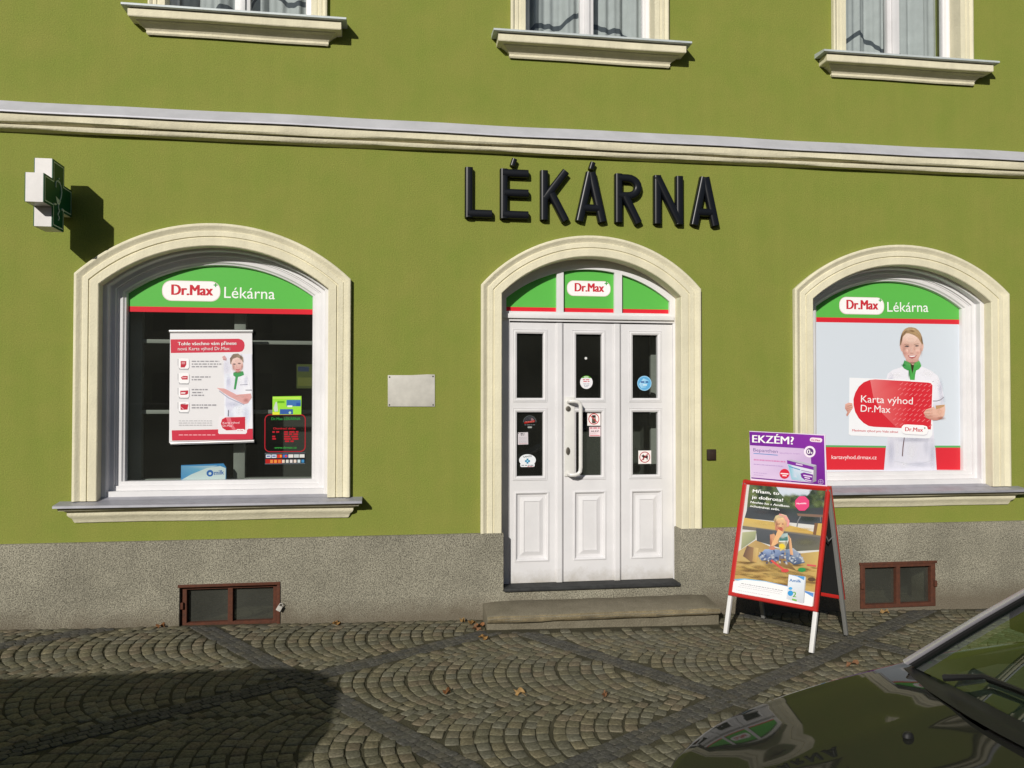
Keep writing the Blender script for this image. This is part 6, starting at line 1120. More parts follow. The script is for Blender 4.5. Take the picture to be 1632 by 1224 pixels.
('P',10,[(176,150,120),(190,170,128),(206,190,140),(222,206,170),(220,190,160),(206,150,140),(206,160,130),(200,170,120),(196,150,110),(176,120,90)],[(.2947,.8586),(.2774,.8993),(.2896,.9316),(.3317,.9514),(.3727,.944),(.3965,.912),(.3972,.8738),(.3803,.849),(.3579,.8044),(.3253,.8082)]),
('P',11,[(206,160,126),(222,190,140),(228,196,150),(216,170,126),(196,134,108),(170,104,84),(186,116,92)],[(.2914,.8853),(.308,.9141),(.3513,.9225),(.3777,.8869),(.363,.8279),(.3337,.8054),(.2981,.832)]),
('P',12,(226,150,150),[(.3144,.9385),(.3629,.9257),(.3892,.9019),(.386,.8623),(.4001,.8614),(.4025,.9066),(.3696,.9379),(.3182,.9519)]),
('P',12,(178,92,80),[(.3576,.8388),(.3551,.8286),(.3459,.8214),(.3337,.82),(.323,.8249),(.318,.8342),(.3206,.8445),(.3298,.8517),(.342,.853),(.3527,.8481)]),
('P',13,(222,176,128),[(.322,.8347),(.3683,.8171),(.3384,.7677),(.3128,.7149),(.282,.7033),(.3052,.7752)]),
('P',12,(96,72,62),[(.3216,.8731),(.32,.8708),(.3156,.8694),(.311,.8698),(.3089,.8717),(.3105,.8741),(.3149,.8755),(.3195,.8751)]),
('P',12,(96,72,62),[(.3593,.8773),(.3577,.8749),(.3534,.8735),(.3488,.8739),(.3466,.8759),(.3482,.8782),(.3526,.8796),(.3572,.8792)]),
('P',12,(214,178,128),[(.3272,.8737),(.3416,.8715),(.3479,.853),(.3276,.8545)]),
('P',11,(206,84,80),[(.2928,.5934),(.3404,.5683),(.3983,.5378),(.4066,.5513),(.3488,.5819),(.3013,.6071)]),
('P',11,(204,76,74),[(.4405,.5454),(.4358,.5367),(.4214,.5297),(.4028,.5269),(.3871,.5294),(.3804,.5364),(.3852,.5451),(.3997,.5522),(.4183,.555),(.4339,.5523)]),
('P',10,[(130,104,66),(150,120,76),(110,86,58),(140,112,72)],[(.3565,.6454),(.4113,.6187),(.495,.5535),(.3554,.5717)]),
('P',11,(54,140,76),[(.5661,.5697),(.5602,.5585),(.543,.5503),(.5224,.5492),(.5081,.5556),(.5068,.5665),(.5192,.5769),(.5394,.5818),(.5579,.5789)]),
('P',11,(206,90,90),[(.5685,.5987),(.6365,.6014),(.6365,.6137),(.5684,.611)]),
('P',11,(92,72,54),[(.642,.5141),(.6363,.5048),(.6199,.4977),(.6004,.4962),(.5869,.501),(.5859,.5099),(.5978,.5187),(.617,.5232),(.6344,.5214)]),
('B',5.5,(60,62,66),(.2978,.9635),(.4167,.9754),(.3036,.9175),.5),
('B',5.5,(60,70,62),(.5383,.9346),(.6359,.9449),(.5421,.9011),.6),
('B',5.5,(88,86,88),(.1757,.9513),(.2575,.9595),(.1788,.928),.5),
('B',5.5,(84,92,90),(.4933,.9906),(.5695,.9981),(.4959,.9681),.5),
('B',6.5,(224,196,120),(.2277,.8706),(.3481,.8837),(.2307,.8476),.6),
('B',6.5,(214,180,100),(.5088,.856),(.6031,.8668),(.5105,.8412),.6),
('B',6.5,(170,140,80),(.35,.8686),(.4284,.8773),(.3518,.8534),.5),
('B',7.5,(70,74,80),(.3226,.7658),(.4012,.7754),(.3282,.7207),.6),
('B',7.5,(124,122,98),(.5384,.766),(.6317,.7777),(.5422,.733),.6),
('B',12.6,(236,206,164),(.3423,.8985),(.3778,.9023),(.3451,.8757),.6),
('B',12.6,(170,122,98),(.3053,.8713),(.3173,.8726),(.3096,.8371),.6),
('B',12.6,(222,184,134),(.3741,.8674),(.3898,.8692),(.3773,.841),.6),
('B',12.6,(120,84,70),(.3252,.8735),(.3356,.8747),(.326,.8674),.5),
('B',12.6,(120,84,70),(.3537,.8774),(.3639,.8785),(.3544,.8714),.5),
('B',12.6,(150,92,74),(.3446,.8143),(.3683,.8171),(.3465,.7992),.6),
('B',12.6,(206,140,112),(.3285,.847),(.3523,.8496),(.3298,.8371),.5),
('B',12.6,(216,204,170),(.3341,.9323),(.3815,.9372),(.3359,.9171),.5),
('B',12.6,(150,124,98),(.2904,.8929),(.3,.8939),(.2938,.8662),.6),
('B',12.7,(232,184,146),(.2938,.771),(.3093,.7729),(.2993,.7268),.5),
('B',12.7,(168,114,88),(.278,.7291),(.2884,.7304),(.2836,.685),.6),
('B',12.7,(206,214,210),(.3659,.7797),(.3964,.7834),(.3677,.7651),.5),
('B',12.7,(120,110,90),(.3966,.7391),(.4068,.7404),(.4014,.7004),.5),
('B',12.7,(232,192,150),(.4349,.7194),(.4429,.7205),(.4418,.6618),.6),
('B',12.7,(180,128,98),(.4202,.7568),(.4272,.7577),(.4265,.7037),.5),
('B',9.5,(120,92,62),(.2902,.5919),(.3822,.6049),(.2923,.5755),.7),
('B',9.5,(110,86,58),(.4955,.5919),(.5542,.6004),(.4969,.5797),.7),
('B',9.5,(140,110,72),(.4154,.5852),(.4702,.5931),(.4194,.5519),.6),
('B',9.5,(110,88,62),(.134,.5599),(.1923,.5682),(.1353,.55),.7),
('B',9.5,(206,178,130),(.0996,.6509),(.1319,.6552),(.1037,.6211),.5),
('B',8.9,(200,172,108),(.3839,.5079),(.6289,.545),(.3874,.4794),.5),
('B',8.9,(140,112,70),(.2263,.5135),(.3804,.5364),(.228,.501),.6),
('B',8.9,(150,120,74),(.4363,.4966),(.5638,.5162),(.4373,.4881),.6),
('B',8.9,(140,110,66),(.0979,.4644),(.1777,.4765),(.099,.4566),.6),
('P',12,[(120,180,216),(130,190,220),(170,206,230),(90,140,206),(80,130,200),(120,170,216)],[(.0118,.4161),(.1018,.4361),(.2673,.4436),(.4437,.4353),(.6385,.4153),(.6374,.3733)]),
('P',13,(234,234,236),[(.0104,.3982),(.1029,.4282),(.268,.4383),(.4341,.4314),(.5707,.4134),(.6392,.3875),(.6371,.299),(.0098,.2979)]),
('P',14,(150,152,156),[(.0826,.3939),(.1056,.3939),(.1059,.3984),(.0828,.3984)]),
('P',14,(150,152,156),[(.1105,.3939),(.1256,.3939),(.1258,.3983),(.1108,.3983)]),
('P',14,(150,152,156),[(.1304,.3939),(.1387,.3939),(.1389,.3983),(.1307,.3983)]),
('P',14,(150,152,156),[(.1435,.3939),(.1678,.3939),(.168,.3983),(.1438,.3983)]),
('P',14,(150,152,156),[(.1726,.3939),(.1812,.3939),(.1814,.3983),(.1729,.3983)]),
('P',14,(150,152,156),[(.186,.3939),(.1964,.3939),(.1966,.3983),(.1862,.3983)]),
('P',14,(150,152,156),[(.2012,.3939),(.2166,.3938),(.2168,.3982),(.2014,.3982)]),
('P',14,(150,152,156),[(.2213,.3938),(.2423,.3938),(.2426,.3982),(.2216,.3982)]),
('P',14,(150,152,156),[(.2471,.3938),(.2685,.3938),(.2688,.3982),(.2473,.3982)]),
('P',14,(150,152,156),[(.2733,.3938),(.2843,.3938),(.2845,.3982),(.2735,.3982)]),
('P',14,(150,152,156),[(.289,.3938),(.3101,.3938),(.3104,.3981),(.2893,.3982)]),
('P',14,(150,152,156),[(.3148,.3938),(.3247,.3938),(.325,.3981),(.3151,.3981)]),
('P',14,(150,152,156),[(.3294,.3938),(.3465,.3938),(.3468,.3981),(.3297,.3981)]),
('P',14,(150,152,156),[(.3512,.3938),(.3701,.3938),(.3704,.3981),(.3514,.3981)]),
('P',14,(150,152,156),[(.3747,.3938),(.3893,.3938),(.3896,.3981),(.375,.3981)]),
('P',14,(150,152,156),[(.3939,.3937),(.4129,.3937),(.4132,.398),(.3942,.398)]),
('P',14,(192,193,196),[(.0707,.381),(.0898,.3811),(.0899,.3845),(.0709,.3845)]),
('P',14,(192,193,196),[(.0947,.3811),(.1129,.3811),(.1131,.3846),(.0949,.3845)]),
('P',14,(192,193,196),[(.1178,.3811),(.1346,.3812),(.1348,.3846),(.118,.3846)]),
('P',14,(192,193,196),[(.1394,.3812),(.1543,.3812),(.1545,.3846),(.1396,.3846)]),
('P',14,(192,193,196),[(.1591,.3812),(.1707,.3812),(.1709,.3847),(.1593,.3846)]),
('P',14,(192,193,196),[(.1756,.3812),(.1905,.3813),(.1907,.3847),(.1758,.3847)]),
('P',14,(192,193,196),[(.1954,.3813),(.2162,.3813),(.2164,.3847),(.1956,.3847)]),
('P',14,(192,193,196),[(.221,.3813),(.2389,.3813),(.2391,.3848),(.2211,.3847)]),
('P',14,(192,193,196),[(.2436,.3814),(.2545,.3814),(.2547,.3848),(.2438,.3848)]),
('P',14,(192,193,196),[(.2593,.3814),(.2749,.3814),(.2751,.3848),(.2595,.3848)]),
('P',14,(192,193,196),[(.2796,.3814),(.2988,.3815),(.299,.3848),(.2798,.3848)]),
('P',14,(192,193,196),[(.3035,.3815),(.314,.3815),(.3142,.3849),(.3037,.3848)]),
('P',14,(192,193,196),[(.3187,.3815),(.334,.3815),(.3342,.3849),(.3189,.3849)]),
('P',14,(192,193,196),[(.3387,.3815),(.3616,.3816),(.3618,.3849),(.3389,.3849)]),
('P',14,(192,193,196),[(.3663,.3816),(.3833,.3816),(.3835,.385),(.3665,.3849)]),
('P',14,(192,193,196),[(.3879,.3816),(.4063,.3817),(.4065,.385),(.3881,.385)]),
('P',14,(192,193,196),[(.0617,.3671),(.086,.3672),(.0862,.3706),(.0619,.3706)]),
('P',14,(192,193,196),[(.091,.3672),(.1095,.3673),(.1096,.3707),(.0911,.3707)]),
('P',14,(192,193,196),[(.1144,.3673),(.13,.3673),(.1302,.3708),(.1145,.3707)]),
('P',14,(192,193,196),[(.1349,.3673),(.1456,.3674),(.1458,.3708),(.135,.3708)]),
('P',14,(192,193,196),[(.1504,.3674),(.161,.3674),(.1611,.3708),(.1506,.3708)]),
('P',14,(192,193,196),[(.1658,.3674),(.1768,.3675),(.177,.3709),(.166,.3709)]),
('P',14,(192,193,196),[(.1816,.3675),(.1965,.3675),(.1967,.3709),(.1818,.3709)]),
('P',14,(192,193,196),[(.2013,.3675),(.2158,.3676),(.216,.371),(.2015,.371)]),
('P',14,(192,193,196),[(.2206,.3676),(.2331,.3676),(.2333,.371),(.2208,.371)]),
('P',14,(192,193,196),[(.2378,.3677),(.2471,.3677),(.2473,.3711),(.238,.371)]),
('P',14,(192,193,196),[(.2519,.3677),(.2606,.3677),(.2608,.3711),(.2521,.3711)]),
('P',14,(192,193,196),[(.2653,.3677),(.2766,.3678),(.2768,.3712),(.2655,.3711)]),
('P',14,(192,193,196),[(.2813,.3678),(.2906,.3678),(.2908,.3712),(.2815,.3712)]),
('P',14,(192,193,196),[(.2954,.3678),(.3144,.3679),(.3146,.3713),(.2955,.3712)]),
('P',14,(192,193,196),[(.3191,.3679),(.3322,.3679),(.3324,.3713),(.3193,.3713)]),
('P',14,(192,193,196),[(.3369,.368),(.3559,.368),(.3561,.3714),(.337,.3713)]),
('P',14,(192,193,196),[(.3605,.368),(.3711,.3681),(.3713,.3714),(.3607,.3714)]),
('P',14,(192,193,196),[(.3757,.3681),(.3966,.3681),(.3968,.3715),(.376,.3714)]),
('P',14,(192,193,196),[(.4012,.3681),(.406,.3682),(.4062,.3715),(.4014,.3715)]),
('P',14,(192,193,196),[(.0489,.3401),(.0576,.3401),(.0577,.3436),(.0491,.3436)]),
('P',14,(192,193,196),[(.0625,.3402),(.0796,.3402),(.0798,.3437),(.0627,.3436)]),
('P',14,(192,193,196),[(.0845,.3403),(.1012,.3404),(.1014,.3438),(.0847,.3437)]),
('P',14,(192,193,196),[(.1061,.3404),(.1147,.3404),(.1149,.3439),(.1063,.3438)]),
('P',14,(192,193,196),[(.1196,.3405),(.1293,.3405),(.1294,.3439),(.1198,.3439)]),
('P',14,(192,193,196),[(.1341,.3405),(.1586,.3407),(.1588,.3441),(.1343,.344)]),
('P',14,(192,193,196),[(.1635,.3407),(.1733,.3407),(.1735,.3442),(.1637,.3441)]),
('P',14,(192,193,196),[(.1781,.3408),(.2021,.3409),(.2023,.3443),(.1783,.3442)]),
('P',14,(192,193,196),[(.2069,.3409),(.2217,.341),(.2219,.3444),(.2071,.3443)]),
('P',14,(192,193,196),[(.2265,.341),(.2431,.3411),(.2433,.3445),(.2267,.3444)]),
('P',14,(192,193,196),[(.2479,.3411),(.2647,.3412),(.2649,.3446),(.2481,.3445)]),
('P',14,(192,193,196),[(.2695,.3412),(.2789,.3413),(.2791,.3447),(.2697,.3446)]),
('P',14,(192,193,196),[(.2837,.3413),(.2917,.3413),(.2919,.3447),(.2839,.3447)]),
('P',14,(192,193,196),[(.2964,.3414),(.3188,.3415),(.319,.3448),(.2966,.3447)]),
('P',14,(192,193,196),[(.0409,.3188),(.0656,.319),(.0657,.3225),(.0411,.3223)]),
('P',14,(192,193,196),[(.0705,.3191),(.0926,.3193),(.0928,.3227),(.0707,.3225)]),
('P',14,(192,193,196),[(.0975,.3193),(.1151,.3194),(.1153,.3229),(.0977,.3227)]),
('P',14,(192,193,196),[(.12,.3195),(.1429,.3197),(.1431,.3231),(.1202,.3229)]),
('P',14,(192,193,196),[(.1477,.3197),(.1629,.3198),(.163,.3233),(.1479,.3231)]),
('P',14,(192,193,196),[(.1677,.3199),(.1916,.3201),(.1918,.3235),(.1679,.3233)]),
('P',14,(192,193,196),[(.1964,.3201),(.2207,.3203),(.2209,.3237),(.1966,.3235)]),
('P',14,(192,193,196),[(.2255,.3204),(.2396,.3205),(.2398,.3239),(.2257,.3238)]),
('P',14,(192,193,196),[(.2444,.3205),(.262,.3207),(.2622,.3241),(.2446,.3239)]),
('P',14,(192,193,196),[(.2668,.3207),(.2831,.3209),(.2833,.3242),(.267,.3241)]),
('P',14,(192,193,196),[(.2878,.3209),(.3038,.321),(.304,.3244),(.288,.3243)]),
('P',14,[(226,232,240),(218,226,236),(196,200,206),(206,210,216)],[(.444,.517),(.5672,.5214),(.5713,.3315),(.4474,.343)]),
('P',15,(84,150,206),[(.4466,.5164),(.5633,.5208),(.5614,.4945),(.5098,.5126)]),
('P',14,(176,180,184),[(.5725,.334),(.5674,.5191),(.5737,.5153),(.5794,.3376)]),
('T', 16, (40, 104, 170), 'Amilk', (0.4549, 0.4682), (0.5416, 0.4738), 0.0209, 1),
('P',15,(60,150,210),[(.4927,.391),(.4911,.3808),(.4845,.3724),(.4745,.368),(.4639,.3689),(.4554,.3748),(.4514,.3841),(.453,.3944),(.4598,.4028),(.4698,.4071),(.4804,.4062),(.4888,.4003)]),
('P',15,(80,166,220),[(.4829,.4236),(.4815,.4181),(.4766,.4135),(.4693,.4109),(.4618,.411),(.4559,.4139),(.4533,.4187),(.4547,.4242),(.4596,.4289),(.4669,.4314),(.4744,.4313),(.4803,.4284)]),
('T', 16, (90, 160, 50), '2', (0.4914, 0.3647), (0.517, 0.3667), 0.0375, 1),
('P',16,(120,180,80),[(.4883,.3417),(.5235,.3384),(.5256,.3505),(.4905,.3539)]),
('T', 16, (250, 250, 250), 'Mňam, to', (0.083, 1.0922), (0.2982, 1.0905), 0.0249, 1),
('T', 16, (250, 250, 250), 'je dobrota!', (0.0828, 1.046), (0.3333, 1.0428), 0.024, 1),
('T', 16, (248, 248, 248), 'Nechte ho s Amilkem', (0.0771, 1.0094), (0.3873, 1.0052), 0.016, 1),
('T', 16, (248, 248, 248), 'ochutnávat svět.', (0.0769, 0.9794), (0.3169, 0.9732), 0.016, 1),
('P',15,(218,72,122),[(.536,1.048),(.5374,1.0262),(.5249,1.0087),(.5108,.9926),(.4895,.9894),(.4679,.9884),(.4502,1.0015),(.4337,1.0163),(.4301,1.0381),(.4285,1.0602),(.4412,1.0778),(.4556,1.0941),(.4771,1.097),(.4987,1.0978),(.5163,1.0845),(.5325,1.0696)]),
('T', 16, (250, 230, 240), 'Novinka', (0.4434, 1.0325), (0.5153, 1.0422), 0.013, 1)]
DRAW['purple']=[
('P',1,[(116,40,148),(130,46,158),(136,50,164),(110,36,140),(90,30,120),(104,36,134)],[(.0419,.3766),(.3443,.3722),(.6319,.3654),(.6397,.0049),(.3847,.0078),(.0575,.0123)]),
('P',2,[(214,190,224),(206,182,218),(196,170,210),(200,176,214),(214,192,226),(216,194,226)],[(.0451,.2704),(.4776,.2643),(.5325,.2052),(.5351,.1537),(.5457,.0156),(.0576,.0216)]),
('T', 3, (250, 246, 252), 'EKZÉM?', (0.0678, 0.2944), (0.4009, 0.2912), 0.0579, 1),
('P',3,(238,220,232),[(.5251,.332),(.5292,.3433),(.5414,.3485),(.6079,.3461),(.619,.3374),(.6165,.3216),(.6077,.3146),(.5392,.3167),(.5283,.321)]),
('T', 4, (170, 80, 110), 'Dr.Max', (0.5393, 0.3238), (0.6037, 0.3231), 0.0135, 1),
('T', 3, (110, 96, 150), 'Bepanthen', (0.0743, 0.2243), (0.275, 0.2206), 0.026, 0),
('P',3,(96,140,196),[(.0762,.206),(.1788,.204),(.2747,.2014),(.2752,.2071),(.1793,.2098),(.0767,.2119)]),
('T', 3, (176, 140, 196), 'Sensiderm krém', (0.2901, 0.2172), (0.4484, 0.2177), 0.0131, 0),
('P',3,(206,130,180),[(.0781,.1547),(.0963,.1545),(.0971,.1654),(.0789,.1656)]),
('P',3,(206,130,180),[(.1003,.1545),(.1117,.1544),(.1125,.1653),(.1012,.1654)]),
('P',3,(206,130,180),[(.1157,.1544),(.1246,.1543),(.1254,.1651),(.1166,.1652)]),
('P',3,(206,130,180),[(.1286,.1543),(.1439,.1541),(.1448,.165),(.1294,.1651)]),
('P',3,(206,130,180),[(.1479,.1541),(.1654,.154),(.1662,.1648),(.1488,.1649)]),
('P',3,(206,130,180),[(.1694,.1539),(.177,.1539),(.1778,.1647),(.1702,.1647)]),
('P',3,(206,130,180),[(.1809,.1538),(.1943,.1537),(.1952,.1645),(.1818,.1646)]),
('P',3,(206,130,180),[(.1983,.1537),(.2116,.1536),(.2124,.1643),(.1991,.1645)]),
('P',3,(206,130,180),[(.2155,.1536),(.2239,.1535),(.2247,.1642),(.2163,.1643)]),
('P',3,(206,130,180),[(.2278,.1535),(.2383,.1534),(.2391,.1641),(.2287,.1642)]),
('P',3,(206,130,180),[(.2422,.1534),(.2604,.1532),(.2612,.1639),(.243,.164)]),
('P',3,(206,130,180),[(.2643,.1532),(.2832,.153),(.284,.1637),(.2651,.1638)]),
('P',3,(206,130,180),[(.2871,.153),(.2938,.1529),(.2946,.1636),(.2879,.1636)]),
('P',3,(206,130,180),[(.2976,.1529),(.3173,.1527),(.3181,.1634),(.2984,.1635)]),
('P',3,(206,130,180),[(.3212,.1527),(.3322,.1526),(.333,.1632),(.322,.1633)]),
('P',3,(206,130,180),[(.336,.1526),(.3386,.1526),(.3394,.1632),(.3368,.1632)]),
('P',3,(180,150,200),[(.0781,.1225),(.0968,.1222),(.0973,.1281),(.0786,.1283)]),
('P',3,(180,150,200),[(.1008,.1222),(.1201,.1219),(.1206,.1277),(.1014,.128)]),
('P',3,(180,150,200),[(.1241,.1218),(.1323,.1217),(.1328,.1276),(.1246,.1277)]),
('P',3,(180,150,200),[(.1363,.1217),(.143,.1216),(.1435,.1274),(.1368,.1275)]),
('P',3,(180,150,200),[(.147,.1215),(.1663,.1213),(.1668,.1271),(.1475,.1274)]),
('P',3,(180,150,200),[(.1703,.1212),(.1774,.1211),(.1779,.1269),(.1708,.127)]),
('P',3,(180,150,200),[(.1814,.1211),(.1976,.1208),(.1981,.1266),(.1819,.1269)]),
('P',3,(180,150,200),[(.2016,.1208),(.2182,.1206),(.2187,.1263),(.2021,.1266)]),
('P',3,(180,150,200),[(.2221,.1205),(.2339,.1204),(.2344,.1261),(.2226,.1263)]),
('P',3,(180,150,200),[(.2378,.1203),(.2562,.12),(.2567,.1258),(.2383,.1261)]),
('P',3,(180,150,200),[(.2601,.12),(.2706,.1199),(.2711,.1256),(.2606,.1257)]),
('P',3,(180,150,200),[(.2745,.1198),(.2935,.1195),(.294,.1253),(.2749,.1255)]),
('P',3,(180,150,200),[(.2973,.1195),(.3099,.1193),(.3104,.125),(.2978,.1252)]),
('P',3,(180,150,200),[(.3137,.1193),(.3172,.1192),(.3177,.1249),(.3142,.125)]),
('P',3,(186,156,204),[(.0778,.0585),(.0924,.0581),(.0928,.0623),(.0783,.0627)]),
('P',3,(186,156,204),[(.0964,.058),(.1166,.0575),(.117,.0617),(.0969,.0622)]),
('P',3,(186,156,204),[(.1206,.0574),(.1324,.0571),(.1329,.0612),(.1211,.0616)]),
('P',3,(186,156,204),[(.1364,.057),(.1496,.0566),(.15,.0608),(.1369,.0611)]),
('P',3,(186,156,204),[(.1535,.0565),(.1686,.0561),(.1691,.0603),(.154,.0607)]),
('P',3,(186,156,204),[(.1726,.056),(.1862,.0557),(.1866,.0598),(.1731,.0602)]),
('P',3,(186,156,204),[(.1901,.0556),(.1913,.0555),(.1918,.0597),(.1906,.0597)]),
('P',3,(190,160,206),[(.0778,.042),(.0962,.0414),(.0966,.0451),(.0782,.0457)]),
('P',3,(190,160,206),[(.1002,.0412),(.1167,.0407),(.1172,.0444),(.1007,.045)]),
('P',3,(190,160,206),[(.1208,.0405),(.138,.04),(.1385,.0437),(.1212,.0443)]),
('P',3,(190,160,206),[(.142,.0398),(.1544,.0394),(.1548,.0432),(.1425,.0436)]),
('P',3,(190,160,206),[(.1584,.0393),(.1604,.0392),(.1608,.0429),(.1588,.043)]),
('P',3,(240,226,242),[(.5684,.2446),(.5668,.2335),(.5624,.2229),(.5554,.2137),(.5463,.2065),(.5357,.2016),(.5243,.1996),(.5129,.2005),(.5023,.2042),(.4932,.2106),(.4862,.2192),(.4818,.2294),(.4803,.2405),(.4819,.2517),(.4864,.2623),(.4935,.2716),(.5027,.2788),(.5134,.2836),(.5248,.2855),(.5362,.2845),(.5467,.2807),(.5558,.2743),(.5626,.2657),(.5669,.2556)]),
('P',4,(96,60,120),[(.5542,.2439),(.5528,.2353),(.5487,.2274),(.5424,.2209),(.5345,.2166),(.5256,.2148),(.5168,.2157),(.5089,.2192),(.5026,.2251),(.4985,.2327),(.4972,.2412),(.4986,.2499),(.5028,.2579),(.5091,.2644),(.5171,.2687),(.526,.2704),(.5348,.2695),(.5427,.2659),(.5489,.26),(.5529,.2524)]),
('T', 5, (246, 240, 248), '0', (0.5041, 0.2276), (0.5286, 0.2268), 0.0319, 1),
('P',5,(246,240,248),[(.5325,.233),(.5468,.2329),(.547,.2368),(.5328,.237)]),
('P',5,(246,240,248),[(.5376,.242),(.5375,.2273),(.5416,.2275),(.5417,.2421)]),
('P',3,(212,44,64),[(.3682,.0693),(.3668,.0595),(.3628,.0503),(.3566,.0422),(.3485,.0357),(.3391,.0313),(.3289,.0293),(.3188,.0299),(.3093,.0329),(.3012,.0383),(.295,.0457),(.2911,.0545),(.2898,.0641),(.2912,.0739),(.2952,.0832),(.3015,.0914),(.3097,.0979),(.3192,.1022),(.3293,.1041),(.3394,.1034),(.3489,.1003),(.3569,.0949),(.363,.0875),(.3669,.0788)]),
('P',4,(246,226,230),[(.2976,.063),(.3602,.0631),(.3609,.072),(.2983,.072)]),
('P',4,(246,226,230),[(.3124,.0493),(.3457,.0487),(.3465,.0569),(.3133,.0575)]),
('P',4,[(210,214,232),(226,222,236),(216,206,226),(150,196,214)],[(.3508,.1431),(.5543,.1092),(.5477,.0177),(.3848,.028)]),
('P',5,(124,48,156),[(.3496,.1706),(.5544,.133),(.5535,.1092),(.3516,.1432)]),
('P',5,(184,184,196),[(.3496,.1714),(.3856,.1774),(.5755,.1473),(.5544,.133)]),
('P',5,(150,146,160),[(.5544,.133),(.5755,.1473),(.574,.0295),(.5497,.0179)]),
('P',5,[(120,180,206),(160,200,218),(214,212,230),(150,196,214)],[(.3558,.1394),(.3853,.133),(.4267,.047),(.3849,.0441)]),
('P',6,(116,44,148),[(.4539,.0769),(.4807,.0867),(.55,.0753),(.5457,.0176),(.4927,.0276),(.462,.0494)]),
('P',6,(228,206,236),[(.4181,.143),(.4699,.136),(.4716,.144),(.4198,.151)]),
('P',7,(226,206,236),[(.4757,.062),(.541,.0546),(.5427,.0632),(.4774,.0708)]),
('P',7,(226,206,236),[(.4838,.047),(.5247,.0419),(.5263,.0498),(.4855,.055)]),
('P',7,(226,206,236),[(.4878,.0318),(.5368,.0241),(.5385,.0312),(.4895,.0389)]),
('P',6,(90,150,190),[(.3673,.1203),(.4509,.1013),(.453,.1084),(.3695,.1274)]),
('P',6,(150,130,170),[(.4597,.099),(.5374,.088),(.5385,.0927),(.4607,.1037)]),
('P',3,(176,150,190),[(.6276,.0287),(.6263,.0221),(.6226,.0162),(.6171,.0116),(.6103,.0088),(.6031,.0083),(.5963,.01),(.5908,.0138),(.5872,.0193),(.586,.0256),(.5873,.0322),(.591,.0382),(.5965,.0428),(.6033,.0455),(.6106,.046),(.6173,.0443),(.6228,.0404),(.6263,.035)]),
('P',4,(110,40,140),[(.6236,.0284),(.6225,.0232),(.6196,.0185),(.6151,.0148),(.6097,.0127),(.6038,.0122),(.5984,.0136),(.5939,.0166),(.591,.0209),(.59,.0259),(.5911,.0311),(.594,.0359),(.5985,.0395),(.604,.0417),(.6098,.0421),(.6153,.0407),(.6197,.0377),(.6226,.0334)]),
('P',5,(186,160,200),[(.6053,.0416),(.6052,.0121),(.6083,.0123),(.6085,.0418)]),
('P',5,(186,160,200),[(.592,.0245),(.622,.0267),(.622,.0298),(.592,.0277)]),
('P',3,(170,110,190),[(.3167,.011),(.3252,.011),(.3255,.015),(.3171,.015)]),
('P',3,(170,110,190),[(.329,.011),(.3418,.011),(.3421,.015),(.3294,.015)]),
('P',3,(170,110,190),[(.3456,.011),(.3568,.011),(.3572,.015),(.346,.015)]),
('P',3,(170,110,190),[(.3606,.011),(.3797,.011),(.38,.0151),(.361,.015)]),
('P',3,(170,110,190),[(.3835,.011),(.3845,.011),(.3849,.0151),(.3838,.0151)])]
# ------------------------------------------------------------------ curtains behind the upper windows
M_NET = mat("net_curtain", (.54,.55,.545,1), .9, spec=.05, var=.08, vscale=8)
M_BAND = mat("grey_curtain_band", (.10,.11,.12,1), .9, spec=.05)
CUR = [("white net curtain in the upper window above the left shop window",), ("white net curtain with grey wavy band, in the upper window above the door",), ("white net curtain with grey stepped ribbon, in the upper window at right",)]
for (cx, zs), (lb,), ph in zip(UPW, CUR, (0.3, 1.7, 2.9)):
    c = MB(); n = 96
    def cy(x): return .27+.030*math.sin(x*19+ph)+.018*math.sin(x*43+ph*3)+.010*math.sin(x*91)
    xs = [cx-.60+1.2*i/n for i in range(n+1)]
    def hem(x): return zs+.20+.10*math.sin((x-cx)*5+ph)+.04*math.sin(x*17)
    c.loft([[(x, cy(x), zs+.0) for x in xs], [(x, cy(x), hem(x)-.02) for x in xs]], m=0)
    c.loft([[(x, cy(x), hem(x)-.02) for x in xs], [(x, cy(x), hem(x)+.025) for x in xs]], m=1)
    c.loft([[(x, cy(x), hem(x)+.025) for x in xs], [(x, cy(x), zs+UH) for x in xs]], m=0)
    tag(c.build("net_curtain", [M_NET, M_BAND], org=(cx, .27, zs), fix=False, smooth=True, angle=180), lb, "curtain", "net curtains in the upper windows")
# ------------------------------------------------------------------ raised letters of the shop sign
LZ = 3.222; LH = .400; ST = .065
def stroke(m, pts, w=ST, x=0.0, z=0.0, h=.050):
    "a half round tray along a polyline in the plane of the wall"
    pr = [(-1,.0),(-1,.55),(-.96,.74),(-.84,.88),(-.62,.965),(-.30,.995),(0,1),(.30,.995),(.62,.965),(.84,.88),(.96,.74),(1,.55),(1,.0)]
    P = [Vector(p) for p in pts]; rows = []
    for i, p in enumerate(P):
        d0 = (P[i]-P[i-1]).normalized() if i else (P[1]-P[0]).normalized(); d1 = (P[i+1]-P[i]).normalized() if i < len(P)-1 else d0
        d = (d0+d1).normalized(); q = Vector((-d.y, d.x))/max(.5, d.dot(d1)); rows.append([(x+p.x+q.x*a*w/2, -.006-b*h, z+p.y+q.y*a*w/2) for a, b in pr])
    m.loft(rows, True, caps=True)
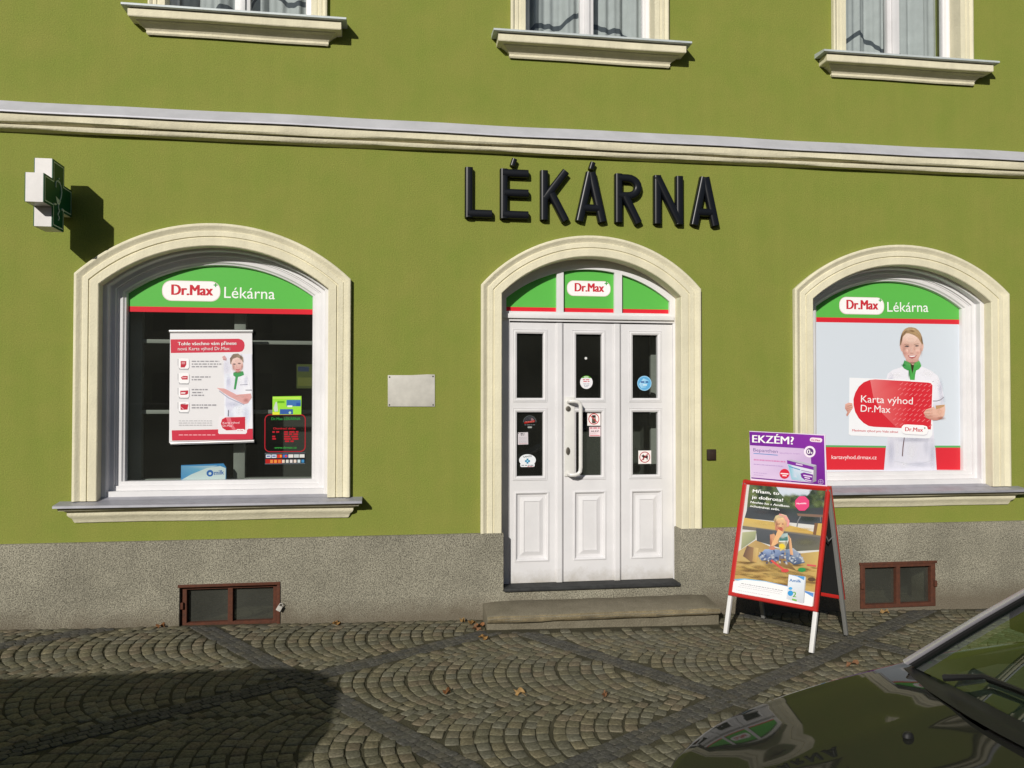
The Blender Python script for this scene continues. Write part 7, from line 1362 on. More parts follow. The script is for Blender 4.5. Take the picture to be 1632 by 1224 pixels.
def letter(ch, W):
    S = ST; H = LH; h = S/2; s = []
    if ch == 'L': s = [[(h,0),(h,H)], [(h*.6,h),(W,h)]]
    if ch == 'E': s = [[(h,0),(h,H)], [(h*.6,h),(W,h)], [(h*.6,H-h),(W,H-h)], [(h,H/2+.008),(W,H/2+.008)]]
    if ch == 'K': s = [[(h,0),(h,H)], [(h+.006,H*.43),(W-.032,H)], [(S+.028,H*.54),(W-.034,0)]]
    if ch == 'A': s = [[(.030,0),(W/2-.006,H)], [(W-.030,0),(W/2+.006,H)], [(W*.24,H*.27),(W*.76,H*.27)]]
    if ch == 'N': s = [[(h,0),(h,H)], [(W-h,0),(W-h,H)], [(h*.9,H-.01),(W-h*.9,.01)]]
    if ch == 'R':
        zc = H*.735; r = H*.265-h; x0 = W*.46
        s = [[(h,0),(h,H)], [(h*.8,H-h),(x0,H-h)]+[(x0+(W*.52-h)*math.sin(t), zc+r*math.cos(t)) for t in [math.pi*k/10 for k in range(1,10)]]+[(x0,zc-r),(h*.8,zc-r)], [(x0-.02,zc-r),(W-.034,0)]]
    return s
LET = [('L', .550, .767, 0, "black raised letter L, first of the word above the door"), ('E', .832, 1.062, 1, "black raised letter E with an acute accent, above the door"), ('K', 1.160, 1.403, 0, "black raised letter K between the two accented letters above the door"),
       ('A', 1.455, 1.707, 2, "black raised letter A with an acute accent, above the door arch"), ('R', 1.781, 2.015, 0, "black raised letter R above the door arch"), ('N', 2.112, 2.365, 0, "black raised letter N above the door"), ('A', 2.432, 2.677, 0, "black raised letter A without accent, last of the word above the door")]
for ch, x0, x1, ac, lb in LET:
    m = MB()
    for k, p in enumerate(letter(ch, x1-x0)): stroke(m, p, ST+(.004 if ch == 'A' and k < 2 else 0), x0, LZ, .050+.0015*k)
    o = m.build("sign_letter", M_BLACKG, org=(x0, 0, LZ), smooth=True, angle=40); tag(o, lb, "sign letter", "raised letters of the word above the door")
    if ac:
        xa = x0+((x1-x0)*.44 if ac == 1 else (x1-x0)*.50); m = MB()
        stroke(m, [(0,0),(.018,.056)], .044, xa, LZ+LH+.028, .046); m.build("accent", M_BLACKG, parent=o, org=(x0, 0, LZ), smooth=True, angle=40)
# ------------------------------------------------------------------ pharmacy cross
M_CROSSW = mat("cross_white_plastic", (.58,.56,.55,1), .4, spec=.4, var=.06, vscale=14)
M_CROSSG = mat("cross_green_face", (.004,.070,.030,1), .4, spec=.15)
M_CROSSL = mat("cross_grey_line", (.50,.62,.54,1), .4)
XR = -2.381; XT = .120; yc = .28; zc = 3.220; w = .100; a = .2394
CR = empty("pharmacy_cross", (XR-XT/2, -.02, zc), "white boxed pharmacy cross sign with dark green face, sticking out from the wall", "cross sign", rz=0)
CO = (XR-XT/2, -.02, zc)
def crossl(w, a): return [(-w,-a),(w,-a),(w,-w),(a,-w),(a,w),(w,w),(w,a),(-w,a),(-w,w),(-a,w),(-a,-w),(-w,-w)]
CROT = Matrix.Identity(4)
def crossmesh(m, loop, x0, x1):
    m.loft([[(x, -yc+p, zc+q) for p, q in loop] for x in (x0, x1)], True)
    b = len(m.v)-2*len(loop); t = tessellate_polygon([[Vector((p, q, 0)) for p, q in loop]])
    for k in t: m.face([b+i for i in k]); m.face([b+len(loop)+i for i in k])
m = MB(); crossmesh(m, crossl(w, a), XR-XT+.004, XR-.004); m.build("housing", M_CROSSW, CR, CO, bevel=.004)
for x0, x1 in ((XR-.0039, XR+.002), (XR-XT-.002, XR-XT+.0039)):
    m = MB(); crossmesh(m, crossl(w-.001, a-.001), x0, x1); fp = m.build("face_panel", M_CROSSG, CR, CO)
    if x0 > XR-.1:
        m = MB(); X = XR+.0030
        o_, i_ = crossl(w-.014, a-.014), crossl(w-.021, a-.021)
        for k in range(12): j = (k+1) % 12; m.poly([(X, -yc+q[0], zc+q[1]) for q in (o_[k], o_[j], i_[j], i_[k])])
        m.build("outline", M_CROSSL, fp, CO, fix=False)
        m = MB(); X = XR+.004
        def ln(pts, r=.0045): m.tube([(X, -yc+p, zc+q) for p, q in pts], r, 6)
        ln([(-.055,.072),(-.045,.092),(-.02,.105),(.012,.100),(.038,.078),(.048,.04),(.04,.0),(.02,-.03),(.0,-.045)]); ln([(-.055,.072),(-.05,.05)])
        m.poly([(X, -yc+p, zc+q) for p, q in ((-.05,-.012),(.035,-.03),(.012,-.062),(-.022,-.062))]); ln([(-.005,-.062),(-.005,-.085),(.012,-.105),(-.012,-.13),(.010,-.155),(-.004,-.175)])
        ln([(-.085,-.075),(-.05,-.070)], .007); ln([(.05,-.080),(.085,-.085)], .007); ln([(-.004,.12),(-.004,.128)], .006)
        m.build("emblem", M_CROSSL, fp, CO)
m = MB(); m.box(XR-XT/2-.02, XR-XT/2+.02, -.03, .0, zc-.06, zc+.06); m.tube([(XR-XT/2, -.03, zc), (XR-XT/2, -yc+a, zc)], .016, 10); m.build("bracket", M_ZINC, CR, CO)
# ------------------------------------------------------------------ plates on the wall
M_PLATE = mat("weathered_white_plate", (.52,.50,.45,1), .5, var=.12, vscale=9, spec=.4)
m = MB(); rr = random.Random(2); P = [(-.051,1.714),(.318,1.713),(.318,1.800),(.317,1.968),(.26,1.969),(.13,1.962),(-.052,1.961)]
m.prism(P, -.007, -.001); pt = m.build("wall_plate", M_PLATE, org=(.133, 0, 1.838), bevel=.002); tag(pt, "blank weathered white plate screwed to the green wall", "wall plate")
M_SCREW = mat("dull_screw", (.08,.075,.07,1), .5, metal=.6)
for x, z in ((-.038,1.946),(.302,1.953),(-.039,1.727),(.304,1.727)):
    m = MB(); m.loft([[(x+r*math.cos(t), y, z+r*math.sin(t)) for t in [2*math.pi*k/12 for k in range(12)]] for r, y in ((.006,-.006),(.006,-.009),(.003,-.011),(0,-.011))], True); m.build("screw", M_SCREW, pt, org=(.133, 0, 1.838))
m = MB(); m.prism(rect(2.577,2.653,1.268,1.357), -.018, 0); m.prism(rect(2.583,2.647,1.274,1.351), -.021, -.0181)
bx = m.build("junction_box", mat("brown_plastic", (.030,.018,.012,1), .5, var=.2, vscale=20), org=(2.615, 0, 1.312), bevel=.003); tag(bx, "small square dark brown box on the wall beside the door surround", "wall box")
m = MB(); m.box(-.018,.018,-.012,.012,-.020,.020); m.tube([(-.012,0,.018),(-.012,0,.034),(0,0,.042),(.012,0,.034),(.012,0,.018)], .004, 8)
tg = m.build("padlock", mat("pale_padlock", (.42,.40,.36,1), .6, var=.2), bevel=.003); tg.location = (-.862, -.056, .178); tg.rotation_euler = (0, .5, 0); tag(tg, "small pale padlock on the right edge of the left cellar window", "padlock")
# ------------------------------------------------------------------ films and posters
GR = (94,182,80); RD = (212,44,56)
def filmband(p, cx, half, zb, stripe, archpts):
    p.poly(1, GR, [(x, z) for x, z in archpts]); p.rect(2, RD, cx-half, cx+half, zb-stripe, zb)
def pill(p, L, x0, x1, z0, z1, tx0, tx1, h):
    r = (z1-z0)/2*.92
    p.rrect(L, (228,206,206), x0-.004, x1+.004, z0-.005, z1+.004, r); p.rrect(L+1, (246,243,244), x0, x1, z0, z1, r)
    zb = z0+(z1-z0)*.28
    p.text(L+2, (198,50,62), 'Dr.Max', (tx0, zb), (tx1, zb), h, 2)
    x = tx1+.022; z = zb+h*1.0; p.rect(L+2, (70,160,70), x-.015, x+.015, z-.0045, z+.0045); p.rect(L+2, (70,160,70), x-.0045, x+.0045, z-.015, z+.015)
# left window: film across the arch
def archtop(cx, zb, w=.309):
    pts = [q for q in sarch(cx, w, zb=zb, k=.93) if q[1] > zb+.001]; h = SW['half']-w
    return [(cx-h, zb)]+pts+[(cx+h, zb)]
p = Print((0, .1955, 0)); at = archtop(-1.349, 2.478); p.slab(GR, at, .0015); p.rect(1, RD, -2.050, -.648, 2.450, 2.492); p.f = 1.0065
pill(p, 2, -1.785, -1.358, 2.540, 2.690, -1.716, -1.412, .083); p.text(3, (246,248,246), 'Lékárna', (-1.325, 2.566), (-.940, 2.562), .088, 0)
tag(p.build("window_film", M_PRINTG, org=(-1.349,.1525,2.5)), "green arched film with red stripe and white lettering, in the left shop window", "window film")
# right window: full banner
p = Print((0, .1955, 0)); at = archtop(4.357, 1.136); p.slab((209,217,227), at, .0015)
at2 = archtop(4.357, 2.490); p.poly(1, GR, at2); p.rect(2, RD, 3.656, 5.058, 2.454, 2.497); p.f = 1.0065
pill(p, 3, 3.868, 4.288, 2.528, 2.672, 3.936, 4.232, .084); p.text(4, (246,248,246), 'Lékárna', (4.322, 2.552), (4.720, 2.556), .088, 0)
p.f = 1.0070
p.data(DRAW['banner'])
tag(p.build("window_banner", M_PRINTG, org=(4.357,.1525,1.15)), "full window poster of a woman in a white coat holding a red card", "window poster")
# left window: hanging poster
p = Print((0, .1765, 0)); p.f = 1.0062; p.slab((226,224,226), [(-1.722,1.432),(-1.703,1.440),(-1.093,1.448),(-1.107,2.300),(-1.722,2.292)][:1]+[(-1.095,1.448),(-1.109,2.300),(-1.722,2.292)], .001)
p.data(DRAW['poster'])
PO = empty("hanging_poster", (-1.41, .137, 1.86), "white and red poster hung between two rails inside the left shop window", "poster")
p.build("sheet", M_PRINT, PO, org=(-1.41,.137,1.86))
M_ALU = mat("brushed_aluminium", (.70,.70,.70,1), .3, metal=.7)
for (x0, za, x1, zb) in ((-1.738, 2.299, -1.109, 2.308), (-1.722, 1.426, -1.094, 1.440)):
    m = MB(); m.tube([(x0, .176, za), (x1, .176, zb)], .0135, 12); m.build("rail", M_ALU, PO, org=(-1.41,.137,1.86), smooth=True)
# left window: green leaflet, opening hours, payment strip, shelf card
p = Print((0, .1955, 0)); p.f = 1.0068; p.slab((150,214,60), [(-.952,1.648),(-.731,1.650),(-.730,1.796),(-.952,1.792)], .001)
p.rect(1, (220,220,60), -.952, -.90, 1.649, 1.668); p.rect(1, (96,170,30), -.915, -.86, 1.740, 1.757); p.rect(1, (60,110,170), -.845, -.735, 1.715, 1.765); p.rect(1, (50,90,160), -.895, -.795, 1.652, 1.692); p.rect(1, (40,80,160), -.77, -.735, 1.715, 1.742)
p.poly(1, (196,206,196), [(-.944,1.70),(-.928,1.748),(-.918,1.75),(-.91,1.675),(-.935,1.672)]); p.rect(2, (220,230,220), -.838, -.80, 1.708, 1.722); p.rect(1, (190,226,90), -.95, -.74, 1.775, 1.785); p.disc(2, (170,210,180), -.818, 1.664, .010)
tag(p.build("leaflet", M_PRINT, org=(-.84,.15,1.72)), "small lime green and blue leaflet above the opening hours, in the left shop window", "leaflet")
p = Print((0, .1965, 0)); p.f = 1.0068; r_ = (168,26,40)
for q in range(4): pass
p.ring(1, r_, -.970, 1.395, .042, .007, 180, 270, 8); p.ring(1, r_, -.738, 1.395, .042, .007, 270, 360, 8); p.ring(1, r_, -.738, 1.610, .042, .007, 0, 90, 8); p.ring(1, r_, -.970, 1.610, .042, .007, 90, 180, 8)
p.rect(1, r_, -.970, -.738, 1.353, 1.360); p.rect(1, r_, -.970, -.738, 1.645, 1.652); p.rect(1, r_, -1.012, -1.005, 1.395, 1.610); p.rect(1, r_, -.703, -.696, 1.395, 1.610)
p.text(1, (40,140,60), 'Dr.Max LÉKÁRNA', (-.960, 1.606), (-.738, 1.606), .021, 1); p.text(1, (50,150,60), 'www.drmax.cz', (-.935, 1.380), (-.765, 1.380), .018, 1)
p.text(1, (190,30,44), 'Otevírací doba', (-.945, 1.532), (-.775, 1.532), .016, 1)
for k in range(5):
    z = 1.512-k*.0185; p.bars(1, (180,24,40), -.862 if k < 4 else -.855, -.752 if k < 4 else -.78, z-.006, .012, k+3)
p.bars(1, (180,24,40), -.952, -.895, 1.506, .012, 31); p.bars(1, (180,24,40), -.952, -.922, 1.470, .012, 32); p.bars(1, (180,24,40), -.952, -.924, 1.452, .012, 33)
tag(p.build("opening_hours", M_PRINT, org=(-.854,.1535,1.5)), "red and green opening hours lettering in a red rounded outline on the left shop window", "opening hours")
p = Print((0, .1955, 0)); p.f = 1.0068; p.slab((26,30,34), [(-1.010,1.257),(-.696,1.259),(-.697,1.348),(-1.010,1.346)], .001)
p.rect(1, (120,130,140), -1.008, -.698, 1.343, 1.346); p.rect(1, (120,130,140), -1.008, -.698, 1.259, 1.262); p.rect(1, (170,30,24), -1.003, -.875, 1.264, 1.298)
for k, c in enumerate([(206,214,226),(206,214,226),(214,70,40),(60,110,180),(214,210,206),(190,196,196),(210,210,206)]):
    x = -1.0+k*.043; p.rect(2, c, x, x+.038, 1.308, 1.334)
    if k in (0, 1): p.rect(3, (50,70,140), x+.006, x+.032, 1.317, 1.326)
    if k == 2: p.disc(3, (226,150,40), x+.025, 1.321, .010); p.disc(3, (206,40,36), x+.013, 1.321, .010)
    if k == 3: p.disc(3, (206,60,60), x+.025, 1.321, .010)
for k in range(10):
    x = -1.0+k*.030; p.rect(2, [(170,30,24),(214,130,60),(220,140,60),(214,120,50),(214,196,180),(206,206,200),(210,206,206),(214,200,190),(190,206,210),(60,130,180)][k], x+.003, x+.024, 1.268, 1.292)
tag(p.build("payment_sticker", M_PRINT, org=(-.854,.1525,1.3)), "dark strip of payment card emblems below the opening hours, left shop window", "sticker")
p = Print((0, .225, 0)); p.slab((70,150,215), [(-1.655,1.120),(-1.315,1.120),(-1.315,1.230),(-1.335,1.262),(-1.655,1.252)], .004)
p.poly(1, [(70,150,214),(120,190,232),(210,230,244),(120,180,230)], [(-1.654,1.13),(-1.50,1.21),(-1.38,1.245),(-1.654,1.245)]); p.poly(2, (226,238,246), [(-1.654,1.122),(-1.32,1.122),(-1.318,1.225),(-1.36,1.242),(-1.46,1.228),(-1.58,1.178),(-1.654,1.135)])
p.text(3, (40,100,190), 'milk', (-1.405, 1.172), (-1.330, 1.176), .036, 1); p.disc(3, (40,110,200), -1.437, 1.186, .026); p.disc(4, (226,238,246), -1.437, 1.184, .011)
tag(p.build("shelf_card", M_PRINT, org=(-1.49,.2,1.12)), "blue and white display card standing at the bottom of the left shop window", "display card")
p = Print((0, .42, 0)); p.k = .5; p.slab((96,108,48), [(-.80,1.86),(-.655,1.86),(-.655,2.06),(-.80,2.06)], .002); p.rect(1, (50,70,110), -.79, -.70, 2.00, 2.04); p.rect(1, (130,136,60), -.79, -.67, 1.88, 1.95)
tag(p.build("inner_leaflet", M_PRINT, org=(-.73,.42,1.86)), "dim olive yellow leaflet deep inside the left shop window, at its right side", "leaflet")
# fanlight films
for k, (a, b) in enumerate(FANS):
    p = Print((0, .145, 0)); p.slab(GR, fan(a-.002, b+.002, fz-.002), .001); p.rect(1, RD, a-.002, b+.002, fz-.002, fz+.038)
    if k == 1: pill(p, 2, 1.424, 1.790, 2.640, 2.760, 1.490, 1.736, .072)
    tag(p.build("fanlight_film", M_PRINTG, org=((a+b)/2,.145,fz)), ["green film with red stripe in the left pane of the fanlight above the door", "green film with white lettered pill in the middle pane of the fanlight", "green film with red stripe in the right pane of the fanlight above the door"][k], "window film", "green films in the fanlight")
# stickers on the door panes
def stk(name, label, build, O=(0,.1455,0), org=(0,0,0)):
    p = Print(O); build(p); tag(p.build(name, M_PRINT, org=org), label, "sticker", "stickers on the door panes")
def prohib(p, x, z, s):
    p.slab((238,232,230), [(x-s,z-s),(x+s,z-s),(x+s,z+s),(x-s,z+s)], .0008)
def s1(p): p.slab((234,232,236), [(1.586+.054*math.cos(t), 1.915+.056*math.sin(t)) for t in [2*math.pi*k/28 for k in range(28)]], .0008); p.poly(1, (96,160,60), [(1.586+.054*math.cos(t), 1.915+.056*math.sin(t)) for t in [math.radians(q) for q in range(38, 143, 8)]]); p.rect(2, (220,232,214), 1.566, 1.604, 1.954, 1.962); p.bars(1, (206,96,110), 1.556, 1.616, 1.932, .008, 3); p.bars(1, (206,96,110), 1.560, 1.612, 1.917, .008, 5); [p.bars(1, (170,172,186), 1.560+.004*k, 1.612-.004*k, 1.898-k*.012, .006, k) for k in range(3)]
stk("round_sticker", "round white sticker with a green top edge, on the middle door leaf", s1, org=(1.586,.1455,1.915))
def s2(p): p.slab((214,216,214), [(1.582+.011*math.cos(t), 2.115+.011*math.sin(t)) for t in [2*math.pi*k/16 for k in range(16)]], .004)
stk("white_dot", "tiny plain white dot on the upper pane of the middle door leaf", s2, org=(1.582,.1455,2.115))
def s3(p): p.slab((150,200,232), [(2.088+.062*math.cos(t), 1.908+.063*math.sin(t)) for t in [2*math.pi*k/28 for k in range(28)]], .0008); p.disc(1, (96,168,216), 2.088, 1.908, .056); p.poly(2, [(170,212,238),(120,184,224),(150,200,232)], [(2.04,1.90),(2.08,1.95),(2.13,1.93),(2.10,1.87),(2.06,1.865)]); p.bars(3, (50,90,150), 2.056, 2.122, 1.912, .013, 3); p.bars(3, (220,236,246), 2.075, 2.115, 1.89, .008, 6)
stk("blue_sticker", "round sky blue sticker on the upper pane of the right door leaf", s3, org=(2.088,.1455,1.908))
def s4(p):
    p.k = .85; c = (120,124,128); x, z = 1.107, 1.590
    p.ring(1, (92,98,100), x, z-.008, .056, .006, 0, 180, 24); p.poly(1, (70,70,76), [(x+.046*math.cos(t), z-.008+.046*math.sin(t)) for t in [math.pi*k/14 for k in range(15)]])
    for k in range(5): p.rect(2, (40,40,46), x-.034+k*.015, x-.026+k*.015, z-.004, z+.014+.012*(k % 2))
    p.poly(2, (150,120,124), [(x+.014,z-.004),(x+.034,z-.002),(x+.034,z+.014),(x+.018,z+.03),(x+.010,z+.02)]); p.poly(3, (176,40,36), [(x-.047,z-.020),(x+.040,z-.006),(x+.044,z+.010),(x-.044,z-.004)]); p.bars(4, (206,120,110), x-.036, x+.036, z-.007, .006, 4); p.bars(1, (110,116,120), x-.044, x+.044, z-.032, .006, 8); p.rrect(1, (170,174,170), x-.018, x+.018, z-.056, z-.042, .006)
stk("arched_sticker", "dark arched sticker with a red band, at the top of the left leaf's lower pane", s4, org=(1.107,.1455,1.59))
def s5(p): p.slab((206,200,204), [(1.008,1.398),(1.094,1.400),(1.092,1.500),(1.006,1.498)], .0006); p.bars(1, (70,70,76), 1.030, 1.062, 1.484, .008, 3); p.bars(1, (90,90,96), 1.032, 1.060, 1.474, .006, 4); p.disc(1, (60,60,60), 1.014, 1.490, .004); [p.bars(1, (176,172,180), 1.016, 1.084, 1.456-k*.011, .004, k) for k in range(5)]; p.rect(1, (200,150,156), 1.014, 1.086, 1.404, 1.407)
stk("paper_note", "small white paper note with faint print, on the left door leaf", s5, org=(1.05,.1455,1.45))
def s6(p):
    x, z = 1.088, 1.262; p.slab((228,232,236), [(x+.070*math.cos(t), z+.008+.049*math.sin(t)) for t in [2*math.pi*k/28 for k in range(28)]], .0006); p.rrect(1, (228,232,236), x-.060, x+.060, z-.048, z-.016, .012); p.text(2, (50,60,66), 'SANTÉ', (x-.034, z+.028), (x+.036, z+.034), .014, 1)
    for dx, dz in ((0,.013),(0,-.013),(.013,0),(-.013,0)): p.rect(2, (40,130,170), x+dx-.008, x+dx+.008, z+dz-.008, z+dz+.008)
    p.rect(3, (150,214,240), x-.006, x+.006, z-.006, z+.006); p.bars(2, (120,130,140), x-.050, x+.050, z-.038, .007, 9); p.bars(2, (196,80,90), x+.0, x+.050, z-.046, .005, 12)
stk("oval_sticker", "white oval sticker with a blue cross, at the bottom of the left leaf's lower pane", s6, org=(1.088,.1455,1.262))
def s7(p):
    x, z = 1.650, 1.608; prohib(p, x, z, .056); p.ring(1, (196,60,64), x, z, .047, .007); p.rrect(2, (50,42,40), x-.016, x+.016, z-.036, z+.032, .005); p.rect(3, (206,196,190), x-.014, x+.014, z+.004, z+.010); p.rect(3, (96,84,72), x-.012, x+.012, z-.030, z-.002)
    p.poly(4, (196,60,60), [(x-.036,z+.028),(x-.031,z+.034),(x+.036,z-.028),(x+.031,z-.034)])
stk("no_phone_sign", "square white no telephone sign with a red ring, on the middle door leaf", s7, org=(1.65,.1455,1.608))
def s8(p): p.slab((232,214,218), [(1.610,1.462),(1.706,1.462),(1.706,1.542),(1.610,1.542)], .0008); p.bars(1, (196,90,104), 1.616, 1.700, 1.528, .009, 3); p.text(1, (90,60,66), 'ALEZ', (1.624, 1.498), (1.694, 1.500), .014, 1); p.rect(1, (206,60,70), 1.616, 1.700, 1.467, 1.472); p.bars(1, (206,170,178), 1.618, 1.67, 1.482, .004, 3)
stk("label_sticker", "small white and red label directly under the no telephone sign", s8, org=(1.658,.1455,1.5))
def s9(p):
    x, z = 2.090, 1.285; prohib(p, x, z, .056); p.ring(1, (176,50,60), x, z, .047, .007); d = (48,34,30)
    p.poly(2, d, [(x-.030,z+.012),(x-.018,z+.018),(x-.014,z+.026),(x-.008,z+.016),(x+.016,z+.010),(x+.026,z+.018),(x+.028,z+.006),(x+.024,z-.022),(x+.018,z-.022),(x+.014,z-.008),(x-.004,z-.006),(x-.008,z-.024),(x-.014,z-.024),(x-.016,z-.002),(x-.022,z+.004)])
    p.poly(3, (176,50,60), [(x+.034,z+.030),(x+.029,z+.035),(x-.035,z-.029),(x-.030,z-.034)])
stk("no_dog_sign", "square white no dogs sign with a red ring, on the right door leaf", s9, org=(2.09,.1455,1.285))
# ------------------------------------------------------------------ A-board on the pavement
M_RED = mat("red_frame_paint", (.47,.022,.018,1), .28, spec=.5, var=.05)
M_LEGW = mat("sunlit_aluminium_leg", (.74,.73,.72,1), .35, metal=.1)  # front legs: aluminium lightened to white as if in full sun
M_BACK = mat("dark_grey_backboard", (.010,.010,.010,1), .7)
M_LEGG = mat("shaded_aluminium_leg", (.34,.34,.33,1), .4, metal=.5)  # rear legs: same aluminium, shade painted in as grey
U = Vector((.61201772,-.79084405,0)); OUT = Vector((-.79084405,-.61201772,0)); V = Vector((.21409827,.16568619,.96265779)); N = U.cross(V).normalized()
P0 = Vector((2.468,-.615,0)); Z3 = Vector((0,0,1))
AB = empty("advertising_board", (2.91, -.66, 0), "red framed A-board with a toddler poster on the pavement beside the door", "A-board"); ao = (2.91, -.66, 0)
def pbar(m, O, A_, B_, C_, a0, a1, b0, b1, c0, c1):
    b = len(m.v)
    for c in (c0, c1):
        for q in ((a0,b0),(a1,b0),(a1,b1),(a0,b1)): m.vert(O+A_*q[0]+B_*q[1]+C_*c)
    for f in ((0,3,2,1),(4,5,6,7),(0,1,5,4),(1,2,6,5),(2,3,7,6),(3,0,4,7)): m.face([b+i for i in f])
m = MB()
fp = [(0,-.012),(0,.006),(.006,.014),(.018,.015),(.026,.008),(.034,.003),(.034,-.004)]
m.loft([[P0+U*a+V*b+N*d for a, b in ((-.012+w,.292+w),(.682-w,.292+w),(.682-w,1.186-w),(-.012+w,1.186-w))] and [P0+U*a+V*b+N*d for a, b in ((-.012+w,.292+w),(.678-w,.292+w),(.678-w,1.186-w),(-.012+w,1.186-w),(-.012+w,.292+w))] for w, d in fp])
m.build("front_frame", M_RED, AB, ao, smooth=True, angle=35)
p = Print(P0-N*.002, U, V, lay=.000022); p.slab((206,204,200), [(.018,.322),(.650,.322),(.650,1.156),(.018,1.156)], .004); p.k = .98; p.data(DRAW['aboard']); p.build("poster", M_PRINT, AB, ao)
for u in (-.012, .648):
    m = MB(); pbar(m, P0, U, V, N, u, u+.030, .012, .291, -.022, .006); m.build("leg", M_LEGW, AB, ao, bevel=.003)
m = MB(); pbar(m, P0, U, V, N, .0, .668, .30, 1.178, -.020, -.0125); m.build("front_backing", M_BACK, AB, ao)
V2 = (Vector((-.2141,-.1657,.9627))); N2 = -U.cross(V2).normalized(); Q0 = P0-OUT*.644; R0 = Q0
m = MB(); pbar(m, R0, U, V2, N2, .0, .668, .30, 1.165, -.004, .004); m.build("rear_panel", M_BACK, AB, ao)
m = MB(); 
for bar_ in ((-.012,.678,.292,.322),(-.012,.020,.3221,1.186),(.648,.678,.3221,1.186)): pbar(m, R0, U, V2, N2, *bar_, -.0045 if bar_[3] > .4 else -.0046, .016)
m.build("rear_frame", M_RED, AB, ao, bevel=.002)
for u in (-.014, .650):
    m = MB(); pbar(m, R0, U, V2, N2, u, u+.028, .012, 1.17, -.030, -.0047); m.build("leg", M_LEGG, AB, ao, bevel=.003)
m = MB(); pbar(m, P0-OUT*.322, U, OUT, Z3, .01, .66, -.020, .020, 1.120, 1.142); m.build("hinge", M_RED, AB, ao, bevel=.004)
q0 = P0+U*.655+V*.86-N*.02; q1 = R0+U*.655+V2*.80+N2*(-.02); m = MB(); m.tube([q0, q0*.5+q1*.5+Vector((0,0,-.05)), q1], .004, 6); m.build("stay", M_LEGG, AB, ao)
# purple sign slotted into the top of the A-board
TO = P0-OUT*.322+Vector((0,0,1.145))+OUT*.004; p = Print(TO, U, Z3)
p.slab((228,216,234), [(.050,-.010),(.652,-.002),(.640,.372),(.042,.382)], .004); p.data(DRAW['purple'])
tag(p.build("slot_in_sign", M_PRINT, org=tuple(TO+U*.33)), "purple and lilac sign with white lettering, slotted into the top of the red A-board", "sign")
# ------------------------------------------------------------------ fallen leaves
LEAFCOL = [(.27,.15,.05,1), (.22,.10,.04,1), (.32,.20,.08,1), (.18,.09,.045,1)]
M_LEAFS = [mat("dry_leaf", c, .7, var=.35, vscale=60, spec=.2) for c in LEAFCOL]
LV = [(.645,-.56,.055,"large pale orange leaf on the paving in front of the step's left end"),(.31,-1.62,.035,"small orange leaf on the paving left of the diamond's middle"),(.74,-1.66,.045,"orange leaf on the paving in the middle of the dark diamond outline"),(1.24,-1.75,.025,"tiny yellow leaf on the paving towards the diamond's right corner"),
 (.60,-.16,.045,"ochre leaf in the corner between plinth and step"),(.655,-.24,.040,"brown leaf against the left end of the step, in the leaf pile"),(.53,-.10,.032,"small rusty leaf at the plinth foot, left of the leaf pile"),(.62,-.32,.036,"orange brown leaf nearest the street in the pile beside the step"),
 (-.43,-.10,.045,"flat brown leaf at the plinth foot, right of the left cellar window"),(-1.72,-.06,.035,"orange leaf by the wall, left of the left cellar window"),(4.10,-.12,.050,"rust coloured leaf below the right cellar window"),(3.05,-1.36,.050,"yellow brown leaf on the dark strip behind the A-board's front leg")]
for i, (x, y, s, lb) in enumerate(LV):
    r = random.Random(i+40); m = MB(); n = 18; pts = []
    for k in range(n):
        t = 2*math.pi*k/n; rad = s*(.62+.38*abs(math.cos(2.5*t)))*(1.25 if k == 0 else 1)*r.uniform(.85,1.1); pts.append((rad*math.cos(t), rad*.75*math.sin(t), .010+.014*math.sin(3*t+i)+.006*r.random()))
    c = m.vert((0,0,.012)); ix = [m.vert(q) for q in pts]
    for k in range(n): m.face((c, ix[k], ix[(k+1) % n]))
    m.tube([(s*.6,0,.012),(s*1.5,.1*s,.006)], .0012, 5)
    o = m.build("fallen_leaf", M_LEAFS[i % 4], fix=False); o.location = (x, y, gz(x)+.003); o.rotation_euler = (r.uniform(-.2,.2), r.uniform(-.2,.2), r.uniform(0,6)); tag(o, lb, "leaf", "dry leaves on the paving")
# ------------------------------------------------------------------ vehicles
M_PAINT = mat("dark_olive_car_paint", (.021,.0215,.018,1), .5, spec=.0, coat=.58)
M_PLAST = mat("black_trim_plastic", (.012,.012,.012,1), .55, spec=.3, bump=.1, bscale=200)
M_RUB = mat("tyre_rubber", (.016,.016,.016,1), .85, spec=.2)
M_RIM = mat("alloy_rim", (.45,.45,.46,1), .3, metal=.9)
M_CHROME = mat("sky_tinted_pillar_trim", (.62,.60,.66,1), .32, metal=.35, spec=.6)  # silver trim; pale lavender of the reflected sky put into its colour
M_CGLASS = glassmat("windscreen_glass", (.60,.77,.69,1), ior=1.7)
M_LAMP = mat("headlamp_lens", (.55,.58,.6,1), .08, spec=.7, coat=1.0)
M_RLAMP = mat("red_tail_lamp", (.35,.01,.01,1), .12, coat=1.0)
M_DASH = mat('dashboard_plastic', (.030,.031,.030,1), .6, spec=.3)
M_SEAT = mat("dark_seat_fabric", (.02,.021,.022,1), .9)
M_NUM = mat("plain_number_plate", (.7,.7,.68,1), .5)
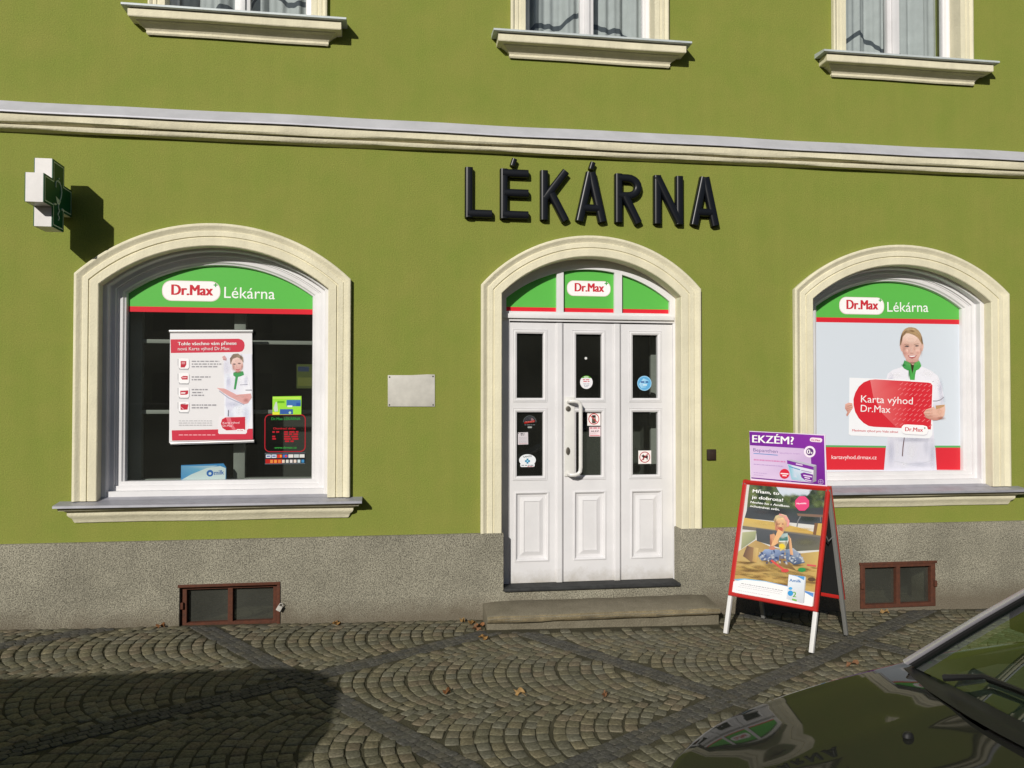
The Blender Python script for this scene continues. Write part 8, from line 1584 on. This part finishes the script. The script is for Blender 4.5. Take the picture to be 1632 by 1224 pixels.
def crom(xs, ys, x):
    if x <= xs[0]: return ys[0]
    if x >= xs[-1]: return ys[-1]
    i = max(k for k in range(len(xs)-1) if xs[k] <= x); n = len(xs); h = xs[i+1]-xs[i]; t = (x-xs[i])/h
    def sl(k):
        if k == 0: return (ys[1]-ys[0])/(xs[1]-xs[0])
        if k == n-1: return (ys[-1]-ys[-2])/(xs[-1]-xs[-2])
        a = (ys[k]-ys[k-1])/(xs[k]-xs[k-1]); b = (ys[k+1]-ys[k])/(xs[k+1]-xs[k])
        return 0 if a*b <= 0 else 2*a*b/(a+b)
    m0, m1 = sl(i)*h, sl(i+1)*h
    return (2*t**3-3*t*t+1)*ys[i]+(t**3-2*t*t+t)*m0+(-2*t**3+3*t*t)*ys[i+1]+(t**3-t*t)*m1
CS = [0.17, .195, .25, .35, .55, .85, 1.15, 1.40, 2.5, 3.6, 3.85, 3.95, 4.0]
ST_ = { # half widths and heights per station: sill, low side, side, shoulder, hood edge, mid, centre
 'w0':[.40,.52,.62,.70,.75,.77,.78,.78,.78,.77,.72,.66,.55],'w1':[.46,.60,.71,.78,.83,.845,.85,.86,.86,.85,.80,.74,.62],'w2':[.47,.61,.725,.795,.84,.855,.862,.868,.87,.86,.81,.75,.63],
 'w3':[.44,.58,.69,.765,.812,.83,.838,.845,.85,.84,.79,.73,.60],'w4':[.40,.53,.635,.71,.752,.765,.77,.775,.78,.76,.72,.67,.54],
 'z0':[.30,.24,.20,.18,.18,.18,.18,.18,.18,.20,.24,.27,.32],'z1':[.42,.40,.38,.38,.38,.38,.38,.38,.38,.38,.40,.42,.44],'z2':[.48,.50,.53,.57,.62,.67,.70,.72,.74,.74,.70,.66,.60],
 'z3':[.52,.565,.63,.705,.79,.855,.895,.92,.95,.96,.90,.82,.70],'z4':[.535,.60,.675,.750,.822,.884,.930,.945,.968,.975,.94,.86,.74],'z5':[.545,.62,.70,.782,.858,.916,.962,.88,.86,.90,.95,.88,.76],'z6':[.55,.63,.71,.795,.880,.938,.976,.88,.86,.90,.965,.89,.77]}
def csec(s):
    g = lambda k: crom(CS, ST_[k], s); w4 = g('w4')
    ctrl = [(0, g('z0')), (g('w0')*.8, g('z0')), (g('w0'), g('z0')+.02), (g('w1'), g('z1')), (g('w2'), g('z2')), (g('w3'), g('z3')), (w4, g('z4')), (w4*.55, g('z5')), (0, g('z6'))]
    out = []
    # smooth each half section
    P = [(-ctrl[1][0], ctrl[1][1])]+ctrl+[(-ctrl[-2][0], ctrl[-2][1])]
    for i in range(1, len(P)-2):
        p0, p1, p2, p3 = P[i-1:i+3]
        for k in range(5):
            t = k/5; out.append(tuple(.5*((2*p1[j])+(-p0[j]+p2[j])*t+(2*p0[j]-5*p1[j]+4*p2[j]-p3[j])*t*t+(-p0[j]+3*p1[j]-3*p2[j]+p3[j])*t**3) for j in (0, 1)))
    out.append(ctrl[-1]); return out
NP = 41; IE = 30          # IE: index of the hood edge in the half section
def cowl(w): return 1.150-.205*(1-(abs(w)/.75)**2)
def wheel(x, y, side, parent, org):
    m = MB(); R, wd = .305, .19
    def ring(pr): return [[(x+r*math.cos(t), y+side*d, R+r*math.sin(t)) for r, d in pr] for t in [2*math.pi*k/36 for k in range(37)]]
    m.loft(ring([(.20,-.02),(.29,-.02),(.305,-.05),(.305,-.15),(.29,-.18),(.2,-.18)])); tw = m.build("wheel", M_RUB, parent, org, smooth=True)
    m = MB(); m.loft(ring([(.20,-.03),(.19,-.022),(.185,-.05),(.06,-.035),(.05,-.022),(.001,-.02)]))
    for k in range(5):
        a = 2*math.pi*k/5; m.loft([[(x+r*math.cos(a)+e*math.sin(a)*h, y+side*d, R+r*math.sin(a)-e*math.cos(a)*h) for e in (-1, 1)] for r, h, d in ((.05,.03,-.021),(.19,.04,-.025))])
    m.build("rim", M_RIM, tw, org, fix=False, smooth=True)
def build_car():
    yaw = math.radians(CAR_YAW)
    root = empty("parked_car", (CAR_X, CAR_Y, 0.0), "dark olive car with a glossy bonnet, parked in front of the right shop window", "car", rz=yaw); root.scale = (1, 1, .968)
    S = [.17,.182,.20,.22,.25,.29,.34]+[.4+.05*i for i in range(73)]; S = [s for s in S if s <= 3.97]+[4.0]
    rows = []
    for s in S:
        h = csec(s); rows.append([(s+.045*max(0,1-s/.5)*0, -w, z) for w, z in h[::-1]]+[(s, w, z) for w, z in h[1:-1]][0:0]+[(s, w, z) for w, z in h[:0]] if False else [(s, w, z) for w, z in h]+[(s, -w, z) for w, z in h[-2:0:-1]])
    body = MB(); hood = MB(); n = len(rows[0]); idx = {}
    for i in range(len(rows)-1):
        for j in range(n):
            k = (j+1) % n; q = [rows[i][j], rows[i][k], rows[i+1][k], rows[i+1][j]]
            jj = min(j, n-1-j) if True else 0
            top = IE <= j < n-IE
            w = sum(p[1] for p in q)/4; s = sum(p[0] for p in q)/4
            if top and .26 < s and max(p[0] for p in q) < cowl(w)+.03:
                hood.poly(q)
            else:
                body.poly(q, 1 if (top and s > .9 and s < 3.7) else 0)
    body.face([body.vert(p) for p in rows[0]]); body.face([body.vert(p) for p in rows[-1]][::-1])
    bo = body.build("body", [M_PAINT, M_PLAST], root, smooth=True, angle=55)
    # bonnet: a smooth skin following the body, trimmed at the curved cowl line
    hood = MB(); ns, nw = 44, 33; grid = []
    for a in range(ns+1):
        r = []
        for b in range(nw+1):
            w = (-1+2*b/nw); 
            sb = cowl(w*.75); s = .27+(sb-.27)*a/ns
            h = csec(s); w4 = crom(CS, ST_['w4'], s); W_ = w*(w4-.006); hw = [p for p in h[IE:]]
            ww = abs(W_); z = None
            for p, q in zip(hw[:-1], hw[1:]):
                if q[0] <= ww <= p[0]+1e-9: t = (ww-q[0])/(p[0]-q[0]) if p[0] > q[0] else 0; z = q[1]+(p[1]-q[1])*t
            z = (hw[0][1] if z is None else z)+.005
            crease = .004*math.exp(-((ww-.40)/.06)**2)
            r.append((s, W_, z+crease))
        grid.append(r)
    hood.loft(grid)
    for e in ([g_[0] for g_ in grid], [g_[-1] for g_ in grid], grid[0], grid[-1]): hood.loft([e, [(p[0], p[1], p[2]-.012) for p in e]])
    ho = hood.build("bonnet", M_PAINT, root, smooth=True, angle=50)
    for (s, w) in ((.80, .33), (.80, -.33)):
        m = MB(); z = .955 if abs(w) < .4 else .93
        zz = max(p[2] for g_ in grid for p in g_ if abs(p[0]-s) < .03 and abs(p[1]-w) < .03)
        m.loft([[(s+r*1.3*math.cos(t), w+r*math.sin(t), zz+h) for t in [2*math.pi*k/14 for k in range(14)]] for r, h in ((.012,-.002),(.011,.006),(.007,.011),(0,.012))], True); m.build("washer_nozzle", M_PLAST, ho, smooth=True)
    # windscreen, roof and pillars
    def wsb(w): return cowl(w)+.085-.065*min(1,abs(w)/.715)**3
    def wst(w): return 2.22-.13*(1-(abs(w)/.62)**2)
    # cowl panel
    m = MB(); cw = []
    for b in range(25):
        w = -.755+1.51*b/24; s = cowl(w); z = crom([0,.4,.755], [.982,.968,.934], abs(w))
        cw.append([(s-.004, w, z-.006), (s+.02, w, z+.008), (s+.05, w, z+.004), (wsb(w)+.01, w, z+.010)])
    m.loft(cw); m.build("cowl_panel", M_PLAST, root, smooth=True, angle=50)
    g_ = []
    for a in range(9):
        t = a/8; r = []
        for b in range(21):
            e = -1+2*b/20; w = e*((.715)*(1-t)+.575*t); z0 = crom([0,.4,.755], [.992,.980,.948], abs(e*.715)); z1 = 1.475-.035*e*e
            r.append((wsb(e*.715)*(1-t)+wst(e*.575)*t, w, z0*(1-t)+z1*t+.030*math.sin(math.pi*t)))
        g_.append(r)
    m = MB(); m.loft(g_); m.build("windscreen", M_CGLASS, root, fix=False, smooth=True, angle=180)
    rg = []
    for a in range(15):
        t = a/14; r = []
        for b in range(21):
            e = -1+2*b/20; s0 = wst(e*.575); s = s0+(3.45-s0)*t; w = e*(.575+.03*math.sin(math.pi*t)-.03*t); r.append((s, w, 1.475-.035*e*e+.035*math.sin(math.pi*t)-.03*t))
        rg.append(r)
    m = MB(); m.loft(rg); m.loft([[(p[0], p[1], p[2]-.03) for p in r] for r in rg]); m.build("roof", M_PAINT, root, smooth=True, angle=60)
    for sd in (-1, 1):
        A0 = [(g_[a][20 if sd > 0 else 0]) for a in range(9)]
        m = MB()
        m.loft([[(p[0]+dx, p[1]+sd*dw, p[2]+dz) for dx, dw, dz in ((-.004,.004,.006),(-.012,.022,.006),(.008,.030,.0),(.022,.030,-.008),(.022,.008,-.010))] for p in A0], True, caps=True)
        pi_ = m.build("windscreen_pillar", M_PLAST, root, smooth=True, angle=50)
        m = MB(); m.loft([[(p[0]+dx, p[1]+sd*dw, p[2]+dz) for dx, dw, dz in ((-.030,.006,.014),(-.016,.030,.016),(.012,.044,.006),(.012,.030,.000),(-.014,.010,.006))] for p in A0], True, caps=True); m.build("pillar_trim", M_CHROME, pi_, smooth=True, angle=60)
        rail = [r[20 if sd > 0 else 0] for r in rg]
        def sidept(s, t):
            zb = .985; wb = .772; i = min(range(15), key=lambda k: abs(rail[k][0]-s)); zr = rail[i][2]-.01; wr = abs(rail[i][1])+.02
            return (s, sd*(wb+(wr-wb)*t), zb+(zr-zb)*t)
        # side glass and pillars
        for nm, s0b, s0t, s1b, s1t in (("front_side_window", 1.45, 2.26, 2.38, 2.38), ("rear_side_window", 2.46, 2.46, 3.20, 3.12)):
            m = MB(); m.loft([[sidept(s0b+(s1b-s0b)*k/6, 0) for k in range(7)], [sidept(s0t+(s1t-s0t)*k/6, 1) for k in range(7)]]); m.build(nm, M_CGLASS, root, fix=False)
        for s0b, s0t, s1b, s1t in ((2.38,2.38,2.46,2.46), (3.20,3.12,3.62,3.44)):
            m = MB(); m.loft([[(p[0], p[1]+sd*.004, p[2]) for p in (sidept(s0b,0), sidept(s1b,0))], [(p[0], p[1]+sd*.004, p[2]) for p in (sidept(s0t,1), sidept(s1t,1))]])
            m.build("side_pillar", M_PAINT, root, fix=False)
        m = MB(); m.tube([rail[0]]+rail[1:], .018, 8); m.build("roof_rail", M_PLAST, root, smooth=True)
        for s_, nm in ((1.50, "front_door"), (2.38, "rear_door")):
            L = .84 if nm == "front_door" else .80; m = MB(); rowsd = []
            for a in range(11):
                s = s_+.02+(L-.04)*a/10; h = [p for p in csec(s) if .30 < p[1] < .962 and p[0] > .6]; rowsd.append([(s, sd*(h[0][0]+(h[-1][0]-h[0][0])*0+.004+crom([p[1] for p in h], [p[0] for p in h], .33+.62*k/10)-h[0][0]), .33+.62*k/10) for k in range(11)])
            m.loft(rowsd); d = m.build(nm, M_PAINT, root, fix=False, smooth=True, angle=60)
            m = MB(); m.tube([(s_+L-.20, sd*.872, .86), (s_+L-.17, sd*.892, .865), (s_+L-.08, sd*.892, .865), (s_+L-.05, sd*.872, .86)], .012, 8); m.build("handle", M_PLAST, d, smooth=True)
        m = MB(); m.loft([[(1.88+dx*k, sd*(.86+dw), .99+.065*k2) for dx, k2 in ((0,-1),(.09,-.8),(.10,.8),(0,1))] for dw, k in ((0,.3),(.05,.9),(.16,1.0),(.20,.6))], True, caps=True); m.build("wing_mirror", M_PAINT, root, bevel=.012)
        wheel(.78, sd*.855, sd, root, (0,0,0)); wheel(3.28, sd*.855, sd, root, (0,0,0))
        m = MB(); m.loft([[(.045+.30*k/6+(.012 if q in (0,3) else 0), sd*(crom(CS, ST_['w3'], .05+.30*k/6)*(1.0)-.10*(1-k/6)+dw), crom(CS, ST_['z3'], .05+.30*k/6)+dz) for q, (dw, dz) in enumerate(((-.02,-.10),(.030,-.085),(.020,-.02),(-.03,.012)))] for k in range(7)], True, caps=True); m.build("headlight", M_LAMP, root, smooth=True, angle=50)
        m = MB(); m.box(3.86, 3.985, *sorted((sd*.56, sd*.74)), .62, .86); m.build("tail_light", M_RLAMP, root, bevel=.02)
    # interior seen through the glass
    m = MB(); m.loft([[(wsb(w)+s, w, z-.05*abs(w/.68)**3) for w in (-.68,-.6,-.45,-.25,0,.25,.45,.6,.68)] for s, z in ((.035,.972),(.30,1.000),(.50,.99),(.56,.94),(.58,.80))]); m.build("dashboard", M_DASH, root, smooth=True)
    for w in (-.36, .36):
        m = MB(); m.loft([[(2.20+dx, w+dw, z) for dw in (-.22,-.1,.1,.22)] for dx, z in ((-.05,.80),(0,.95),(.08,1.18),(.12,1.22),(.2,1.2),(.18,.8))]); m.box(2.27, 2.36, w-.12, w+.12, 1.24, 1.40); m.build("seat", M_SEAT, root, bevel=.03)
    m = MB(); m.tube([(1.82+.07*math.cos(t)*.4-.0, .36+.19*math.sin(t), 1.03+.17*math.cos(t)) for t in [2*math.pi*k/20 for k in range(21)]], .014, 8, caps=False); m.build("steering_wheel", M_PLAST, root, smooth=True)
    # wipers resting at the foot of the windscreen
    for (s0, w0, s1, w1) in ((1.20, .50, 1.02, -.10), (1.12, -.02, 1.10, -.60)):
        def onws(s, w):
            e = max(-1, min(1, w/.715)); zb = crom([0,.4,.755], [.992,.980,.948], abs(w)); t = max(0, (s-wsb(w))/(wst(e*.575)-wsb(w))); return (s, w, zb*(1-t)+1.46*t+.030*math.sin(math.pi*t)+.014)
        k0, k1 = (wsb(w0)-.03, wsb(w1)+.03)
        arm = [onws(k0, w0)]+[onws(wsb(w0+(w1-w0)*t)+.035+.02*math.sin(math.pi*t), w0+(w1-w0)*t) for t in (.15,.35,.6,.85,1)]
        m = MB(); m.tube([(p[0], p[1], p[2]+.012) for p in arm[:4]], [.011,.008,.006,.005], 6)
        m.tube([(p[0]+.012, p[1], p[2]) for p in arm[1:]], .006, 6); m.build("wiper", M_PLAST, root, smooth=True)
    m = MB(); m.box(-.012, .0, -.26, .26, .40, .51); m.build("number_plate", M_NUM, root, bevel=.002)
    m = MB(); m.box(-.01, .02, -.36, .36, .28, .385); m.build("grille", M_PLAST, root, bevel=.004)
CAR_X, CAR_Y, CAR_YAW = .575, -4.862, 6.0
build_car()
# delivery van parked left of the view: it throws the round-cornered shadow on the paving
def build_van():
    L, Wd, H = 4.4, 1.62, 1.68; x1 = -1.98; yc = -4.16-Wd/2
    root = empty("parked_van", (x1-L/2, yc, .06), "dark van parked on the cobbles left of the view, its shadow on the paving", "van"); og = (x1-L/2, yc, .06)
    def se(z, inset, rc):
        hw = Wd/2-inset; pts = []
        for (sx, sy, t0) in ((1,-1,-90),(1,1,0),(-1,1,90),(-1,-1,180)):
            for k in range(7):
                t = math.radians(t0+15*k); pts.append((x1-L/2+sx*(L/2-inset-rc)+rc*math.cos(t), yc+sy*(hw-rc)+rc*math.sin(t), z))
        return pts
    m = MB(); m.loft([se(.28,.06,.28), se(.34,.02,.30), se(.7,0,.32), se(1.0,.01,.34), se(1.35,.04,.42), se(1.55,.06,.46), se(1.66,.11,.46), se(1.70,.20,.40), se(1.715,.45,.2)], True, caps=True)
    bo = m.build("body", M_PAINT, root, og, smooth=True, angle=50)
    for s in (-1, 1):
        for a, b in ((-1.5,-.5),(-.4,.6),(.7,1.4)):
            m = MB(); m.prism([(x1-L/2+a,1.02),(x1-L/2+b,1.02),(x1-L/2+b-.05,1.40),(x1-L/2+a+.05,1.40)], yc+s*(Wd/2-.055)-.02, yc+s*(Wd/2-.055)+.06); m.build("side_window", M_DARK, root, og, bevel=.01)
        for wx in (-1.35, 1.35):
            m = MB(); m.loft([[(x1-L/2+wx+r*math.cos(t), yc+s*d, .26+r*math.sin(t)) for r, d in ((.02,.80),(.2,.80),(.30,.815),(.31,.78),(.31,.64),(.2,.62))] for t in [2*math.pi*k/28 for k in range(29)]]); m.build("wheel", M_RUB, root, og, smooth=True)
        m = MB(); m.box(x1-.10, x1-.02, *sorted((yc+s*.40, yc+s*.58)), .8, 1.1); m.build("tail_light", M_RLAMP, root, og, bevel=.015)
build_van()
# ------------------------------------------------------------------ terrace across the street, seen only in reflections
M_OPP = mat("beige_house_render", (.30,.26,.19,1), .9, var=.12, vscale=2)
OP = empty("terrace_house", (0, -24, 0), "beige two storey house across the street, seen only in reflections", "house")
m = MB(); m.box(-20, 22, -31, -24, -.5, 6.8); w_ = m.build("wall", M_OPP, OP, (0,-24,0))
m = MB(); m.loft([[(x, y, z) for y, z in ((-23.6,6.7),(-27.5,9.0),(-31.4,6.7))] for x in (-20.4, 22.4)], True, caps=True); m.build("roof", M_ROOF, OP, (0,-24,0))
for k in range(13):
    for z in (1.0, 4.2):
        x = -18+k*3.1; m = MB(); m.box(x, x+1.1, -24.05, -23.96, z, z+1.7); m.build("window", M_DARK, OP, (0,-24,0))
